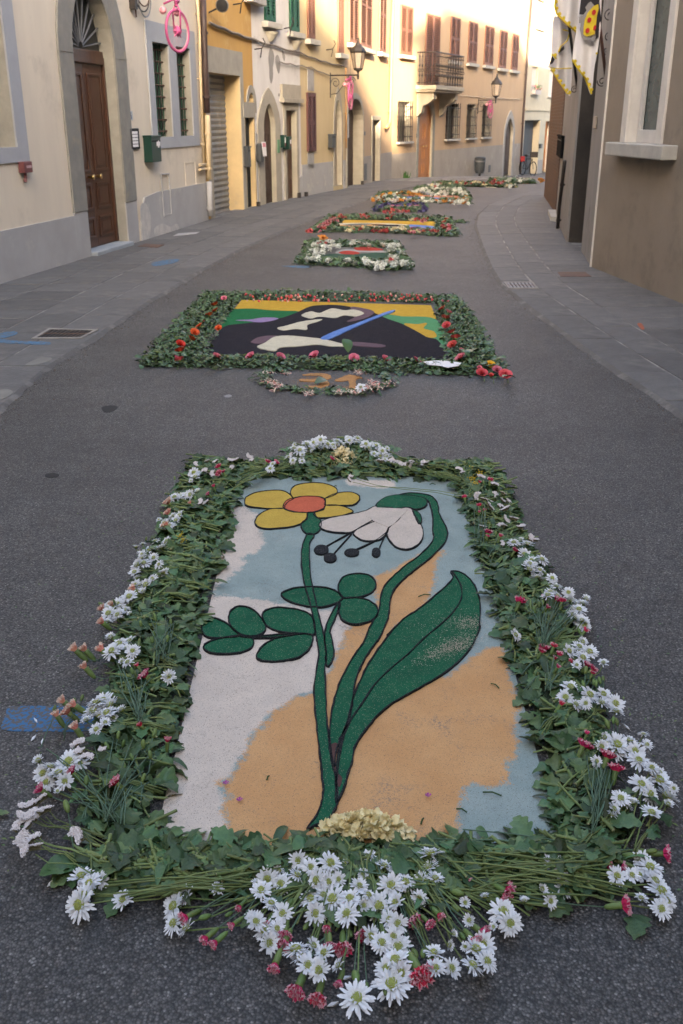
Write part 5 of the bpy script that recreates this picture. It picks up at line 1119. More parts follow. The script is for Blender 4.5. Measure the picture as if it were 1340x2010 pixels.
bp = t.nodes.new('ShaderNodeBump'); bp.inputs['Strength'].default_value = .5; bp.inputs['Distance'].default_value = .003; lk(t, mth('ADD', nz(420, 3), mth('MULTIPLY', nz(30, 4), 2)), bp.inputs['Height']); lk(t, bp.outputs[0], b.inputs['Normal'])
me = bpy.data.meshes.new('sand_bed'); base = parent_world(carpet)
zz_ = .0060 + .0015 * np.sin(CX * 31 + CY * 3) * np.sin(CY * 23)
V = np.stack([CX.ravel() - base.x, CY.ravel() - base.y, zz_.ravel()], 1)
me.from_pydata(V.tolist(), [], [(j * NX + i, j * NX + i + 1, (j + 1) * NX + i + 1, (j + 1) * NX + i) for j in range(NY - 1) for i in range(NX - 1)])
for nm, polys in (('white', white_polys), ('orange', orange_polys)):
    d = np.max([sdist(CX, CY, p) for p in polys], 0); at = me.attributes.new(nm, 'FLOAT', 'POINT'); at.data.foreach_set('value', np.clip(d, -.15, .15).ravel().astype(np.float32))
me.materials.append(mm); me.polygons.foreach_set('use_smooth', [True] * len(me.polygons)); o = bpy.data.objects.new('sand_bed', me); COL.objects.link(o); o.parent = carpet
ZC = [.0088]
def shape(name, pts, mat, line=True, jit=.0012):
    pts = smooth_poly(pts, True, 4); pts = [(x + random.uniform(-jit, jit), y + random.uniform(-jit, jit)) for x, y in pts]
    ZC[0] += .0002; q = MB(); q.slab(pts, .003, ZC[0]); q.build(name, mat, carpet)
    if line: ink(pts + pts[:1])
def ink(pts, wd=.0047, smooth=False):
    if smooth: pts = smooth_poly(pts, False, 5)
    q = MB(); L = []; n = len(pts)
    for i, p in enumerate(pts):
        a = pts[max(0, i - 1)]; b = pts[min(n - 1, i + 1)]; dx, dy = b[0] - a[0], b[1] - a[1]; l = math.hypot(dx, dy) or 1; s = wd * .5 * random.uniform(.6, 1.4); nx, ny = -dy / l * s, dx / l * s
        L.append(((p[0] + nx, p[1] + ny), (p[0] - nx, p[1] - ny)))
    z0, z1 = .003, .0150
    for a, b in zip(L, L[1:]):
        q.add([(*a[0], z1), (*a[1], z1), (*b[1], z1), (*b[0], z1), (*a[0], z0), (*a[1], z0), (*b[1], z0), (*b[0], z0)], [(0, 1, 2, 3), (0, 3, 7, 4), (1, 5, 6, 2)])
    q.build('black_line', sd_black, carpet)
shape('green_leaf', P7([(483, 635), (500, 622), (540, 610), (600, 607), (650, 610), (690, 625), (713, 650), (690, 668), (640, 682), (590, 682), (540, 672), (500, 655)]), sd_green)
shape('green_leaf', P7([(183, 760), (195, 738), (230, 725), (270, 740), (300, 765), (325, 792), (280, 798), (230, 800), (195, 790)]), sd_green)
shape('green_leaf', P7([(285, 720), (295, 695), (325, 680), (370, 690), (405, 720), (425, 755), (415, 780), (380, 793), (340, 790), (305, 770), (288, 745)]), sd_green)
shape('green_leaf', P7([(411, 715), (425, 695), (470, 685), (530, 690), (580, 705), (603, 730), (607, 785), (560, 783), (500, 780), (450, 768), (420, 745)]), sd_green)
shape('green_leaf', P7([(190, 835), (210, 815), (260, 800), (320, 792), (365, 795), (380, 815), (365, 840), (330, 855), (270, 860), (215, 855)]), sd_green)
shape('green_leaf', P8([(341, 155), (360, 125), (400, 100), (450, 88), (500, 84), (522, 88), (525, 105), (512, 135), (480, 160), (430, 172), (380, 175), (350, 168)]), sd_green)
shape('green_twig', P7([(330, 795), (420, 792), (520, 783), (545, 785), (480, 796), (400, 800)]), sd_green)
shape('green_leaf', P7([(697, 600), (710, 575), (740, 560), (790, 558), (825, 572), (838, 600), (825, 625), (790, 642), (740, 650), (715, 648), (700, 630)]), sd_green)
shape('green_leaf', P7([(700, 665), (715, 652), (750, 648), (800, 655), (835, 675), (845, 700), (835, 725), (800, 742), (760, 748), (720, 738), (700, 710)]), sd_green)
shape('green_stem', P7([(694, 668), (668, 715), (648, 765), (646, 810), (650, 868)]) + P8([(566, 160), (572, 188), (580, 188), (590, 168), (595, 140), (586, 92)]) + P7([(665, 772), (682, 730), (702, 678)]), sd_green)
# hooked stem of the bellflower
shape('green_stem', P7([(925, 262), (960, 253), (1010, 256), (1050, 268), (1070, 295), (1075, 330), (1095, 370), (1107, 405), (1095, 440), (1060, 480), (1020, 515), (980, 545), (940, 580), (910, 610), (893, 650), (888, 690), (880, 735), (855, 790)]) +
      P8([(735, 110), (700, 160), (675, 210), (660, 262), (655, 320), (640, 380), (615, 430), (600, 480), (595, 525), (583, 445), (580, 400), (590, 330), (605, 270), (630, 210), (665, 150)]) +
      P7([(790, 820), (808, 775), (825, 740), (848, 700), (855, 650), (868, 605), (900, 570), (950, 525), (1000, 490), (1040, 450), (1055, 420), (1050, 390), (1052, 350), (1045, 310), (1030, 280), (985, 265)]), sd_green)
# the big leaf
shape('large_green_leaf', P7([(1120, 548), (1128, 572), (1100, 605), (1060, 640), (1000, 690), (940, 730), (880, 790)]) + P8([(785, 75), (750, 120), (710, 180), (680, 240), (660, 290), (640, 370), (620, 430), (605, 500), (602, 560), (600, 620), (605, 640), (625, 600), (640, 550), (655, 500), (665, 450), (700, 400), (740, 350), (790, 310), (860, 270), (930, 230), (1000, 180), (1050, 120), (1074, 60)]) + P7([(1226, 760), (1230, 690), (1222, 640), (1200, 590), (1160, 555)]), sd_green)
ink(P7([(1125, 550), (1155, 600), (1158, 650), (1130, 700), (1080, 750), (1020, 800), (960, 860)]) + P8([(840, 150), (780, 200), (730, 250), (690, 310), (650, 370), (625, 430), (612, 500), (604, 570)]), smooth=True)
# main stem
shape('green_stem', P7([(580, 408), (565, 440), (558, 480), (560, 540), (570, 600), (582, 640), (597, 700), (607, 760), (614, 800)]) + P8([(542, 120), (545, 160), (540, 190), (530, 260), (532, 330), (540, 400), (548, 470), (555, 540), (560, 600), (555, 640), (540, 680), (506, 728), (540, 712), (575, 700), (597, 665), (608, 625), (600, 560), (585, 500), (580, 450), (575, 400), (570, 330), (567, 260), (565, 200), (570, 160), (565, 110)]) + P7([(640, 780), (625, 720), (612, 660), (600, 610), (592, 560), (588, 500), (590, 440), (605, 418), (600, 408)]), sd_green)
shape('green_knob', P7([(580, 328), (605, 328), (615, 345), (630, 355), (632, 380), (620, 400), (600, 410), (580, 408), (565, 395), (556, 375), (565, 360), (580, 350)]), sd_green)
q = MB(); q.slab(smooth_poly(P8([(585, 450), (605, 445), (606, 470), (596, 500), (606, 540), (622, 560), (612, 590), (600, 560), (592, 510), (583, 480)]), True, 3), .01, ZC[0] + .0012); q.build('maroon_patch', sand('maroon_sand', (.10, .055, .05)), carpet)
for pts in ([(345, 290), (350, 270), (385, 252), (430, 245), (475, 243), (505, 252), (527, 275), (510, 285), (497, 300), (490, 312), (440, 312), (390, 308), (355, 302)],
            [(527, 275), (517, 250), (535, 225), (590, 215), (640, 217), (680, 230), (693, 245), (685, 260), (645, 275), (620, 267), (570, 266), (535, 272)],
            [(650, 300), (702, 301), (750, 320), (735, 332), (690, 342), (640, 347), (615, 345), (605, 330), (640, 318)],
            [(645, 275), (690, 255), (740, 250), (772, 262), (775, 278), (755, 297), (720, 300), (650, 300), (648, 285)],
            [(490, 312), (440, 315), (400, 335), (383, 362), (395, 380), (430, 388), (480, 385), (530, 378), (570, 360), (580, 330), (540, 326), (505, 318)]):
    shape('yellow_petal', P7(pts), sd_yellow)
shape('coral_centre', P7([(490, 300), (505, 280), (550, 268), (600, 266), (640, 272), (648, 290), (640, 312), (600, 326), (550, 328), (510, 322), (492, 312)]), sd_coral)
shape('white_bell_petal', P7([(890, 372), (900, 340), (920, 310), (970, 313), (985, 340), (1005, 370), (1015, 400), (1010, 430), (985, 455), (950, 466), (910, 455), (885, 425), (880, 400)]), sd_white)
shape('white_bell_petal', P7([(755, 402), (800, 372), (850, 345), (890, 330), (930, 345), (890, 380), (880, 405), (850, 430), (800, 434), (768, 422)]), sd_white)
shape('white_bell_petal', P7([(625, 380), (635, 360), (680, 345), (740, 335), (800, 320), (838, 303), (900, 312), (925, 326), (880, 350), (800, 372), (750, 400), (700, 402), (650, 395)]), sd_white)
q = MB(); q.slab(P7([(842, 310), (960, 315), (905, 372), (884, 384), (830, 362), (812, 345)]), .005, .0152); q.build('white_bell_petal', sd_white, carpet)
ink(P7([(800, 372), (822, 360), (842, 352)]), smooth=True)
shape('green_calyx', P7([(975, 318), (1000, 330), (1010, 355), (1000, 372), (985, 345)]), sd_green)
ZC[0] += .0006
shape('green_calyx', P7([(838, 303), (850, 285), (880, 268), (930, 260), (985, 265), (1020, 275), (1030, 292), (1015, 308), (985, 315), (960, 308), (920, 315), (895, 327), (878, 318), (900, 308), (860, 312)]), sd_green)
for cx, cy, rx, ry in ((633, 468, 28, 18), (665, 498, 25, 17), (747, 478, 28, 14), (838, 478, 17, 17)):
    q = MB(); q.slab(P7([(cx + rx * math.cos(a * .4) * random.uniform(.94, 1.05), cy - rx * .0 + ry * math.sin(a * .4)) for a in range(16)]), .003, .0150); q.build('dark_anther', sd_black, carpet)
for l in ([(650, 455), (745, 402), (838, 358)], [(680, 482), (748, 405)], [(760, 468), (840, 430), (885, 395)], [(850, 462), (868, 420), (887, 382)]): ink(P7(l), .0038, True)
# sand spilled over the big leaf
q = MB()
def crumbs(q, cx, cy, sx_, sy_, n, z=.019, r=.0016, rot=0):
    for _ in range(n):
        a, b_ = random.gauss(0, sx_), random.gauss(0, sy_); x = cx + a * math.cos(rot) - b_ * math.sin(rot); y = cy + a * math.sin(rot) + b_ * math.cos(rot); s = r * random.uniform(.5, 1.3); k = random.uniform(0, 2)
        q.add([(x + s * math.cos(k), y + s * math.sin(k), z), (x + s * math.cos(k + 2.1), y + s * math.sin(k + 2.1), z), (x + s * math.cos(k + 4.2), y + s * math.sin(k + 4.2), z), (x, y, z + s)], [(0, 1, 3), (1, 2, 3), (2, 0, 3)])
for (px, n, a, b_) in ((c8(1000, 120), 900, .05, .025), (c8(930, 150), 350, .05, .02), (c7(1190, 745), 500, .035, .03), (c8(960, 60), 200, .08, .05)): g_ = gp(px); crumbs(q, g_[0], g_[1], a, b_, n, ZC[0] - .0012, rot=.7)
tag(q.build('spilled_sand', sd_white, carpet), kind='stuff')
# stray bits lying on the sand
dgreen = M('cut_leaf_bit', (.035, .075, .02))
for i, (x, y, l, a) in enumerate(((*c7(1020, 630), .05, .3), (*c8(1125, 245), .035, -.9), (*c8(885, 690), .025, 1.2), (*c8(378, 548), .02, 1.3), (*c8(1015, 655), .03, -.5), (*c8(1115, 600), .05, -.3), (*c7(685, 200 + 20), .02, .8), (*c7(1050, 212), .03, .1))):
    p = G(x, y, .012); q = MB(); d = Vector((math.cos(a), math.sin(a), 0)) * l; q.tube([p - d * .5, p + Vector((0, 0, .006)), p + d * .5], .0022, 5); tag(q.build('leaf_scrap', dgreen, org=p), 'thin green leaf scrap lying on the ' + ['orange stripe by the hooked stem', 'orange sand right of the large leaf', 'sand near the lower right corner', 'orange sand at the lower left', 'blue sand at the lower right corner', 'blue sand at the right border', 'blue sand above the yellow flower', 'pale sand at the top right'][i], 'leaf scrap')
mg = M('magenta_petal', (.35, .05, .28))
for (x, y, lab) in ((*c8(285, 622), 'small magenta petal on the sand at the lower left'), (*c8(905, 608), 'small magenta petal on the orange sand at the lower right'), (*c8(240, 567), 'tiny magenta petal on the white sand at the lower left')):
    p = G(x, y, .012); q = MB()
    for k in range(5): a = k * 1.26; q.add([p, p + Vector((math.cos(a) * .009, math.sin(a) * .009, .006)), p + Vector((math.cos(a + .9) * .009, math.sin(a + .9) * .009, .005))], [(0, 1, 2)])
    tag(q.build('fallen_petal', mg, org=p), lab, 'petal')
# ------------------------------------------------------------------ cut flowers and greenery
leaf_m = M('chrysanthemum_leaf', (.092, .160, .062), (.050, .100, .044), 30, rough=.48, bump=.3, bscale=140, var=.55, spec=.35, trans=.12)
leaf_gap_m = M('leaf_gap_shade', (.022, .038, .016), (.035, .045, .02), 60, rough=.8, bump=.8, bscale=90)  # dark tone painted in for the shade between heaped leaves
rose_leaf = M('rose_leaf', (.070, .130, .042), (.042, .088, .032), 30, rough=.42, bump=.2, bscale=120, var=.3, spec=.45)
stem_m = M('cut_green_stem', (.17, .22, .075), (.11, .16, .055), 25, rough=.55, var=.25); stem_blue = M('carnation_stem', (.10, .165, .105), (.075, .13, .085), 25, rough=.6, var=.25)
stem_end = M('pale_cut_end', (.35, .36, .20)); petal_w = M('white_petal', (.80, .81, .82), (.72, .74, .76), 60, rough=.6, bump=.1, trans=.12, var=.05)
core_m = M('yellow_green_florets', (.44, .48, .13), (.32, .38, .09), 500, rough=.8, bump=.8, bscale=900); calyx_m = M('green_calyx', (.13, .20, .055), (.10, .15, .045), 40, var=.25, rough=.5)
crimson = M('crimson_petal', (.62, .035, .12), (.50, .025, .09), 90, rough=.6, bump=.2, var=.2, trans=.08); rim_m = M('pale_petal_rim', (.66, .36, .40), (.58, .28, .33), 90, rough=.6)
peach_p = M('peach_petal', (.70, .32, .24), (.62, .24, .18), 90, rough=.6, var=.15); peach_rim = M('pale_peach_rim', (.75, .60, .48), rough=.6)
stat_m = M('statice_white', (.78, .75, .74), (.66, .61, .60), 200, rough=.8); stat_g = M('statice_husk', (.15, .14, .07), (.11, .10, .06), 60, rough=.7)
cream_m = M('cream_petal', (.80, .74, .48), (.74, .60, .32), 40, rough=.6, trans=.1, var=.1); yel_m = M('small_yellow_bloom', (.58, .42, .02), rough=.6)
def leaf_arrays(L, wd, widths, ts, fold=.25, curl=.25, twist=0):
    v = []; n = len(ts)
    for t_, w_ in zip(ts, widths):
        y = t_ * L; z = curl * L * math.sin(t_ * math.pi) * .5 - curl * L * .5 * t_ * t_; wv = w_ * wd
        for s_ in (-1, 0, 1): v.append((s_ * wv, y + (abs(s_) * wv * .35 if w_ > .2 else 0), z + abs(s_) * wv * fold + .05 * wv * math.sin(t_ * 17 + s_)))
    f = []
    for i in range(n - 1):
        for s_ in (0, 1):
            a = i * 3 + s_; b = a + 1; c = a + 4; d = a + 3; f += [(a, b, c), (a, c, d)]
    return np.array(v), np.array(f)
LT = [0, .08, .17, .25, .36, .43, .55, .63, .76, .84, 1]
def lobed(L, wd, n, fold, curl, ph=0):
    ts = [i / 16 for i in range(17)]; ws = [max(.03, (math.sin(math.pi * min(1, (t_ * .97 + .02)) ** .8)) ** .75 * (.58 + .42 * abs(math.sin(t_ * math.pi * n + ph)))) if t_ > .07 else .05 for t_ in ts]
    return leaf_arrays(L, wd, ws, ts, fold, curl)
LEAVES = [lobed(.078, .032, 3.2, .18, .25, .2), lobed(.064, .029, 2.8, -.12, .45), lobed(.085, .028, 3.6, .3, .1, .4), lobed(.055, .028, 2.4, .25, .6, .1)]
LEAVES_OLD = [leaf_arrays(.078, .036, [.05, .08, .50, .30, .95, .50, 1.0, .55, .75, .35, .04], LT, .18, .25), leaf_arrays(.064, .031, [.05, .07, .6, .28, .9, .4, .95, .45, .6, .3, .02], LT, -.12, .45),
          leaf_arrays(.085, .030, [.05, .1, .42, .22, .8, .45, 1.0, .6, .85, .5, .05], LT, .3, .1), leaf_arrays(.055, .030, [.06, .1, .7, .35, 1, .55, .9, .4, .55, .2, .02], LT, .25, .6)]
ELT = [0, .1, .3, .5, .7, .88, 1]
OVAL = leaf_arrays(.075, .026, [.05, .45, .9, 1, .85, .5, .03], ELT, .12, .2); LONG = leaf_arrays(.085, .0085, [.1, .7, 1, 1, .8, .45, .03], ELT, .3, .35)
def arr_mesh(name, V, F, mats, var=None, smooth=False):
    me = bpy.data.meshes.new(name); me.vertices.add(len(V)); me.vertices.foreach_set('co', np.asarray(V, np.float32).ravel()); nf = len(F)
    me.loops.add(nf * 3); me.loops.foreach_set('vertex_index', np.asarray(F, np.int32).ravel()); me.polygons.add(nf)
    me.polygons.foreach_set('loop_start', np.arange(0, nf * 3, 3, dtype=np.int32))
    try: me.polygons.foreach_set('loop_total', np.full(nf, 3, np.int32))
    except Exception: pass
    for m in mats: me.materials.append(m)
    me.polygons.foreach_set('use_smooth', np.full(nf, smooth, bool))
    if var is not None: a = me.attributes.new('var', 'FLOAT', 'POINT'); a.data.foreach_set('value', np.asarray(var, np.float32))
    me.update(calc_edges=True); return me
NARROW = leaf_arrays(.090, .012, [.1, .5, .9, 1, .8, .45, .03], [0, .1, .3, .5, .7, .88, 1], .25, .3)
LEAVES.append(NARROW)
LEAF_ME = [arr_mesh('leaf', v, f, [leaf_m], smooth=True) for v, f in LEAVES]; OVAL_ME = arr_mesh('leaf', *OVAL, [rose_leaf], smooth=True); LONG_ME = arr_mesh('leaf', *LONG, [rose_leaf], smooth=True)
def rotm(yaw, pitch, roll):
    cy, sy_, cp, sp_, cr, sr = math.cos(yaw), math.sin(yaw), math.cos(pitch), math.sin(pitch), math.cos(roll), math.sin(roll)
    Z = np.array([[cy, -sy_, 0], [sy_, cy, 0], [0, 0, 1]]); X = np.array([[1, 0, 0], [0, cp, -sp_], [0, sp_, cp]]); Yr = np.array([[cr, 0, sr], [0, 1, 0], [-sr, 0, cr]]); return Z @ X @ Yr
def scatter(name, parent, mats, temps, items, kind='stuff', smooth=True):
    Vs, Fs, var, o = [], [], [], 0
    for (pos, yaw, pitch, roll, sc, ti) in items:
        v, f = temps[ti]; Rm = rotm(yaw, pitch, roll); Vs.append(v @ Rm.T * sc + np.array(pos)); Fs.append(f + o); var.append(np.full(len(v), random.random())); o += len(v)
    me = arr_mesh(name, np.concatenate(Vs), np.concatenate(Fs), mats, np.concatenate(var), smooth); ob = bpy.data.objects.new(name, me); COL.objects.link(ob); ob.parent = parent
    if kind: ob['kind'] = kind
    return ob
def euler_inst(me, name, parent, pos, yaw, pitch, roll, sc):
    o = bpy.data.objects.new(name, me); COL.objects.link(o); o.parent = parent; o.location = pos; o.rotation_euler = Matrix(rotm(yaw, pitch, roll).tolist()).to_euler(); o.scale = (sc, sc, sc); return o
STEM_ME = []
for L_, r_ in ((.09, .0042), (.12, .0036), (.06, .0048), (.15, .0032)):
    q = MB(); q.tube([(0, -L_ / 2, 0), (0, -L_ * .1, .002), (0, L_ * .2, 0), (0, L_ / 2, .003)], r_, 6, cap=False); q.tube([(0, -L_ / 2 - .0005, 0), (0, -L_ / 2, 0)], r_, 6, mi=1); q.tube([(0, L_ / 2, .003), (0, L_ / 2 + .0005, .003)], r_, 6, mi=1)
    q.lathe([(r_ * .9, -.004), (r_ * 1.5, 0), (r_ * .9, .004)], 6, (0, L_ * .15, .001), Matrix(((1, 0, 0), (0, 0, -1), (0, 1, 0))))
    STEM_ME.append(q.mesh('cut_stem', [stem_m, stem_end], True))
BED = {}
def greenery(name, label, inner, outer, n_leaf, n_stuff, n_stem, dirf, hmax=.042, group='leafy borders of the nearest carpet', temps=LEAVES, mats=None, mes=None, sc0=1.0, stem_dir=None, ipx=True):
    # a mound of leaves lying between two outlines given in picture points on the ground
    I = [G(*p) for p in inner]; O = [G(*p) for p in outer]; mats = mats or [leaf_m]; mes = mes or LEAF_ME
    ctr = sum(I, Vector()) / len(I) * .5 + sum(O, Vector()) / len(O) * .5; t = thing(name, label, 'flower border' if 'border' in name else 'greenery', ctr, group)
    seg = []; 
    for i in range(len(I) - 1): seg.append(((I[i + 1] - I[i]).length + (O[i + 1] - O[i]).length) * ((O[i] - I[i]).length + (O[i + 1] - I[i + 1]).length))
    cum = np.cumsum(seg) / sum(seg)
    def pt(edge=0):
        k = int(np.searchsorted(cum, random.random())); k = min(k, len(seg) - 1); s_ = random.random(); u = random.random() if not edge else random.betavariate(.8, .8)
        a = I[k].lerp(I[k + 1], s_); b = O[k].lerp(O[k + 1], s_); p = a.lerp(b, u); d = (b - a).normalized(); return p, u, d, (k + s_) / len(seg)
    bz = lambda u: hmax * max(0.03, 1 - (2 * u - 1) ** 2) ** .8
    # dark underlayer coloured as shade between leaves, so no road shows through the heap
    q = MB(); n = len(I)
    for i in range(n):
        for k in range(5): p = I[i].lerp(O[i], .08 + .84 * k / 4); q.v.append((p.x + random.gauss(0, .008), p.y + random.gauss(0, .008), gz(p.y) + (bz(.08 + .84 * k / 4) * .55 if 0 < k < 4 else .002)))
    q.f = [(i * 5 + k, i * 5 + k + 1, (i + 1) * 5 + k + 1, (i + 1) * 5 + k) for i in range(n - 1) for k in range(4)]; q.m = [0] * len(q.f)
    tag(q.build('gap_shade_bed', leaf_gap_m, t, smooth=True), kind='stuff')
    items = []
    for _ in range(int(n_stuff * (.6 if hmax < .05 else 1))):
        p, u, d, _s = pt(); z = bz(u) * random.uniform(.35, .95) + .004; yaw = dirf(p, u, d) + random.gauss(0, 1.1); sc = random.uniform(.6, 1.15) * sc0
        items.append(((p.x - ctr.x, p.y - ctr.y, gz(p.y) - ctr.z + z), yaw, random.uniform(-.25, .4), random.gauss(0, .4), sc * .85, random.randrange(len(temps))))
    if items: scatter('leaf_litter', t, mats, temps, items)
    for _ in range(n_leaf):
        p, u, d, _s = pt(1); z = bz(u) * random.uniform(.8, 1.1) + .006; yaw = dirf(p, u, d) + random.gauss(0, 1.0)
        if u < .1: yaw = math.atan2(-d.x * -1, -d.y) + random.gauss(0, .5)
        euler_inst(random.choice(mes), 'leaf', t, (p.x - ctr.x, p.y - ctr.y, gz(p.y) - ctr.z + z), yaw, random.uniform(-.25, .42), random.gauss(0, .4), random.uniform(.65, 1.12) * sc0)
    for _ in range(n_stem):
        p, u, d, _s = pt(); u = u * .7 + .05; z = bz(u) * random.uniform(.9, 1.1) + .008; yaw = (stem_dir(p, u, d) if stem_dir else math.atan2(-d.x, d.y) + random.choice((0, 1.5)) ) + random.gauss(0, .5)
        euler_inst(random.choice(STEM_ME), 'cut_stem', t, (p.x - ctr.x, p.y - ctr.y, gz(p.y) - ctr.z + z), yaw, random.uniform(-.12, .2), 0, random.uniform(.7, 1.2) * sc0)
    return t
yw = lambda dx, dy: math.atan2(-dx, dy)                     # yaw that turns +Y towards (dx, dy)
greenery('leaf_border', 'left leafy border of the nearest carpet, chrysanthemum leaves and cut stems', [(474, 926), (472, 950), (456, 1000), (438, 1050), (424, 1100), (412, 1150), (390, 1200), (370, 1270), (354, 1350), (330, 1450), (312, 1550), (300, 1650)],
    [(385, 905), (368, 950), (335, 1000), (322, 1050), (295, 1100), (280, 1150), (262, 1200), (248, 1270), (228, 1350), (210, 1450), (190, 1550), (160, 1650)], 280, 2100, 210, lambda p, u, d: yw(d.x * (1 if u > .3 else -.4), .4))
greenery('leaf_border', 'right leafy border of the nearest carpet, thick with pale cut stems', [(890, 926), (900, 950), (918, 1000), (936, 1050), (952, 1100), (968, 1150), (982, 1200), (1003, 1270), (1030, 1350), (1062, 1450), (1086, 1550), (1112, 1650)],
    [(950, 915), (985, 950), (1000, 1000), (1015, 1050), (1045, 1100), (1068, 1150), (1090, 1200), (1115, 1270), (1140, 1350), (1175, 1450), (1185, 1550), (1240, 1650)], 280, 2100, 280, lambda p, u, d: yw(d.x * (1 if u > .3 else -.4), .4))
greenery('leaf_border', 'far leafy border of the nearest carpet, mostly green cut stems', [(470, 940), (560, 940), (650, 943), (740, 941), (820, 940), (900, 944)], [(415, 912), (520, 915), (600, 908), (730, 905), (830, 915), (955, 920)], 130, 700, 170,
    lambda p, u, d: yw(random.uniform(-1, 1), .4), .032, stem_dir=lambda p, u, d: 1.5 + random.gauss(0, .2))
greenery('leaf_border', 'near leafy border of the nearest carpet with dark lobed leaves', [(290, 1655), (380, 1670), (480, 1674), (600, 1672), (740, 1672), (860, 1668), (980, 1662), (1100, 1660), (1180, 1660)],
    [(135, 1715), (250, 1732), (400, 1745), (560, 1745), (740, 1740), (900, 1738), (1000, 1750), (1120, 1760), (1240, 1720)], 240, 1500, 150, lambda p, u, d: yw(random.uniform(-1, 1), -.5), .038, stem_dir=lambda p, u, d: 1.2 + random.gauss(0, .6))
greenery('leaf_patch', 'leafy cushion under the fan of white flowers at the far end', [(556, 922), (610, 924), (670, 926), (730, 924), (778, 922)], [(566, 896), (610, 880), (670, 872), (730, 880), (765, 896)], 60, 420, 25, lambda p, u, d: yw(random.uniform(-1, 1), 1), .05)
# ---- flower head templates (local z is the way the flower faces)
def petals(q, n, r0, L, w_, elev, z0=0, jit=.1, mi=0, curl=.15):
    for i in range(n):
        a = 2 * math.pi * (i + random.uniform(-.3, .3)) / n; e = elev + random.gauss(0, jit); l = L * random.uniform(.85, 1.1); da = random.gauss(0, .12); vs = []
        for t_, wd in ((0, .35), (.4, .9), (.8, 1), (1, .4)):
            r = r0 + l * t_ * math.cos(e); z = z0 + l * t_ * math.sin(e) - curl * l * t_ * t_; aa = a + da * t_
            for s_ in (-1, 0, 1): vs.append((r * math.cos(aa) - s_ * wd * w_ * math.sin(aa), r * math.sin(aa) + s_ * wd * w_ * math.cos(aa), z - (.0009 if s_ == 0 else 0)))
        q.add(vs, [(3 * k + s_, 3 * k + s_ + 1, 3 * k + s_ + 4, 3 * k + s_ + 3) for k in range(3) for s_ in (0, 1)], mi)
def mum(seed, open_=1.0, R_=.031):
    random.seed(seed); q = MB(); o = open_
    petals(q, 22, .006, R_ * .88, .0029, R(78 - 74 * o), .0, .16); petals(q, 19, .005, R_ * .76, .0028, R(82 - 62 * o), .002, .16); petals(q, 15, .004, R_ * .56, .0025, R(86 - 44 * o), .003, .15); petals(q, 11, .003, R_ * .36, .0022, R(80 - 15 * o), .004, .15)
    return q.mesh('petals', [petal_w], True)
MUM = [mum(1, 1), mum(2, .93), mum(3, .85), mum(4, .72), mum(5, 1, .034), mum(6, .45, .027)]
q = MB(); q.lathe([(.0102, -.001), (.0102, .003), (.0085, .0062), (.005, .0082), (.0015, .0085)], 10); CORE = q.mesh('flower_centre', [core_m], True)
random.seed(9); q = MB(); q.lathe([(.0025, -.010), (.006, -.007), (.0095, -.003), (.0105, .0005)], 10); petals(q, 11, .006, .010, .0017, R(5), -.003, .2); CALYX = q.mesh('calyx', [calyx_m], True)
def carn(seed, mats, op_=1.0):
    random.seed(seed); q = MB()
    for ring in range(5):
        n = 7 - ring // 2; r0 = .002; L = (.021 - ring * .003) * (.55 + .45 * op_); e = R(38 + ring * 12 + (1 - op_) * 38)
        for i in range(n):
            a = 2 * math.pi * (i + ring * .37) / n; hw = 1.15 * math.pi / n; K = 6; rows = []
            for t_ in (0, .55, .85, 1):
                row = []
                for k in range(K + 1):
                    f = k / K * 2 - 1; zig = (random.uniform(-1, 1) * .0042 * t_); rr = r0 + L * t_ * math.cos(e) * (1 - .18 * f * f) + (.0018 * (1 if k % 2 else -1) if t_ == 1 else 0); aa = a + f * hw * (.4 + .6 * t_)
                    row.append((rr * math.cos(aa), rr * math.sin(aa), L * t_ * math.sin(e) + zig + .0006 * ring))
                rows.append(row)
            vs = [p for r_ in rows for p in r_]; W_ = K + 1
            for j in range(3): q.add([], [], 0); 
            o_ = len(q.v); q.v += vs
            for j in range(3):
                for k in range(K): q.f.append((o_ + j * W_ + k, o_ + j * W_ + k + 1, o_ + (j + 1) * W_ + k + 1, o_ + (j + 1) * W_ + k)); q.m.append(1 if j == 2 and random.random() < .75 else 0)
    return q.mesh('petals', mats, False)
CARN = [carn(1, [crimson, rim_m]), carn(2, [crimson, rim_m], .8), carn(3, [crimson, rim_m], .45)]; CARNP = [carn(4, [peach_p, peach_rim], .8), carn(5, [peach_p, peach_rim], .4)]
q = MB(); q.lathe([(.0018, -.030), (.0045, -.026), (.0062, -.014), (.0058, -.004), (.0066, .001)], 8); CUP = q.mesh('calyx', [calyx_m], True)
q = MB(); q.lathe([(.0016, -.012), (.0042, -.008), (.0058, .0), (.0045, .008), (.0014, .012)], 8); BUD = q.mesh('bud', [calyx_m], True)
def statice(seed):
    random.seed(seed); q = MB(); axis = [(-.016 + .032 * i / 7, .006 * math.sin(math.pi * i / 7), 0) for i in range(8)]
    q.tube(axis, .0028, 6, mi=1)
    for (x, y, z) in axis:
        for s_ in (-1.5, -.5, .5, 1.5):
            c = Vector((x + random.gauss(0, .001), y + s_ * .0042, .006 + random.uniform(0, .003))); q.tube([(x, y, .001), c], .0013, 4, mi=1, r2=.002)
            for k in range(5): a = k * 1.26 + random.random(); b = a + 1.1; q.add([c, c + Vector((math.cos(a) * .0046, math.sin(a) * .0046, .0015)), c + Vector((math.cos((a + b) / 2) * .0040, math.sin((a + b) / 2) * .0040, .0035)), c + Vector((math.cos(b) * .0046, math.sin(b) * .0046, .0015))], [(0, 1, 2, 3)], 0)
    return q.mesh('floret_comb', [stat_m, stat_g])
STAT = [statice(1), statice(2)]
q = MB()
random.seed(31)
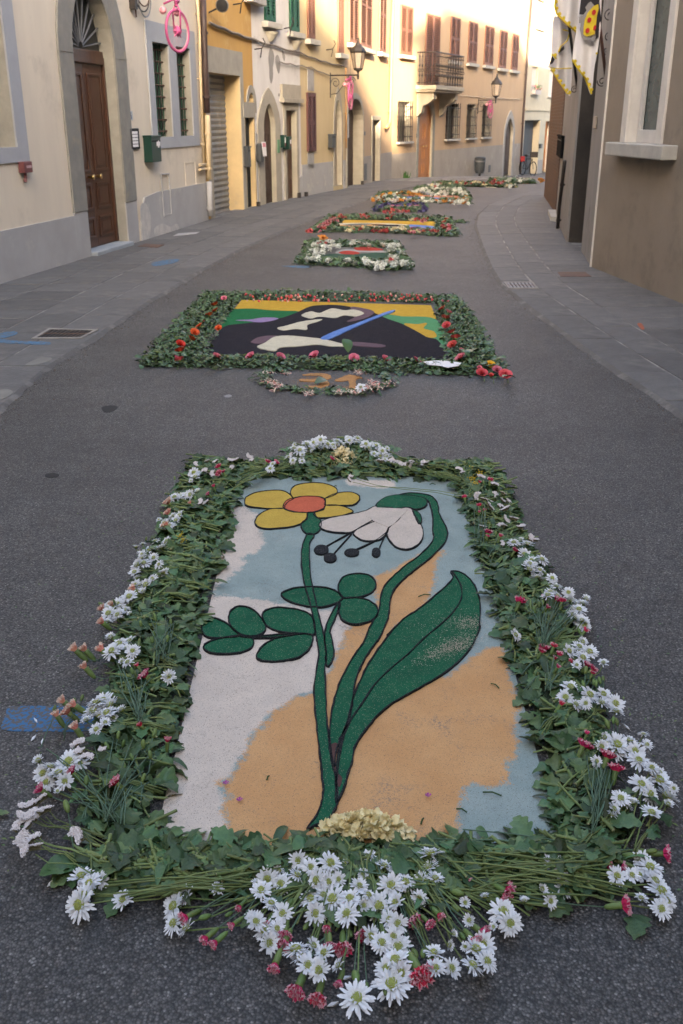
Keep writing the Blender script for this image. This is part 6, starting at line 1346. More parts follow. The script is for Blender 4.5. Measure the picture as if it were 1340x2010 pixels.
for _ in range(26): c = Vector((random.gauss(0, .008), random.gauss(0, .008), random.gauss(.004, .004))); q.lathe([(.0005, -.0025), (.0025, 0), (.0005, .0025)], 5, c)
YELB = q.mesh('yellow_florets', [yel_m])
random.seed(77)
face_front = lambda h: h[1] > 1600
def spray(kind, heads, base_of, label, group, facing, z0=.062, bend=.5, stem=None):
    # heads: list of (px, py, size, variant); base_of(world point) gives where the stems meet
    Ps = [G(h[0], h[1], z0 * random.uniform(.85, 1.35)) for h in heads]; c = sum(Ps, Vector()) / len(Ps); node = base_of(c)
    if cor[0][1] + .02 < node.y < cor[3][1]:
        f_ = (node.y - cor[0][1]) / (cor[3][1] - cor[0][1]); xl_ = cor[0][0] + (cor[3][0] - cor[0][0]) * f_; xr_ = cor[1][0] + (cor[2][0] - cor[1][0]) * f_
        node.x = min(node.x, xl_ - .01) if c.x < 0 else max(node.x, xr_ + .01)
    node = Vector((node.x, node.y, random.uniform(.025, .045))); gr_ = Vector((c.x, c.y, 0))
    nm = {'mum': 'chrysanthemum_spray', 'carn': 'carnation_spray', 'peach': 'carnation_spray', 'stat': 'statice_sprig', 'yel': 'yellow_sprig', 'bud': 'carnation_bud_sprig'}[kind]
    cat = {'mum': 'chrysanthemum', 'carn': 'carnation', 'peach': 'carnation', 'stat': 'statice', 'yel': 'wildflower', 'bud': 'carnation buds'}[kind]
    t = thing(nm, label, cat, gr_, group); sm = MB(); fork = c.lerp(node, .45); fork.z = (c.z + node.z) / 2 * .9
    r0 = .0019 if kind == 'mum' else .0014
    for P_, h in zip(Ps, heads):
        fdir = facing(P_, node).normalized(); e = P_ - fdir * (.009 if kind == 'mum' else .026 if kind in ('carn', 'peach') else .01) * h[2]
        m1 = e.lerp(fork, .45) - fdir * .012; m1.z = max(.012, m1.z); side = Vector((random.gauss(0, .006), random.gauss(0, .006), random.gauss(.002, .004)))
        mid_ = fork.lerp(node, .5) + side; mid_.z += .012
        sm.tube([e, m1, fork + side, mid_, node + side * 2], r0, 5, r2=r0 * 1.3)
        qn = fdir.to_track_quat('Z', 'Y') @ Vector((0, 0, 1)).rotation_difference(Vector((0, 0, 1))); import mathutils
        qn = qn @ mathutils.Quaternion((0, 0, 1), random.uniform(0, 6.28)); lp = P_ - gr_
        if kind == 'mum':
            fh = inst(MUM[h[3] if h[3] >= 0 else random.choice((0, 1, 2, 2, 3, 4))], 'flower_head', t, lp, qn, h[2] * (.86 if face_front(h) else 1.0) * random.uniform(.80, 1.08)); inst(CORE, 'flower_centre', fh, (0, 0, .001), None, 1.2); inst(CALYX, 'calyx', fh, (0, 0, -.001))
        elif kind in ('carn', 'peach'):
            L_ = CARN if kind == 'carn' else CARNP; v = L_[min(len(L_) - 1, max(0, h[3] + (random.random() < .4)))]; fh = inst(v, 'flower_head', t, lp, qn, h[2] * (1.0 if kind == 'carn' else 1.35)); inst(CUP, 'calyx', fh, (0, 0, .001))
        elif kind == 'bud': inst(BUD, 'bud', t, lp, qn, h[2])
        elif kind == 'stat': inst(random.choice(STAT), 'floret_comb', t, lp, qn, h[2])
        else: inst(YELB, 'floret_cluster', t, lp, qn, h[2])
    sm.build('stem', stem_m if kind in ('mum', 'stat', 'yel') else stem_blue, t, smooth=True)
    if kind == 'mum':
        for k in range(2):
            P_ = fork.lerp(node, .3 * k) - gr_; euler_inst(random.choice(LEAF_ME), 'leaf', t, P_ + Vector((0, 0, .002)), random.uniform(0, 6.28), .1, random.gauss(0, .3), random.uniform(.5, .8))
    return t
def groups(pts, R_, kmax):
    pts = list(pts); out = []
    while pts:
        g_ = [pts.pop(0)]
        while len(g_) < kmax:
            cx_ = sum(p[0] for p in g_) / len(g_); cy_ = sum(p[1] for p in g_) / len(g_)
            c_ = sorted(((math.hypot(p[0] - cx_, (p[1] - cy_) * 1.3), i) for i, p in enumerate(pts)))
            if not c_ or c_[0][0] > R_ * (.35 + .65 * (cy_ - 850) / 850): break
            g_.append(pts.pop(c_[0][1]))
        out.append(g_)
    return out
def conv(o, s, pts): return [(o[0] + p[0] / s, o[1] + p[1] / s, p[2] if len(p) > 2 else 1.0, p[3] if len(p) > 3 else -1) for p in pts]
LU = ((180, 880), 3.941); RU = ((820, 880), 3.722); LL = ((0, 1180), 2.955); RL = ((940, 1180), 2.955); TP = ((500, 840), 3.722); FB = ((300, 1600), 1.811)
mums_L = conv(*LU, [(790, 190), (800, 225), (735, 365), (690, 370), (640, 380), (760, 360), (680, 520), (650, 560), (560, 580), (600, 600), (490, 720), (580, 720), (450, 790), (540, 770), (480, 850), (380, 860), (350, 905), (330, 960), (400, 890), (340, 1060), (420, 1060), (470, 1010, .7), (290, 1150), (520, 900, .7), (565, 955, .7), (210, 1210, .8), (130, 1280), (200, 1290, .8), (260, 1250, .7), (120, 1340, .7), (340, 765, .6, 5)]) + \
    conv(*LL, [(690, 250), (750, 235), (770, 290), (650, 290), (740, 355, .8), (680, 18), (690, 70, .8), (730, 50, .6), (980, 440), (560, 590), (600, 580), (640, 605), (540, 640), (620, 650), (500, 690, .8), (560, 745, .7), (610, 705, .6), (400, 935, 1.2, 0), (290, 965, 1.1), (250, 1000), (340, 1000, .9), (270, 1050, .9), (375, 1045, .8), (465, 945, .8)])
mums_R = conv(*RU, [(905, 815, .9), (800, 700), (700, 690), (780, 780), (830, 820, .8), (810, 885), (870, 950), (890, 890, .8), (980, 950), (1010, 1010), (950, 1075), (1020, 1080), (1100, 1055), (1125, 1120), (1190, 1130), (1175, 1180), (1200, 1270), (1150, 1240, .8), (710, 1365, .8)]) + \
    conv(*RL, [(580, 265), (640, 295), (600, 330), (520, 290, .8), (655, 320, .8), (570, 20), (600, 15), (540, 80, .8), (585, 100, .8), (610, 145, .8), (530, 500, 1.1), (500, 560), (640, 545, 1.1), (720, 540), (790, 595, 1.1), (710, 590), (560, 600, .8), (795, 640, .8), (800, 835, 1.2), (780, 865, 1.1), (870, 815, 1.2), (905, 870, 1.1), (925, 925, 1.1), (740, 840), (680, 930, .6), (1005, 990, .9), (1040, 1040, 1.2), (940, 1065, 1.1), (990, 1120), (1090, 1135, 1.1), (820, 1145), (850, 1180, .8), (1000, 1230, 1), (770, 1240, .6)])
mums_T = conv(*TP, [(285, 150), (330, 165), (380, 120), (430, 110), (480, 90, 1.1), (455, 140), (530, 120), (600, 100), (570, 130), (630, 120), (690, 95), (750, 78, 1.1), (740, 110), (810, 120, 1.1), (830, 150), (885, 130), (930, 170), (960, 215), (870, 190, .8), (400, 150), (505, 150), (245, 215, .8), (345, 245, .6), (112, 300, .8)])
mums_F = conv(*FB, [(630, 172, 1.1, 0), (560, 185, 1, 0), (515, 160, .9, 3), (685, 172, .55, 5), (765, 150, .9, 3), (512, 215, 1, 0), (583, 232, 1, 0), (622, 238, 1, 1), (660, 230, .9, 3), (455, 245, 1, 0), (405, 225, 1, 1), (385, 268, .95, 2), (420, 315, 1, 0), (448, 200, .7, 3), (560, 298, 1.05, 0), (640, 300, 1.2, 1), (605, 285, .9, 2), (700, 298, 1, 0), (690, 352, 1.1, 1), (575, 350, 1.15, 2), (462, 350, .9, 2), (745, 210, .75, 5), (733, 252, .9, 2), (765, 285, .85, 0), (822, 182, .9, 3), (866, 195, .85, 0), (845, 250, 1.1, 2), (897, 240, 1, 0), (985, 140, 1.2, 2), (978, 190, 1.1, 2), (1003, 226, 1, 3), (952, 235, .9, 3), (945, 297, .9, 0), (862, 310, 1, 3), (800, 325, 1.2, 0), (748, 322, .8, 5), (870, 385, 1.1, 2), (838, 372, .9, 2), (855, 430, 1, 2), (812, 455, 1.1, 0), (772, 432, .9, 2), (872, 470, 1.1, 0), (862, 518, 1.3, 0), (828, 545, 1.1, 2), (880, 560, 1, 3), (850, 602, 1.35, 4), (725, 652, 1.3, 4), (610, 490, 1, 1), (570, 465, .9, 3), (508, 480, 1.1, 0), (550, 535, 1.1, 2), (592, 552, 1.1, 2), (525, 505, .9, 2), (660, 535, .75, 3), (410, 455, 1, 3), (398, 410, 1, 1), (365, 380, .95, 2), (440, 405, .9, 1), (372, 248, .8, 3), (350, 365, .7, 3), (1060, 545, 1.1, 2), (998, 490, 1, 3), (1005, 545, 1, 3), (1135, 535, 1.2, 0), (1187, 520, 1.1, 1), (1170, 460, 1.1, 3), (1148, 478, 1, 3), (1245, 345, 1.2, 0), (1268, 385, 1.1, 1), (1210, 398, .6, 5), (1125, 375, .7, 5), (1110, 312, .7, 5), (1180, 290, .6, 5), (1110, 468, .6, 5), (1052, 462, .6, 5), (1320, 305, .6, 5), (1068, 422, .5, 5)])
mums_BL = conv(*FB, [(112, 290, 1, 3), (75, 325, 1.2, 2), (75, 385, 1.2, 1), (120, 402, 1, 3), (228, 262, .7, 3)]) + conv(*LL, [(470, 1600, 1.2, 2), (520, 1640, 1.2, 1), (490, 1705, 1.1, 2), (462, 1762, 1.3, 1), (580, 1620, 1, 2), (530, 1690, 1, 2), (712, 1735, .9, 3)])
mums_BR = conv(*RL, [(430, 1530, 1.3, 2), (460, 1605, 1.1, 1), (485, 1660, 1.3, 2), (412, 1740, .8, 3), (322, 1525, .8, 3), (365, 1670, .6, 5), (262, 1735, .7, 5), (945, 1510, 1.1, 2), (990, 1545, 1.2, 1), (930, 1590, 1, 2), (1020, 1625, 1.2, 2), (1055, 1685, 1.2, 1), (1085, 1740, 1.2, 2), (1055, 1785, 1.1, 1), (885, 1590, .9, 2), (800, 1595, 1, 2), (940, 1725, .8, 3)])
carn_L = conv(*LU, [(985, 150, 1.1, 0), (990, 200, 1.1, 0), (1020, 190, .9, 1), (945, 300, .9, 1), (905, 360, .8, 1)]) + conv(*LL, [(850, 440, 1.3, 0), (800, 380, .8, 1), (820, 725, .9, 2), (970, 820, 1, 1), (425, 1000, 1.1, 1), (245, 1100, 1.1, 1), (680, 1060, 1.1, 0)])
carn_R = conv(*RU, [(510, 625, 1.1, 0), (505, 655, .9, 1), (600, 650, 1, 1), (705, 755, 1, 1), (740, 1130, 1.3, 0), (910, 1095, .8, 1), (940, 1170, .9, 2), (1010, 1120, 1.1, 0), (1050, 1130, 1.1, 0), (1215, 1342, 1.1, 1), (342, 365, .9, 1), (450, 425, .9, 1), (485, 460, .8, 2), (527, 240, 1, 0), (450, 255, .9, 1)]) + \
    conv(*RL, [(375, 285, 1.1, 0), (358, 300, .9, 1), (430, 270, .9, 1), (462, 322, 1, 1), (525, 362, 1, 1), (620, 380, 1, 1), (652, 402, 1, 0), (470, 605, 1, 1), (620, 775, .8, 1), (600, 848, 1.2, 0), (630, 860, 1, 1), (740, 915, 1.3, 0), (790, 992, 1.3, 0), (230, 15, 1, 1)])
carn_BR = conv(*RL, [(1062, 1465, 1.2, 0), (730, 1530, 1, 1), (815, 1560, 1.1, 0), (822, 1765, 1.3, 0), (148, 1675, 1.2, 0), (115, 1740, 1, 1)])
carn_T = conv(*TP, [(90, 255, 1, 0), (150, 262, 1.1, 0), (555, 230, 1, 1)])
carn_F = conv(*FB, [(125, 360, 1.1, 0), (195, 432, 1.1, 1), (228, 447, 1.1, 1), (312, 322, .8, 2), (290, 385, .9, 2), (470, 412, 1.2, 0), (470, 445, 1.2, 0), (412, 376, .9, 2), (437, 525, 1.3, 1), (518, 607, 1.45, 0), (590, 632, 1.3, 1), (625, 392, 1, 2), (628, 452, 1, 1), (675, 457, 1.25, 0), (745, 410, 1.25, 0), (665, 585, 1, 2), (925, 362, 1.2, 0), (975, 378, .9, 1), (1012, 350, 1, 1), (942, 548, 1.7, 0), (988, 515, 1.2, 1), (1160, 410, 1.2, 0), (1135, 440, 1.1, 0), (1233, 302, 1, 1), (1248, 268, 1.2, 0), (1115, 228, .8, 2)])
peach_L = conv(*LU, [(600, 430, 1.1, 0), (600, 510, 1, 0), (580, 610, 1, 0), (335, 1100, 1.2, 0), (90, 1250, 1, 1), (160, 1220, .9, 1), (85, 1355, 1, 1), (765, 430, .7, 1)]) + conv(*LL, [(445, 290, 1.3, 0), (500, 290, 1.2, 0), (600, 290, 1.3, 0), (500, 392, 1.1, 1), (600, 128, 1, 1), (375, 590, 1.1, 0), (440, 610, 1.1, 1), (402, 652, 1, 0), (335, 672, 1, 1), (445, 745, 1.1, 1), (605, 45, 1, 1)])
stat_L = conv(*LU, [(805, 130), (890, 110, 1.1), (880, 180, 1.1), (960, 110), (1080, 95), (1120, 95), (1220, 65), (1240, 100), (940, 200), (1090, 155), (890, 420), (840, 420)]) + conv(*LL, [(460, 835, 1.1), (470, 875, 1.1), (510, 915), (160, 1190, 1.1), (150, 1245, 1.1), (118, 1310, 1.1), (200, 1250, 1.1), (165, 1310), (150, 1370, 1.1), (130, 1425, 1.2), (205, 1385), (200, 1440, 1.1), (240, 1165, 1.1), (262, 1225, 1.1), (455, 1365, 1.3), (600, 860, .7)])
stat_R = conv(*RU, [(300, 160), (460, 215), (560, 350, 1.1), (620, 340, 1.1), (655, 395, 1.1), (640, 450, 1.2), (520, 430, 1.2), (430, 350, 1.1), (600, 430), (520, 395), (640, 520), (700, 520), (750, 580, 1.2), (620, 570), (820, 660, 1.1), (850, 680), (470, 580), (480, 380), (560, 270), (610, 700, .8)])
stat_T = conv(*TP, [(1025, 245, 1.3), (1080, 265, 1.1), (1110, 268), (1150, 272, 1.1), (1245, 260, 1.3), (915, 250, 1.3), (995, 250), (260, 210), (690, 380, .8), (705, 355, .7)])
yel_L = conv(*LU, [(690, 680, 1), (710, 715, 1)]); yel_R = conv(*RU, [(400, 225, 1.1), (455, 190, 1.2), (415, 258, 1), (385, 140, .7)])
bud_L = conv(*LL, [(780, 375), (765, 405), (780, 420), (900, 100), (990, 120), (890, 190), (880, 225), (970, 215), (815, 130), (895, 765, 1.3), (830, 830, 1.2), (715, 825), (620, 840, 1.1), (685, 775), (870, 890, 1.1), (765, 905), (720, 965, 1.1), (830, 1025, 1.1), (500, 1040, 1.2), (615, 1060, 1.3), (385, 1190, 1.5), (475, 560), (590, 530), (315, 625), (430, 580)]) + conv(*LU, [(420, 700, .9), (680, 270), (640, 230), (75, 1210, 1.2), (170, 1185), (370, 1245), (485, 1300), (480, 1440, 1.1), (470, 1480), (580, 1470), (785, 530), (800, 385), (1010, 370)])
bud_R = conv(*RL, [(320, 50, 1.2), (350, 20), (370, 10), (700, 460, 1.1), (680, 475), (605, 480), (720, 450), (745, 712, 1.3), (780, 690), (800, 700), (690, 845, 1.3), (665, 470, .9), (620, 400, 1.2)]) + conv(*RU, [(845, 1190, 1.2), (500, 665), (570, 620), (890, 1140, 1.2), (385, 140), (335, 150), (590, 290), (480, 250), (490, 465), (1180, 1338)])
bud_F = conv(*FB, [(1055, 235, 1.5), (1080, 275, 1.5), (1075, 330, 1.2), (720, 572, 1.6), (575, 388, 1), (825, 628, .9), (760, 605, .8), (185, 362, 1.3), (270, 352, 1), (160, 345, 1), (960, 268, 1.2), (920, 330, 1), (490, 310, 1.3), (545, 395, 1.1), (700, 420, 1.1), (930, 490, 1.3), (960, 492, 1.2), (1100, 430, 1.1), (915, 582, 1.4)]) + conv(*RL, [(465, 1450, 1.4), (870, 1475, 1.5), (940, 1450, 1.3), (600, 1475, 1), (1000, 1450, 1.2), (215, 1450, 1), (500, 1485, 1.2)])
def thicken(pts, f):
    out = list(pts)
    for p in pts:
        if random.random() < f: s_ = .4 + .6 * (p[1] - 850) / 850; out.append((p[0] + random.uniform(-34, 34) * s_, p[1] + random.uniform(-22, 22) * s_, random.uniform(.5, .85), random.choice((1, 3, 5))))
    return out
mums_L = thicken(mums_L, .55); mums_R = thicken(mums_R, .45); mums_T = thicken(mums_T, 1); carn_R = thicken(carn_R, .3); stat_T = thicken(stat_T, .6); stat_R = thicken(stat_R, .2)
V3 = lambda x, y, z=0: Vector((x, y, z))
rn = random.gauss
faceL = lambda p, n: V3(-.30 + rn(0, .28), -.12 + rn(0, .32), .9); faceR = lambda p, n: V3(.30 + rn(0, .28), -.12 + rn(0, .32), .9); faceT = lambda p, n: V3(rn(0, .3), -.25 + rn(0, .3), .85)
faceF = lambda p, n: V3(rn(0, .42), -.32 + rn(0, .4), .8); faceBL = lambda p, n: V3(-.45 + rn(0, .3), -.35 + rn(0, .3), .75); faceBR = lambda p, n: V3(.4 + rn(0, .3), -.3 + rn(0, .3), .75)
along = lambda up_: (lambda p, n: (p - n).normalized() + V3(rn(0, .2), rn(0, .2), up_))
bL = lambda c: c + V3(.17 + rn(0, .03), -.05 + rn(0, .03)); bR = lambda c: c + V3(-.11 + rn(0, .02), -.12 + rn(0, .03)); bT = lambda c: V3(.02 + (c.x - .02) * .45, c.y - .20)
NODE = G(712, 1668)
def bF(c):
    d = c - NODE; d.z = 0; l = d.length; return NODE + d.normalized() * min(.06, l * .4) + V3(d.x * .25, .0)
bBL = lambda c: c + V3(.36, .05 + rn(0, .02)); bBR = lambda c: c + V3(-.34, .06 + rn(0, .02))
def lay(kind, pts, R_, kmax, base, where, group, face, adj, z0=.062, order='y'):
    gs = groups(pts, R_, kmax)
    key = (lambda g_: -sum(p[1] for p in g_) / len(g_)) if order == 'y' else (lambda g_: sum(p[0] for p in g_) / len(g_)); gs.sort(key=key)
    noun = {'mum': 'white chrysanthemum', 'carn': 'crimson carnation', 'peach': 'peach carnation', 'stat': 'white statice', 'yel': 'yellow wildflower', 'bud': 'carnation bud'}[kind]
    for i, g_ in enumerate(gs):
        n = len(g_); lab = '%s %s with %s %s, %s' % (noun, 'sprig' if kind in ('stat', 'yel', 'bud') else 'spray', NUM[n] if n < 11 else 'many', ('head' if kind in ('mum', 'carn', 'peach') else 'bud' if kind == 'bud' else 'cluster') + ('s' if n > 1 else ''), where % ordinal(i + 1))
        spray(kind, g_, base, lab, group, face, z0)
lay('mum', mums_L, 62, 4, bL, '%s from near end of left border', 'white chrysanthemums along the left border', faceL, 0)
lay('mum', mums_R, 62, 4, bR, '%s from near end of right border', 'white chrysanthemums along the right border', faceR, 0)
lay('mum', mums_T, 70, 3, bT, '%s from the left in the far spray', 'white chrysanthemums in the fan at the far end', faceT, 0, .075, 'x')
lay('mum', mums_F, 48, 3, bF, '%s from the left in the front bouquet', 'white chrysanthemums in the front bouquet', faceF, 0, .05, 'x')
lay('mum', mums_BL, 60, 3, bBL, '%s from the left at the lower left corner', 'long stemmed chrysanthemums at the lower left', faceBL, 0, .035, 'x')
lay('mum', mums_BR, 60, 3, bBR, '%s from the left at the lower right corner', 'long stemmed chrysanthemums at the lower right', faceBR, 0, .035, 'x')
lay('carn', carn_L, 55, 3, bL, '%s from near end of left border', 'crimson carnations along the left border', along(.7), 0)
lay('carn', carn_R, 50, 3, bR, '%s from near end of right border', 'crimson carnations along the right border', along(.7), 0)
lay('carn', carn_BR, 60, 2, bBR, '%s from the left at the lower right corner', 'crimson carnations at the lower right', along(.2), 0, .03, 'x')
lay('carn', carn_T, 60, 2, bT, '%s from the left in the far border', 'crimson carnations in the far border', along(.8), 0, .06, 'x')
lay('carn', carn_F, 40, 2, bF, '%s from the left in the front bouquet', 'crimson carnations in the front bouquet', along(-.05), 0, .04, 'x')
lay('peach', peach_L, 55, 3, bL, '%s from near end of left border', 'peach carnations along the left border', along(.9), 0, .06)
lay('stat', stat_L, 60, 5, bL, '%s from near end of left border', 'white statice along the left border', faceL, 0, .062)
lay('stat', stat_R, 60, 5, bR, '%s from near end of right border', 'white statice along the right border', faceR, 0, .065)
lay('stat', stat_T, 60, 3, bT, '%s from the left in the far border', 'white statice in the far border', faceT, 0, .065, 'x')
lay('yel', yel_L, 60, 4, bL, '%s beside the left border statice', 'yellow sprigs', along(.8), 0, .06)
lay('yel', yel_R, 60, 4, bR, '%s at the far right corner of the border', 'yellow sprigs', along(.8), 0, .06)
lay('bud', bud_L, 50, 3, lambda c: c + V3(.01 + rn(0, .02), -.10 + rn(0, .03)), '%s from near end of left border', 'green buds along the left border', along(.4), 0, .068)
lay('bud', bud_R, 50, 3, lambda c: c + V3(-.0 + rn(0, .02), -.13 + rn(0, .03)), '%s from near end of right border', 'green buds along the right border', along(.4), 0, .068)
lay('bud', bud_F, 50, 2, bF, '%s from left around the front bouquet', 'green buds in the front bouquet', along(.2), 0, .035, 'x')
# bundles of stripped stems: front fan, lower corners and the bluish carnation stalks on both borders
def bundle(label, pairs, group, mat=None, r=.0019, z=(.02, .05), where=None):
    a0 = G(*pairs[0][0]); t = thing('stem_bundle', label, 'stems', Vector((a0.x, a0.y, 0)), group)
    for (p0, p1) in pairs:
        a = G(*p0, random.uniform(*z)); b = G(*p1, random.uniform(*z)); m_ = a.lerp(b, .5) + V3(rn(0, .006), rn(0, .006), rn(.006, .005)); q = MB(); q.tube([a, a.lerp(m_, .5) + V3(0, 0, .003), m_, m_.lerp(b, .5) + V3(0, 0, .003), b], r * random.uniform(.8, 1.2), 5, r2=r * 1.25); q.build('stem', mat or stem_m, t, smooth=True)
U = random.uniform
bundle('fan of green stems running into the front bouquet from the cream petals', [((U(640, 790), U(1672, 1700)), (715 + (k - 17) * 19, 1700 + 130 * math.cos((k - 17) / 14))) for k in range(34)], 'bundles of stripped green stems', z=(.02, .045))
bundle('sheaf of long green stems lying left of the front bouquet', [((U(420, 600), U(1700, 1752)), (U(200, 330), U(1712, 1775))) for k in range(20)], 'bundles of stripped green stems', z=(.02, .07))
bundle('sheaf of long green stems lying right of the front bouquet', [((U(850, 1010), U(1670, 1760)), (U(1090, 1260), U(1668, 1762))) for k in range(34)], 'bundles of stripped green stems', z=(.02, .075))
bundle('second stem sheaf nearer the right end of the front row', [((U(820, 960), U(1690, 1790)), (U(980, 1110), U(1720, 1800))) for k in range(16)], 'bundles of stripped green stems', z=(.015, .045))
bundle('bluish carnation stalks fanning over the lower left corner', [((U(195, 245), U(1590, 1625)), (U(90, 300), U(1440, 1560))) for k in range(22)], 'bundles of bluish carnation stalks', stem_blue, .0014, (.05, .08))
bundle('bluish carnation stalks on the middle of the left border', [((U(265, 285), U(1395, 1420)), (U(225, 300), U(1290, 1360))) for k in range(16)], 'bundles of bluish carnation stalks', stem_blue, .0013, (.06, .09))
bundle('bluish carnation stalks high on the left border', [((U(300, 330), U(1270, 1300)), (U(290, 350), U(1200, 1250))) for k in range(14)], 'bundles of bluish carnation stalks', stem_blue, .0013, (.06, .09))
bundle('bluish carnation stalks on the upper right border', [((U(1055, 1075), U(1255, 1275)), (U(1030, 1130), U(1170, 1235))) for k in range(22)], 'bundles of bluish carnation stalks', stem_blue, .0013, (.06, .09))
bundle('bluish carnation stalks on the middle of the right border', [((U(1065, 1085), U(1345, 1365)), (U(1070, 1110), U(1280, 1330))) for k in range(8)], 'bundles of bluish carnation stalks', stem_blue, .0013, (.06, .09))
bundle('bluish carnation stalks on the lower right border', [((U(1160, 1180), U(1590, 1640)), (U(1150, 1205), U(1480, 1560))) for k in range(20)], 'bundles of bluish carnation stalks', stem_blue, .0014, (.05, .08))
bundle('bluish carnation stalks beside the far statice on the right', [((U(930, 950), U(1050, 1075)), (U(925, 960), U(985, 1030))) for k in range(10)], 'bundles of bluish carnation stalks', stem_blue, .0013, (.05, .08))
# heaps of cream petals
def heap(label, cx, cy, rx, ry, n, hz):
    c = G(cx, cy); t = thing('petal_heap', label, 'petals', c); px = c.y; q = MB()
    ex = (G(cx + rx, cy) - c).length; ey = (G(cx, cy - ry) - c).length
    for _ in range(n):
        a = U(0, 6.28); rr = math.sqrt(U(0, 1)); p = c + V3(math.cos(a) * rr * ex, math.sin(a) * rr * ey, hz * (1 - rr * rr) * U(.5, 1) + .02 + .025 * (1 - rr)); ya = U(0, 6.28); d = V3(math.cos(ya), math.sin(ya), rn(.2, .5)).normalized(); s_ = V3(-d.y, d.x, rn(0, .5)).normalized(); L = U(.014, .026); W_ = L * .42; n_ = d.cross(s_) * .006
        vs = []
        for k, (tt, wv) in enumerate(((0, .3), (.35, .9), (.7, 1), (1, .6))):
            for e in (-1, 0, 1): vs.append(p + d * L * tt + s_ * W_ * wv * e + n_ * (abs(e) + tt * tt * U(.5, 1.5)))
        q.add(vs, [(3 * k + e, 3 * k + e + 1, 3 * k + e + 4, 3 * k + e + 3) for k in range(3) for e in (0, 1)])
    tag(q.build('petals', cream_m, t, smooth=True), kind='stuff')
heap('heap of torn cream petals at the near end above the front bouquet', 712, 1646, 82, 20, 420, .03)
heap('heap of cream petals at the middle of the far border', 672, 914, 30, 13, 200, .05)
heap('few cream petals lying right of the front petal heap', 800, 1662, 14, 8, 22, .015)
# single leaves and bits beyond the borders
for (x, y, L, a, m_, lab) in ((185, 1657, 1.15, 1.2, 0, 'large oval rose leaf lying over the lower left corner'), (150, 1690, .9, 2.0, 0, 'dark oval rose leaf at the lower left corner, nearer the edge'), (155, 1705, 1.2, 1.7, 0, 'lowest dark oval rose leaf at the lower left corner'), (1262, 1795, 1.0, 2.6, 1, 'small lobed leaf on the asphalt at the lower right'), (1120, 1775, .9, 2.2, 1, 'lobed leaf poking out below the right stem sheaf'), (250, 1760, .9, 2.6, 1, 'lobed leaf below the left stem sheaf'), (175, 1800, .45, 1.8, 1, 'tiny dry leaf bit on the asphalt below the left chrysanthemums'), (20, 1595, .5, 2, 1, 'tiny leaf at the left edge of the view'), (287, 910, .3, 1, 1, 'tiny leaf on the asphalt left of the far border')):
    p = G(x, y, .03 if m_ == 0 else .008); o = euler_inst(OVAL_ME if m_ == 0 else random.choice(LEAF_ME), 'loose_leaf', None, p, a, U(.0, .15), U(-.2, .2), L * (1.0 if m_ else 1.05)); tag(o, lab, 'leaf')
for i, (x, y, a, lab) in enumerate(((70, 1415, 2.2, 'white petal on the worn blue mark'), (66, 1450, 1.2, 'curved white petal below the blue mark'), (83, 1457, 1.6, 'second curved white petal below the blue mark'), (1230, 1428, 2, 'white petal beside the right border'), (1278, 1645, .2, 'white petal on the asphalt right of the lower border'), (653, 1973, .3, 'white petal left of the lone front chrysanthemum'), (678, 1921, .1, 'upright white petal in front of the bouquet'), (100, 1735, 1, 'white petal fleck on the asphalt at the lower left'))):
    p = G(x, y, .003); q = MB(); d = V3(math.cos(a), math.sin(a)) * .013; s_ = V3(-math.sin(a), math.cos(a)) * .0035
    q.add([p - d, p - d * .2 + s_, p + d + s_ * .3, p - d * .1 - s_, p - d + V3(0, 0, .002), p - d * .2 + s_ + V3(0, 0, .005), p + d + s_ * .3 + V3(0, 0, .006), p - d * .1 - s_ + V3(0, 0, .003)], [(3, 2, 1, 0), (4, 5, 6, 7), (0, 1, 5, 4), (1, 2, 6, 5), (2, 3, 7, 6), (3, 0, 4, 7)]); tag(q.build('fallen_petal', petal_w, org=p), lab, 'petal')
# ------------------------------------------------------------------ the other carpets up the street
def rose(seed, n_r=5, op_=1.0):
    random.seed(seed); q = MB(); k = 0
    for ring in range(n_r):
        n = 3 if ring < 2 else 5; r = .004 + ring * .0042 * op_; h = .026 - ring * .0015; lean = .0 + ring * .0020 * op_
        for i in range(n):
            a0 = 2 * math.pi * (i / n) + ring * .7; wd = 2 * math.pi / n * .62; vs = []
            for j in range(4):
                t_ = j / 3; rr = r * (.45 + .65 * math.sin(t_ * 1.9)) + lean * t_ ** 3 * 2.2
                for m_ in range(4): f = m_ / 3 * 2 - 1; vs.append((rr * math.cos(a0 + f * wd), rr * math.sin(a0 + f * wd), h * t_ * (1 - .16 * f * f) + random.uniform(-.0005, .0005)))
            q.add(vs, [(j * 4 + m_, j * 4 + m_ + 1, j * 4 + m_ + 5, j * 4 + m_ + 4) for j in range(3) for m_ in range(3)])
    return q
def rose_me(seed, mat, **k): return rose(seed, **k).mesh('petals', [mat], True)
r_or = M('orange_red_rose', (.62, .085, .03), (.52, .06, .022), 60, var=.15, rough=.55); r_pk = M('pink_rose', (.66, .20, .25), (.58, .14, .19), 60, var=.18, rough=.55); r_co = M('coral_rose', (.66, .10, .10), (.55, .07, .07), 60, var=.12, rough=.55); r_ye = M('yellow_rose', (.72, .42, .02), (.62, .32, .015), 60, rough=.55)
ROSE = {'o': rose_me(3, r_or), 'p': rose_me(4, r_pk), 'c': rose_me(5, r_co), 'y': rose_me(6, r_ye), 'b': rose_me(7, r_pk, n_r=3), 'd': rose_me(8, r_co, n_r=3)}
q = MB(); q.lathe([(.003, -.012), (.007, -.006), (.012, -.001), (.009, .006), (.006, .006)], 8); ROSE_CUP = q.mesh('calyx', [calyx_m], True)
q = MB(); q.tube([(0, 0, 0), (.01, -.05, -.012), (.0, -.10, -.02)], .0026, 5); ROSE_STEM = q.mesh('stem', [stem_m], True)
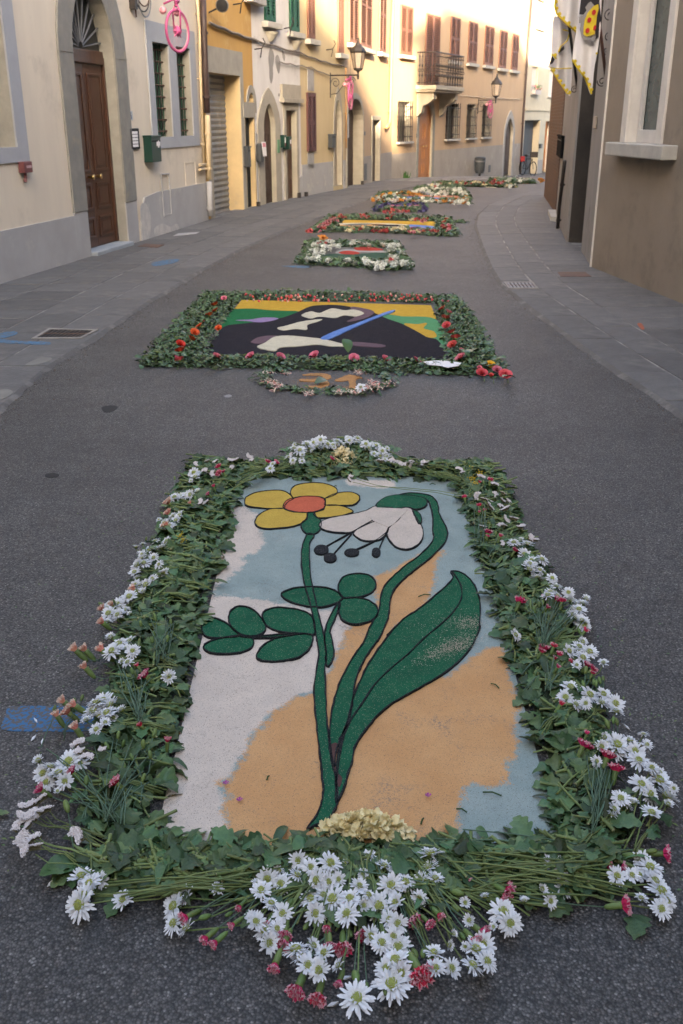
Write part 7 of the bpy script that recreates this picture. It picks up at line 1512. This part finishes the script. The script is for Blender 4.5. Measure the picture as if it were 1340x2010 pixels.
def put_rose(px, py, k, sc, label, group, z=.05, yaw=None, tilt=.7):
    p = G(px, py, z); t = thing('rose', label, 'rose', p, group); a = yaw if yaw is not None else U(0, 6.28); d = V3(math.cos(a) * tilt, math.sin(a) * tilt, 1).normalized(); qn = d.to_track_quat('Z', 'Y')
    fh = inst(ROSE[k], 'flower_head', t, (0, 0, -.01), qn, sc * .8); inst(ROSE_CUP, 'calyx', fh, (0, 0, -.001)); o = inst(ROSE_STEM, 'stem', t, (0, 0, -.015)); o.rotation_euler = (0, 0, a + 1.57)
    return t
random.seed(21)
# ---- second carpet: broad abstract picture in yellow, green and black
z3 = lambda x, y: (460 + x / 3.35, 560 + y / 3.35)
def Z3(s): return [gp(z3(*p)) for p in s]
c2 = thing('sand_carpet', 'second carpet, wide black, yellow and green sand picture with a blue diagonal stripe', 'flower carpet', G(650, 660))
LZ = [.006]
def lay2(par, name, pts, mat, step=.0008, sm=True, jit=.003):
    pts = smooth_poly(pts, True, 5) if sm else pts; pts = [(x + U(-jit, jit), y + U(-jit, jit)) for x, y in pts]; LZ[0] += step; q = MB(); q.slab(pts, .002, LZ[0], drape=True); return q.build(name, mat, par)
s_blk = sand('soot_black_sand', (.017, .016, .022), (.022, .021, .028), (.06, .055, .06), .06); s_yel = sand('deep_yellow_sand', (.56, .36, .05), (.50, .31, .04)); s_grn = sand('dark_green_sand', (.02, .15, .055), (.016, .125, .045)); s_lgr = sand('light_green_sand', (.10, .30, .14)); s_pal = sand('pale_cream_sand', (.62, .58, .44)); s_mau = sand('mauve_sand', (.15, .10, .12)); s_blu = sand('bright_blue_sand', (.09, .19, .50), (.17, .28, .58)); s_lil = sand('lilac_sand', (.30, .22, .40))
lay2(c2, 'yellow_band', Z3([(50, 100), (1290, 135), (1330, 225), (900, 215), (400, 200), (-30, 195)]), s_yel, sm=False)
lay2(c2, 'dark_green_band', Z3([(-20, 175), (20, 160), (120, 158), (230, 168), (330, 172), (430, 180), (420, 240), (250, 320), (-90, 320)]), s_grn)
lay2(c2, 'light_green_band', Z3([(960, 195), (1100, 210), (1320, 228), (1390, 390), (1250, 380), (1050, 300)]), s_lgr)
lay2(c2, 'yellow_patch', Z3([(1115, 258), (1200, 262), (1265, 255), (1245, 290), (1310, 310), (1320, 350), (1200, 345), (1150, 300)]), s_yel)
lay2(c2, 'black_mound', Z3([(-175, 470), (-110, 330), (-60, 275), (60, 258), (200, 240), (330, 215), (420, 180), (500, 145), (600, 135), (700, 138), (800, 155), (900, 180), (1000, 225), (1100, 260), (1180, 300), (1260, 345), (1340, 370), (1390, 460), (1420, 540), (900, 505), (300, 480)]), s_blk)
lay2(c2, 'mauve_patch', Z3([(760, 150), (850, 158), (920, 182), (880, 215), (800, 240), (740, 245), (800, 205)]), s_mau)
lay2(c2, 'lilac_streak', Z3([(10, 237), (110, 232), (190, 220), (285, 224), (250, 240), (190, 250), (140, 250), (90, 242)]), s_lil)
lay2(c2, 'cream_patch', Z3([(440, 205), (500, 180), (560, 190), (640, 160), (720, 172), (790, 168), (850, 190), (800, 212), (720, 205), (660, 222), (560, 214), (500, 226)]), s_pal)
lay2(c2, 'cream_patch', Z3([(282, 290), (350, 272), (420, 252), (500, 238), (575, 232), (540, 250), (480, 268), (475, 300), (400, 296), (320, 305)]), s_pal)
lay2(c2, 'mauve_patch', Z3([(110, 382), (150, 355), (220, 342), (290, 345), (260, 372), (180, 392), (130, 392)]), s_mau)
lay2(c2, 'mauve_patch', Z3([(700, 385), (800, 384), (900, 392), (990, 405), (970, 418), (880, 415), (760, 405)]), s_mau)
lay2(c2, 'cream_patch', Z3([(148, 415), (200, 390), (262, 350), (350, 342), (450, 350), (560, 362), (640, 378), (735, 408), (640, 412), (540, 400), (420, 412), (300, 420), (270, 442), (190, 432)]), s_pal)
lay2(c2, 'blue_stripe', Z3([(565, 362), (620, 330), (700, 298), (800, 262), (920, 215), (1000, 185), (1055, 172), (1040, 186), (960, 215), (860, 258), (740, 312), (640, 358), (600, 370)]), s_blu)
OL = [OVAL, LONG, LONG, LEAVES[3]]; OLM = [OVAL_ME, LONG_ME, LONG_ME]
gk = dict(sc0=.8, temps=OL, mats=[rose_leaf], mes=OLM, group='leafy borders of the second carpet')
rd = lambda p, u, d: U(0, 6.28)
greenery('leaf_border', 'left leafy border of the second carpet with orange red roses', [(472, 588), (455, 610), (432, 640), (415, 670), (405, 705)], [(392, 582), (368, 610), (335, 640), (305, 672), (268, 718)], 150, 1500, 10, rd, .06, **gk)
greenery('leaf_border', 'right leafy border of the second carpet with coral roses', [(850, 590), (858, 610), (866, 640), (870, 670), (878, 712)], [(905, 590), (925, 615), (945, 645), (962, 675), (985, 722)], 150, 1300, 10, rd, .06, **gk)
greenery('leaf_border', 'near leafy border of the second carpet with single pink roses', [(290, 700), (420, 702), (550, 704), (700, 708), (850, 712), (985, 716)], [(275, 722), (400, 724), (550, 726), (700, 730), (850, 738), (1000, 742)], 190, 1300, 60, rd, .05, **gk)
greenery('leaf_border', 'far leafy border of the second carpet dotted with tiny coral buds', [(395, 589), (500, 591), (620, 592), (740, 594), (900, 598)], [(400, 576), (500, 575), (620, 574), (740, 576), (895, 585)], 60, 1000, 10, rd, .05, **gk)
zz2 = lambda x, y: (260 + x / 5.154, 560 + y / 5.154); zz3 = lambda x, y: (800 + x / 5.154, 560 + y / 5.154)
for i, (x, y, k, s_) in enumerate(((480, 658, 'o', 1.3), (480, 590, 'o', 1.25), (597, 540, 'o', 1.45), (625, 472, 'o', 1.25), (678, 410, 'o', 1.2), (775, 298, 'o', 1.2), (840, 250, 'o', 1.2), (835, 190, 'o', 1.2), (870, 428, 'o', 1.0), (925, 128, 'p', 1.0), (712, 355, 'b', .8), (475, 748, 'c', 1.2), (435, 732, 'b', 1.1))):
    p = zz2(x, y); put_rose(p[0], p[1], k, s_, '%s rose, %s in the left border of the second carpet' % ({'o': 'orange red', 'p': 'pale pink', 'b': 'small pink', 'c': 'deep pink'}[k], ordinal(i + 1) + ' counted'), 'roses in the left border of the second carpet', .07)
for i, (x, y, k, s_) in enumerate(((540, 725, 'p', 1.35), (540, 655, 'b', 1.1), (455, 597, 'c', 1.3), (485, 525, 'c', 1.3), (448, 468, 'c', 1.2), (395, 402, 'c', 1.25), (375, 322, 'c', 1.2), (410, 318, 'p', 1.0), (412, 265, 'p', 1.1), (352, 230, 'c', 1.25), (352, 155, 'b', .8), (415, 158, 'b', .9))):
    p = zz3(x, y); put_rose(p[0], p[1], k, s_, '%s rose, %s from the near end in the right border of the second carpet' % ({'p': 'pink', 'b': 'small pink', 'c': 'coral'}[k], ordinal(i + 1)), 'roses in the right border of the second carpet', .07)
for i, (x, y, s_) in enumerate(((425, 700, 1.3), (492, 698, 1.25), (549.5, 699, 1.2), (617.6, 696.7, 1.35), (694, 702, 1.3), (756, 704, 1.2), (817, 706, 1.2))):
    put_rose(x, y, 'p', s_, 'pink rose, %s from the left in the near border of the second carpet' % ordinal(i + 1), 'pink roses in the near border of the second carpet', .06)
for (x, y, k, s_, lab) in ((985, 905, 'c', 2.2, 'largest coral rose at the near right corner of the second carpet'), (748, 885, 'c', 1.9, 'large coral rose at the left of the corner bunch'), (725, 832, 'b', 1.5, 'small pale pink rose above the left corner rose'), (843, 908, 'd', 1.5, 'small coral rose low in the middle of the corner bunch'), (902, 850, 'p', 1.6, 'pink rose between yellow rose and largest corner rose'), (832, 800, 'y', 1.7, 'single yellow rose at the near right corner of the second carpet')):
    p = zz3(x, y); put_rose(p[0], p[1], k, s_ * .72, lab, None, .05, -1.5, .5)
for (x, y, s_, a, lab) in ((683, 692, 1.7, .2, 'upright broad leaf at the near edge of the second carpet'), (935, 690, 1.8, 2.6, 'broad pale leaf low in the right border of the second carpet'), (920, 700, 1.6, .5, 'second broad leaf beside the corner roses'), (1012, 742, 1.4, 1.9, 'pointed leaf right of the largest corner rose'), (430, 706, 1.6, 2.4, 'broad dark leaf beside the leftmost pink rose')):
    p = G(x, y, .07); tag(euler_inst(OVAL_ME, 'loose_leaf', None, p, a, .8 if x == 683 else .25, .2, s_), lab, 'leaf')
q = MB()
tb = bpy.data.meshes
BUDP = MB(); BUDP.lathe([(.001, -.01), (.006, -.004), (.008, .003), (.004, .009), (.001, .01)], 6); bud_pk = BUDP.mesh('rosebud', [r_co], True); bud_pl = BUDP.mesh('rosebud', [M('pale_pink_bud', (.66, .40, .32), var=.15)], True)
def dots(label, group, n, fx, mes, sc, z, name='rosebud', cat='rosebud'):
    for _ in range(n):
        x, y = fx(); p = G(x, y, z * U(.7, 1.2)); o = bpy.data.objects.new(name, random.choice(mes)); COL.objects.link(o); o.location = p; o.rotation_euler = (U(-1, 1), U(-1, 1), U(0, 6)); s_ = sc * U(.7, 1.3); o.scale = (s_,) * 3; tag(o, label, cat, group)
dots('tiny coral or pale rosebud in the far border of the second carpet', 'rosebuds in the far border of the second carpet', 110, lambda: (U(478, 850), U(577, 592)), [bud_pk, bud_pl], 1.3, .055)
# crumpled white paper
pp = [G(*c) for c in ((830, 725), (862, 722), (905, 727), (900, 733), (878, 737), (862, 733), (840, 731))]; q = MB(); q.slab([(p.x, p.y) for p in pp], .055, .058); o = q.build('paper_sheet', paper, org=pp[0]); tag(o, 'crumpled white paper lying on the near border of the second carpet', 'paper')
# number in orange sand with its little wreath
z8 = lambda x, y: (500 + x / 4.786, 680 + y / 4.786)
num = thing('sand_number', 'number 31 written in orange sand on the asphalt before the second carpet', 'number', G(640, 750))
s_or = sand('orange_number_sand', (.55, .28, .10), (.42, .23, .10), (.12, .10, .09), .16)
three = [(450, 272), (520, 260), (620, 258), (690, 268), (720, 290), (700, 308), (655, 318), (690, 335), (700, 355), (680, 378), (620, 392), (520, 394), (480, 378), (590, 372), (625, 358), (600, 343), (540, 335), (430, 330), (430, 313), (540, 312), (600, 305), (640, 290), (610, 279), (540, 278)]
one = [(750, 325), (800, 300), (870, 275), (920, 274), (1010, 298), (955, 310), (950, 360), (945, 410), (888, 408), (884, 370), (880, 325), (820, 332)]
for nm, pl_ in (('digit', three), ('digit', one)):
    q = MB(); q.slab([(x + U(-.004, .004), y + U(-.004, .004)) for x, y in smooth_poly([gp(z8(*p)) for p in pl_], True, 5)], 0, .005); q.build(nm, s_or, num)
q = MB()
for (x, y) in ((560, 300), (600, 360), (900, 300), (920, 380), (480, 330)): g_ = gp(z8(x, y)); crumbs(q, g_[0], g_[1], .05, .03, 260, .002, .002)
tag(q.build('spilled_sand', s_or, num), kind='stuff')
wr1 = thing('leaf_wreath', 'small broken wreath of leaves and torn pink petals around the sand number', 'wreath', G(640, 755), None); wc = parent_world(wr1)
ringp = [z8(*p) for p in ((310, 240), (180, 235), (90, 275), (70, 330), (150, 385), (290, 410), (420, 425), (560, 435), (700, 430), (800, 440), (930, 450), (1070, 430), (1180, 400), (1260, 350), (1210, 290), (1120, 250), (1060, 220), (960, 225))]
items = []; 
for i in range(len(ringp) - 1):
    a, b = G(*ringp[i]), G(*ringp[i + 1])
    for _ in range(20):
        p = a.lerp(b, random.random()); items.append(((p.x - wc.x + rn(0, .02), p.y - wc.y + rn(0, .03), .006 + U(0, .015)), U(0, 6.28), U(-.15, .2), rn(0, .3), U(.5, .95), random.randrange(3)))
for it in items[:90]: euler_inst(OLM[it[5]] if it[5] < 3 else OVAL_ME, 'leaf', wr1, it[0], it[1], it[2], it[3], it[4])
scatter('leaf_litter', wr1, [rose_leaf], OL, items[90:])
q = MB()
for (x, y, n) in ((200, 340, 60), (120, 320, 40), (210, 370, 30), (290, 250, 30), (500, 435, 50), (970, 230, 50), (1000, 250, 20), (1110, 360, 60), (1060, 390, 50), (810, 420, 35), (930, 430, 35), (1260, 340, 20), (140, 240, 16), (170, 410, 10), (1110, 330, 30), (1180, 380, 30)):
    for _ in range(n):
        p = G(*z8(x + rn(0, 30), y + rn(0, 12)), .03 + U(0, .02)); a = U(0, 6.28); d = V3(math.cos(a), math.sin(a), rn(0, .4)) * U(.007, .014); s_ = V3(-d.y, d.x, 0) * .35; q.add([p - d, p + s_, p + d, p - s_], [(0, 1, 2, 3)], random.choice((0, 0, 1)))
tag(q.build('torn_petals', [peach_rim, peach_p], wr1), kind='stuff')
p = G(*z8(995, 385), .05); t = thing('chrysanthemum', 'single white chrysanthemum head in the wreath right of the sand number', 'chrysanthemum', p)
fh = inst(MUM[0], 'flower_head', t, (0, 0, 0), V3(-.1, -.5, 1).to_track_quat('Z', 'Y'), 1.25); inst(CORE, 'flower_centre', fh); inst(CALYX, 'calyx', fh)
tag(euler_inst(OVAL_ME, 'loose_leaf', None, G(*z8(560, 350), .02), -.9, .15, .2, 1.5), 'pointed green leaf lying across the sand number three', 'leaf')
# ---- the farther carpets
fb = {}
def far_border(name_label, quads, n_stuff, n_leaf, hm, sc, group):
    for lab, inner, outer in quads: greenery('leaf_border', lab, inner, outer, n_leaf, n_stuff, 0, rd, hm, group, OL, [rose_leaf], OLM, sc)
def bloom_me(mat, r, seed, fluffy=True):
    random.seed(seed); q = MB()
    petals(q, 11, .003, r, r * .2, R(20), 0, .2); petals(q, 9, .002, r * .8, r * .2, R(50), .003, .2); petals(q, 6, .001, r * .5, r * .2, R(75), .005, .2)
    return q.mesh('bloom', [mat], True)
blue_b = M('violet_bloom_petal', (.13, .11, .26), var=.2); orange_b = M('orange_bloom_petal', (.55, .24, .04), var=.1); white_b = M('white_bloom_petal', (.68, .70, .64), (.6, .62, .55), 50, var=.08); cream_b = M('cream_bloom_petal', (.68, .60, .38), var=.1)
r_pk2 = M('dusty_pink_petal', (.56, .22, .24), var=.2); r_rd2 = M('dusty_red_petal', (.46, .09, .08), var=.2)
BL = {'w': bloom_me(white_b, .05, 1), 'p': bloom_me(r_pk2, .045, 2), 'r': bloom_me(r_rd2, .045, 3), 'v': bloom_me(blue_b, .04, 4), 'o': bloom_me(orange_b, .05, 5), 'c': bloom_me(cream_b, .045, 6)}
NMB = {'w': 'white', 'p': 'pink', 'r': 'red', 'v': 'violet', 'o': 'orange', 'c': 'cream'}
BLOOMS = {}
def blooms(pts, which, where, sc=1.0, z=.09):
    # pts: strings of picture points with counts; one object each
    for (x0, y0, x1, y1, n, ks) in pts:
        for i in range(n):
            f = (i + .5) / n; x = x0 + (x1 - x0) * f + rn(0, 2.5); y = y0 + (y1 - y0) * f + rn(0, 2.0); k = random.choice(ks); p = G(x, y, z * U(.6, 1.2)); o = bpy.data.objects.new(NMB[k] + '_flower', BL[k]); COL.objects.link(o); o.location = p
            o.rotation_euler = (U(-.2, .9), U(-.5, .5), U(0, 6.28)); s_ = sc * U(.75, 1.25); o.scale = (s_, s_, s_ * 1.1); tag(o, None, 'flower', '%s flowers of %s' % (NMB[k], where)); BLOOMS.setdefault((NMB[k], where), []).append((x, o))
z6 = lambda x, y: (570 + x / 3.722, 400 + y / 3.722)
# third
c3_ = thing('sand_carpet', 'third carpet, grey green picture with two red strokes ringed by white flowers', 'flower carpet', G(695, 500)); LZ[0] = .01
lay2(c3_, 'grey_field', [gp(z6(*p)) for p in ((270, 320), (720, 330), (740, 420), (200, 410))], sand('grey_sand', (.16, .16, .15)), sm=False)
lay2(c3_, 'dark_green_field', [gp(z6(*p)) for p in ((240, 380), (400, 370), (520, 372), (720, 355), (740, 425), (200, 425))], sand('grey_green_sand', (.05, .10, .07)))
lay2(c3_, 'pale_streak', [gp(z6(*p)) for p in ((360, 345), (450, 335), (520, 345), (700, 350), (690, 362), (520, 360), (420, 375), (330, 368))], sand('pale_grey_sand', (.36, .37, .36)))
lay2(c3_, 'red_stroke', [gp(z6(*p)) for p in ((470, 325), (560, 322), (660, 335), (665, 348), (560, 350), (480, 345))], sand('red_sand', (.42, .06, .045)))
lay2(c3_, 'red_stroke', [gp(z6(*p)) for p in ((355, 360), (420, 350), (500, 362), (490, 374), (420, 376), (370, 372))], sand('red_sand', (.42, .06, .045)))
far_border('', [('left leafy border of the third carpet under white flowers', [z6(270, 300), z6(240, 350), z6(190, 430)], [z6(130, 280), z6(90, 350), z6(40, 445)]), ('right leafy border of the third carpet under white flowers', [z6(715, 300), z6(720, 350), z6(740, 430)], [z6(800, 310), z6(815, 370), z6(880, 440)]),
    ('near leafy border of the third carpet', [z6(60, 405), z6(300, 412), z6(500, 412), z6(640, 415), z6(880, 430)], [z6(50, 448), z6(300, 462), z6(500, 470), z6(640, 490), z6(895, 492)]), ('far leafy border of the third carpet', [z6(140, 300), z6(400, 322), z6(600, 326), z6(790, 325)], [z6(150, 275), z6(400, 285), z6(600, 288), z6(780, 292)])], 600, 30, .06, 1.2, 'leafy borders of the third carpet')
W3 = 'the third carpet'
blooms([(*z6(100, 400), *z6(210, 400), 12, 'w'), (*z6(150, 350), *z6(235, 350), 14, 'w'), (*z6(150, 305), *z6(230, 300), 10, 'w'), (*z6(230, 320), *z6(360, 310), 14, 'w'), (*z6(250, 285), *z6(320, 280), 6, 'w'), (*z6(430, 300), *z6(470, 265), 5, 'w'), (*z6(510, 300), *z6(600, 300), 5, 'w'), (*z6(660, 295), *z6(690, 300), 3, 'w'),
    (*z6(720, 305), *z6(800, 310), 13, 'w'), (*z6(715, 340), *z6(800, 345), 12, 'w'), (*z6(620, 440), *z6(690, 440), 14, 'w'), (*z6(700, 430), *z6(870, 445), 24, 'w'), (*z6(620, 465), *z6(680, 460), 7, 'w'), (*z6(730, 385), *z6(790, 400), 8, 'w'), (*z6(270, 415), *z6(300, 415), 3, 'w'), (*z6(400, 420), *z6(460, 420), 6, 'w'), (*z6(530, 415), *z6(600, 440), 8, 'w'),
    (*z6(730, 402), *z6(745, 402), 2, 'r'), (*z6(180, 290), *z6(300, 272), 4, 'r')], None, W3, .8)
blooms([(*z6(228, 255), *z6(230, 258), 1, 'o')], None, 'the third carpet', 1.4, .16)
# fourth
c4 = thing('sand_carpet', 'fourth carpet, striped yellow, black and blue picture inside a pink and red border', 'flower carpet', G(755, 445)); LZ[0] = .01
for nm, pts, mat in (('yellow_field', ((395, 122), (1060, 135), (1060, 190), (320, 180)), s_yel), ('pale_field', ((360, 148), (560, 145), (760, 150), (900, 165), (800, 185), (560, 180), (330, 175)), s_pal), ('orange_band', ((340, 160), (600, 150), (700, 158), (560, 172), (320, 176)), sd_orange), ('dark_streak', ((590, 155), (700, 158), (800, 160), (860, 168), (760, 172), (640, 166)), s_blk), ('blue_band', ((880, 158), (1060, 172), (1060, 188), (960, 184), (880, 172)), s_blu), ('grey_streak', ((380, 160), (500, 150), (600, 152), (480, 165)), sand('grey_sand', (.16, .16, .15))), ('violet_patch', ((840, 178), (930, 172), (1000, 190), (900, 196)), s_lil)):
    lay2(c4, nm, [gp(z6(*p)) for p in pts], mat, sm=(nm != 'yellow_field'))
far_border('', [('left leafy border of the fourth carpet with pink flowers', [z6(395, 105), z6(350, 150), z6(290, 190)], [z6(290, 95), z6(215, 150), z6(130, 210)]), ('right leafy border of the fourth carpet with red flowers', [z6(1060, 120), z6(1065, 160), z6(1070, 200)], [z6(1160, 110), z6(1190, 160), z6(1230, 240)]),
    ('near leafy border of the fourth carpet', [z6(200, 185), z6(400, 186), z6(600, 190), z6(800, 192), z6(1000, 196), z6(1150, 205)], [z6(130, 212), z6(400, 212), z6(600, 216), z6(800, 222), z6(1000, 236), z6(1240, 246)]), ('far leafy border of the fourth carpet', [z6(390, 120), z6(600, 122), z6(800, 126), z6(1060, 132)], [z6(390, 96), z6(600, 96), z6(800, 102), z6(1100, 112)])], 500, 15, .07, 1.4, 'leafy borders of the fourth carpet')
W4 = 'the fourth carpet'
blooms([(*z6(210, 190), *z6(330, 110), 22, 'pr'), (*z6(220, 165), *z6(320, 100), 16, 'p'), (*z6(350, 100), *z6(400, 100), 6, 'r'), (*z6(500, 98), *z6(570, 100), 8, 'pr'), (*z6(690, 105), *z6(760, 98), 5, 'pr'), (*z6(860, 112), *z6(1010, 115), 13, 'prc'), (*z6(400, 190), *z6(560, 185), 10, 'rc'), (*z6(600, 207), *z6(700, 205), 13, 'r'), (*z6(690, 190), *z6(710, 195), 3, 'r'),
    (*z6(740, 195), *z6(830, 178), 9, 'c'), (*z6(850, 200), *z6(960, 210), 12, 'pcr'), (*z6(980, 198), *z6(1080, 200), 6, 'r'), (*z6(1110, 180), *z6(1130, 115), 14, 'r'), (*z6(1140, 200), *z6(1180, 160), 10, 'pr'), (*z6(120, 200), *z6(150, 198), 4, 'r')], None, W4, .8)
far_border('', [('thin green sprig lying right of the fourth carpet', [z6(1150, 128), z6(1290, 134)], [z6(1150, 142), z6(1290, 142)])], 60, 4, .03, 1.3, 'green sprigs beside the fourth carpet')
# the rest, each smaller than the last
z5 = lambda x, y: (700 + x / 3.35, 330 + y / 3.35)
def small_carpet(num_, label, inner, outer, fields, spec, sc, where):
    cc = G(sum(p[0] for p in inner) / 4, sum(p[1] for p in inner) / 4); t = thing('sand_carpet', label, 'flower carpet', cc); LZ[0] = .012
    for nm, pts, mat in fields: lay2(t, nm, [gp(p) for p in pts], mat, sm=False, jit=.01)
    nm4 = ('left', 'far', 'right', 'near'); i_, o_ = inner, outer       # far left, far right, near right, near left
    sides = ((0, 3), (0, 1), (1, 2), (3, 2))
    for nme, (a, b) in zip(nm4, sides):
        greenery('leaf_border', '%s leafy border of %s' % (nme, where), [i_[a], i_[b]], [o_[a], o_[b]], 6, 260, 0, rd, .08, 'leafy borders of ' + where, OL, [rose_leaf], OLM, sc)
    blooms(spec, None, where, sc * .62, .11)
small_carpet(5, 'fifth carpet, small violet bordered picture with pink and yellow bars', [z5(190, 242), z5(430, 242), z5(430, 268), z5(180, 268)], [z5(160, 228), z5(450, 228), z5(450, 296), z5(95, 290)],
    [('pink_bar', [z5(200, 245), z5(285, 245), z5(285, 268), z5(190, 268)], sand('pink_sand', (.42, .16, .24))), ('yellow_bar', [z5(288, 245), z5(325, 245), z5(325, 268), z5(288, 268)], s_yel), ('pink_bar', [z5(328, 245), z5(430, 245), z5(430, 266), z5(328, 268)], sand('pink_sand', (.42, .16, .24)))],
    [(*z5(110, 280), *z5(180, 235), 18, 'v'), (*z5(190, 234), *z5(440, 236), 26, 'v'), (*z5(440, 240), *z5(450, 285), 20, 'v'), (*z5(400, 290), *z5(460, 285), 10, 'v'), (*z5(185, 286), *z5(330, 288), 18, 'rp')], 1.5, 'the fifth carpet')
small_carpet(6, 'sixth carpet, long orange and blue strip ringed by white and orange flowers', [z5(250, 178), z5(680, 182), z5(700, 208), z5(230, 204)], [z5(150, 165), z5(730, 180), z5(755, 242), z5(95, 216)],
    [('blue_band', [z5(250, 192), z5(400, 190), z5(620, 198), z5(640, 208), z5(240, 204)], s_blu), ('salmon_band', [z5(290, 176), z5(660, 186), z5(700, 205), z5(380, 190)], sand('salmon_sand', (.52, .24, .16)))],
    [(*z5(105, 212), *z5(200, 172), 22, 'wo'), (*z5(200, 172), *z5(300, 168), 12, 'wo'), (*z5(110, 214), *z5(400, 214), 30, 'wwo'), (*z5(400, 212), *z5(740, 228), 38, 'wwwo'), (*z5(640, 228), *z5(740, 200), 16, 'wo'), (*z5(330, 172), *z5(430, 174), 8, 'o')], 1.6, 'the sixth carpet')
small_carpet(7, 'seventh carpet, bed of white flowers behind the orange and blue strip', [z5(440, 148), z5(640, 148), z5(640, 166), z5(440, 166)], [z5(400, 128), z5(700, 130), z5(725, 172), z5(370, 172)],
    [('pale_field', [z5(440, 148), z5(640, 148), z5(640, 166), z5(440, 166)], s_pal)],
    [(*z5(370, 158), *z5(460, 135), 20, 'w'), (*z5(460, 136), *z5(680, 142), 28, 'w'), (*z5(450, 165), *z5(600, 165), 24, 'w'), (*z5(640, 150), *z5(725, 165), 20, 'w')], 1.6, 'the seventh carpet')
small_carpet(8, 'eighth carpet, long pale band in a green border at the bend', [z5(640, 112), z5(900, 114), z5(940, 128), z5(680, 118)], [z5(500, 98), z5(1030, 110), z5(1060, 128), z5(560, 122)],
    [('cream_band', [z5(640, 110), z5(800, 108), z5(940, 124), z5(900, 130), z5(720, 118)], s_pal)],
    [(*z5(485, 112), *z5(560, 105), 14, 'wcr'), (*z5(620, 98), *z5(860, 104), 16, 'rc'), (*z5(980, 115), *z5(1045, 120), 12, 'wc')], 1.8, 'the eighth carpet')
small_carpet(9, 'farthest carpet, salmon and cream strip before the cream house', [z5(900, 88), z5(1100, 90), z5(1140, 102), z5(960, 98)], [z5(870, 80), z5(1140, 84), z5(1160, 104), z5(900, 104)],
    [('salmon_band', [z5(880, 92), z5(1000, 88), z5(1140, 96), z5(1130, 104), z5(990, 102)], sand('salmon_sand', (.52, .24, .16)))],
    [(*z5(975, 78), *z5(1010, 78), 7, 'w'), (*z5(1050, 74), *z5(1140, 76), 12, 'w'), (*z5(880, 95), *z5(960, 92), 12, 'rp'), (*z5(1195, 72), *z5(1225, 74), 6, 'o')], 2.0, 'the farthest carpet')
for n_ in list(bpy.data.meshes):
    if n_.users == 0: bpy.data.meshes.remove(n_)

for (k, where), L_ in BLOOMS.items():
    L_.sort(key=lambda a: a[0])
    for i, (x, o) in enumerate(L_): o['label'] = '%s flower head, %s from the left in the border of %s' % (k, ordinal(i + 1), where)
rb = sorted([o for o in COL.objects if o.get('category') == 'rosebud'], key=lambda o: o.location.x / o.location.y)
for i, o in enumerate(rb): o['label'] = 'tiny rosebud, %s from the left in the far border of the second carpet' % ordinal(i + 1)
# grit, crumbs and leaf dust gathered along the kerbs and around the carpets
random.seed(5); q = MB()
for _ in range(2600):
    s_ = random.random() < .55; y = U(4.5, 20); e = edge_l(y) if s_ else edge_r(y); x = e + (abs(rn(0, .10)) * (1 if s_ else -1)) + rn(0, .01); r = U(.002, .007); a = U(0, 6.28)
    q.add([(x + r * math.cos(a), y + r * math.sin(a), .001), (x + r * math.cos(a + 2), y + r * math.sin(a + 2), .001), (x + r * math.cos(a + 4.1), y + r * math.sin(a + 4.1), .001), (x, y, .001 + r)], [(0, 1, 3), (1, 2, 3), (2, 0, 3)], random.choice((0, 0, 1)))
tag(q.build('grit', [M('kerb_grit', (.10, .095, .09)), M('dry_leaf_crumb', (.13, .09, .05))]), 'fine grit and dry crumbs gathered along both kerb edges', 'grit', None, 'stuff')
q = MB()
for _ in range(700):
    s_ = random.choice((-1, 1)); y = U(1.7, 4.8); x = s_ * (.78 + abs(rn(0, .22))); r = U(.001, .0035); a = U(0, 6.28); l = U(1, 3.5)
    q.add([(x - r * l * math.cos(a), y - r * l * math.sin(a), .001), (x + r * math.sin(a), y - r * math.cos(a), .002), (x + r * l * math.cos(a), y + r * l * math.sin(a), .001), (x - r * math.sin(a), y + r * math.cos(a), .003)], [(0, 1, 2, 3)], random.choice((0, 0, 1)))
tag(q.build('leaf_crumbs', [leaf_m, stem_m]), 'tiny green leaf and stem crumbs on the asphalt beside the borders', 'leaf crumbs', None, 'stuff')
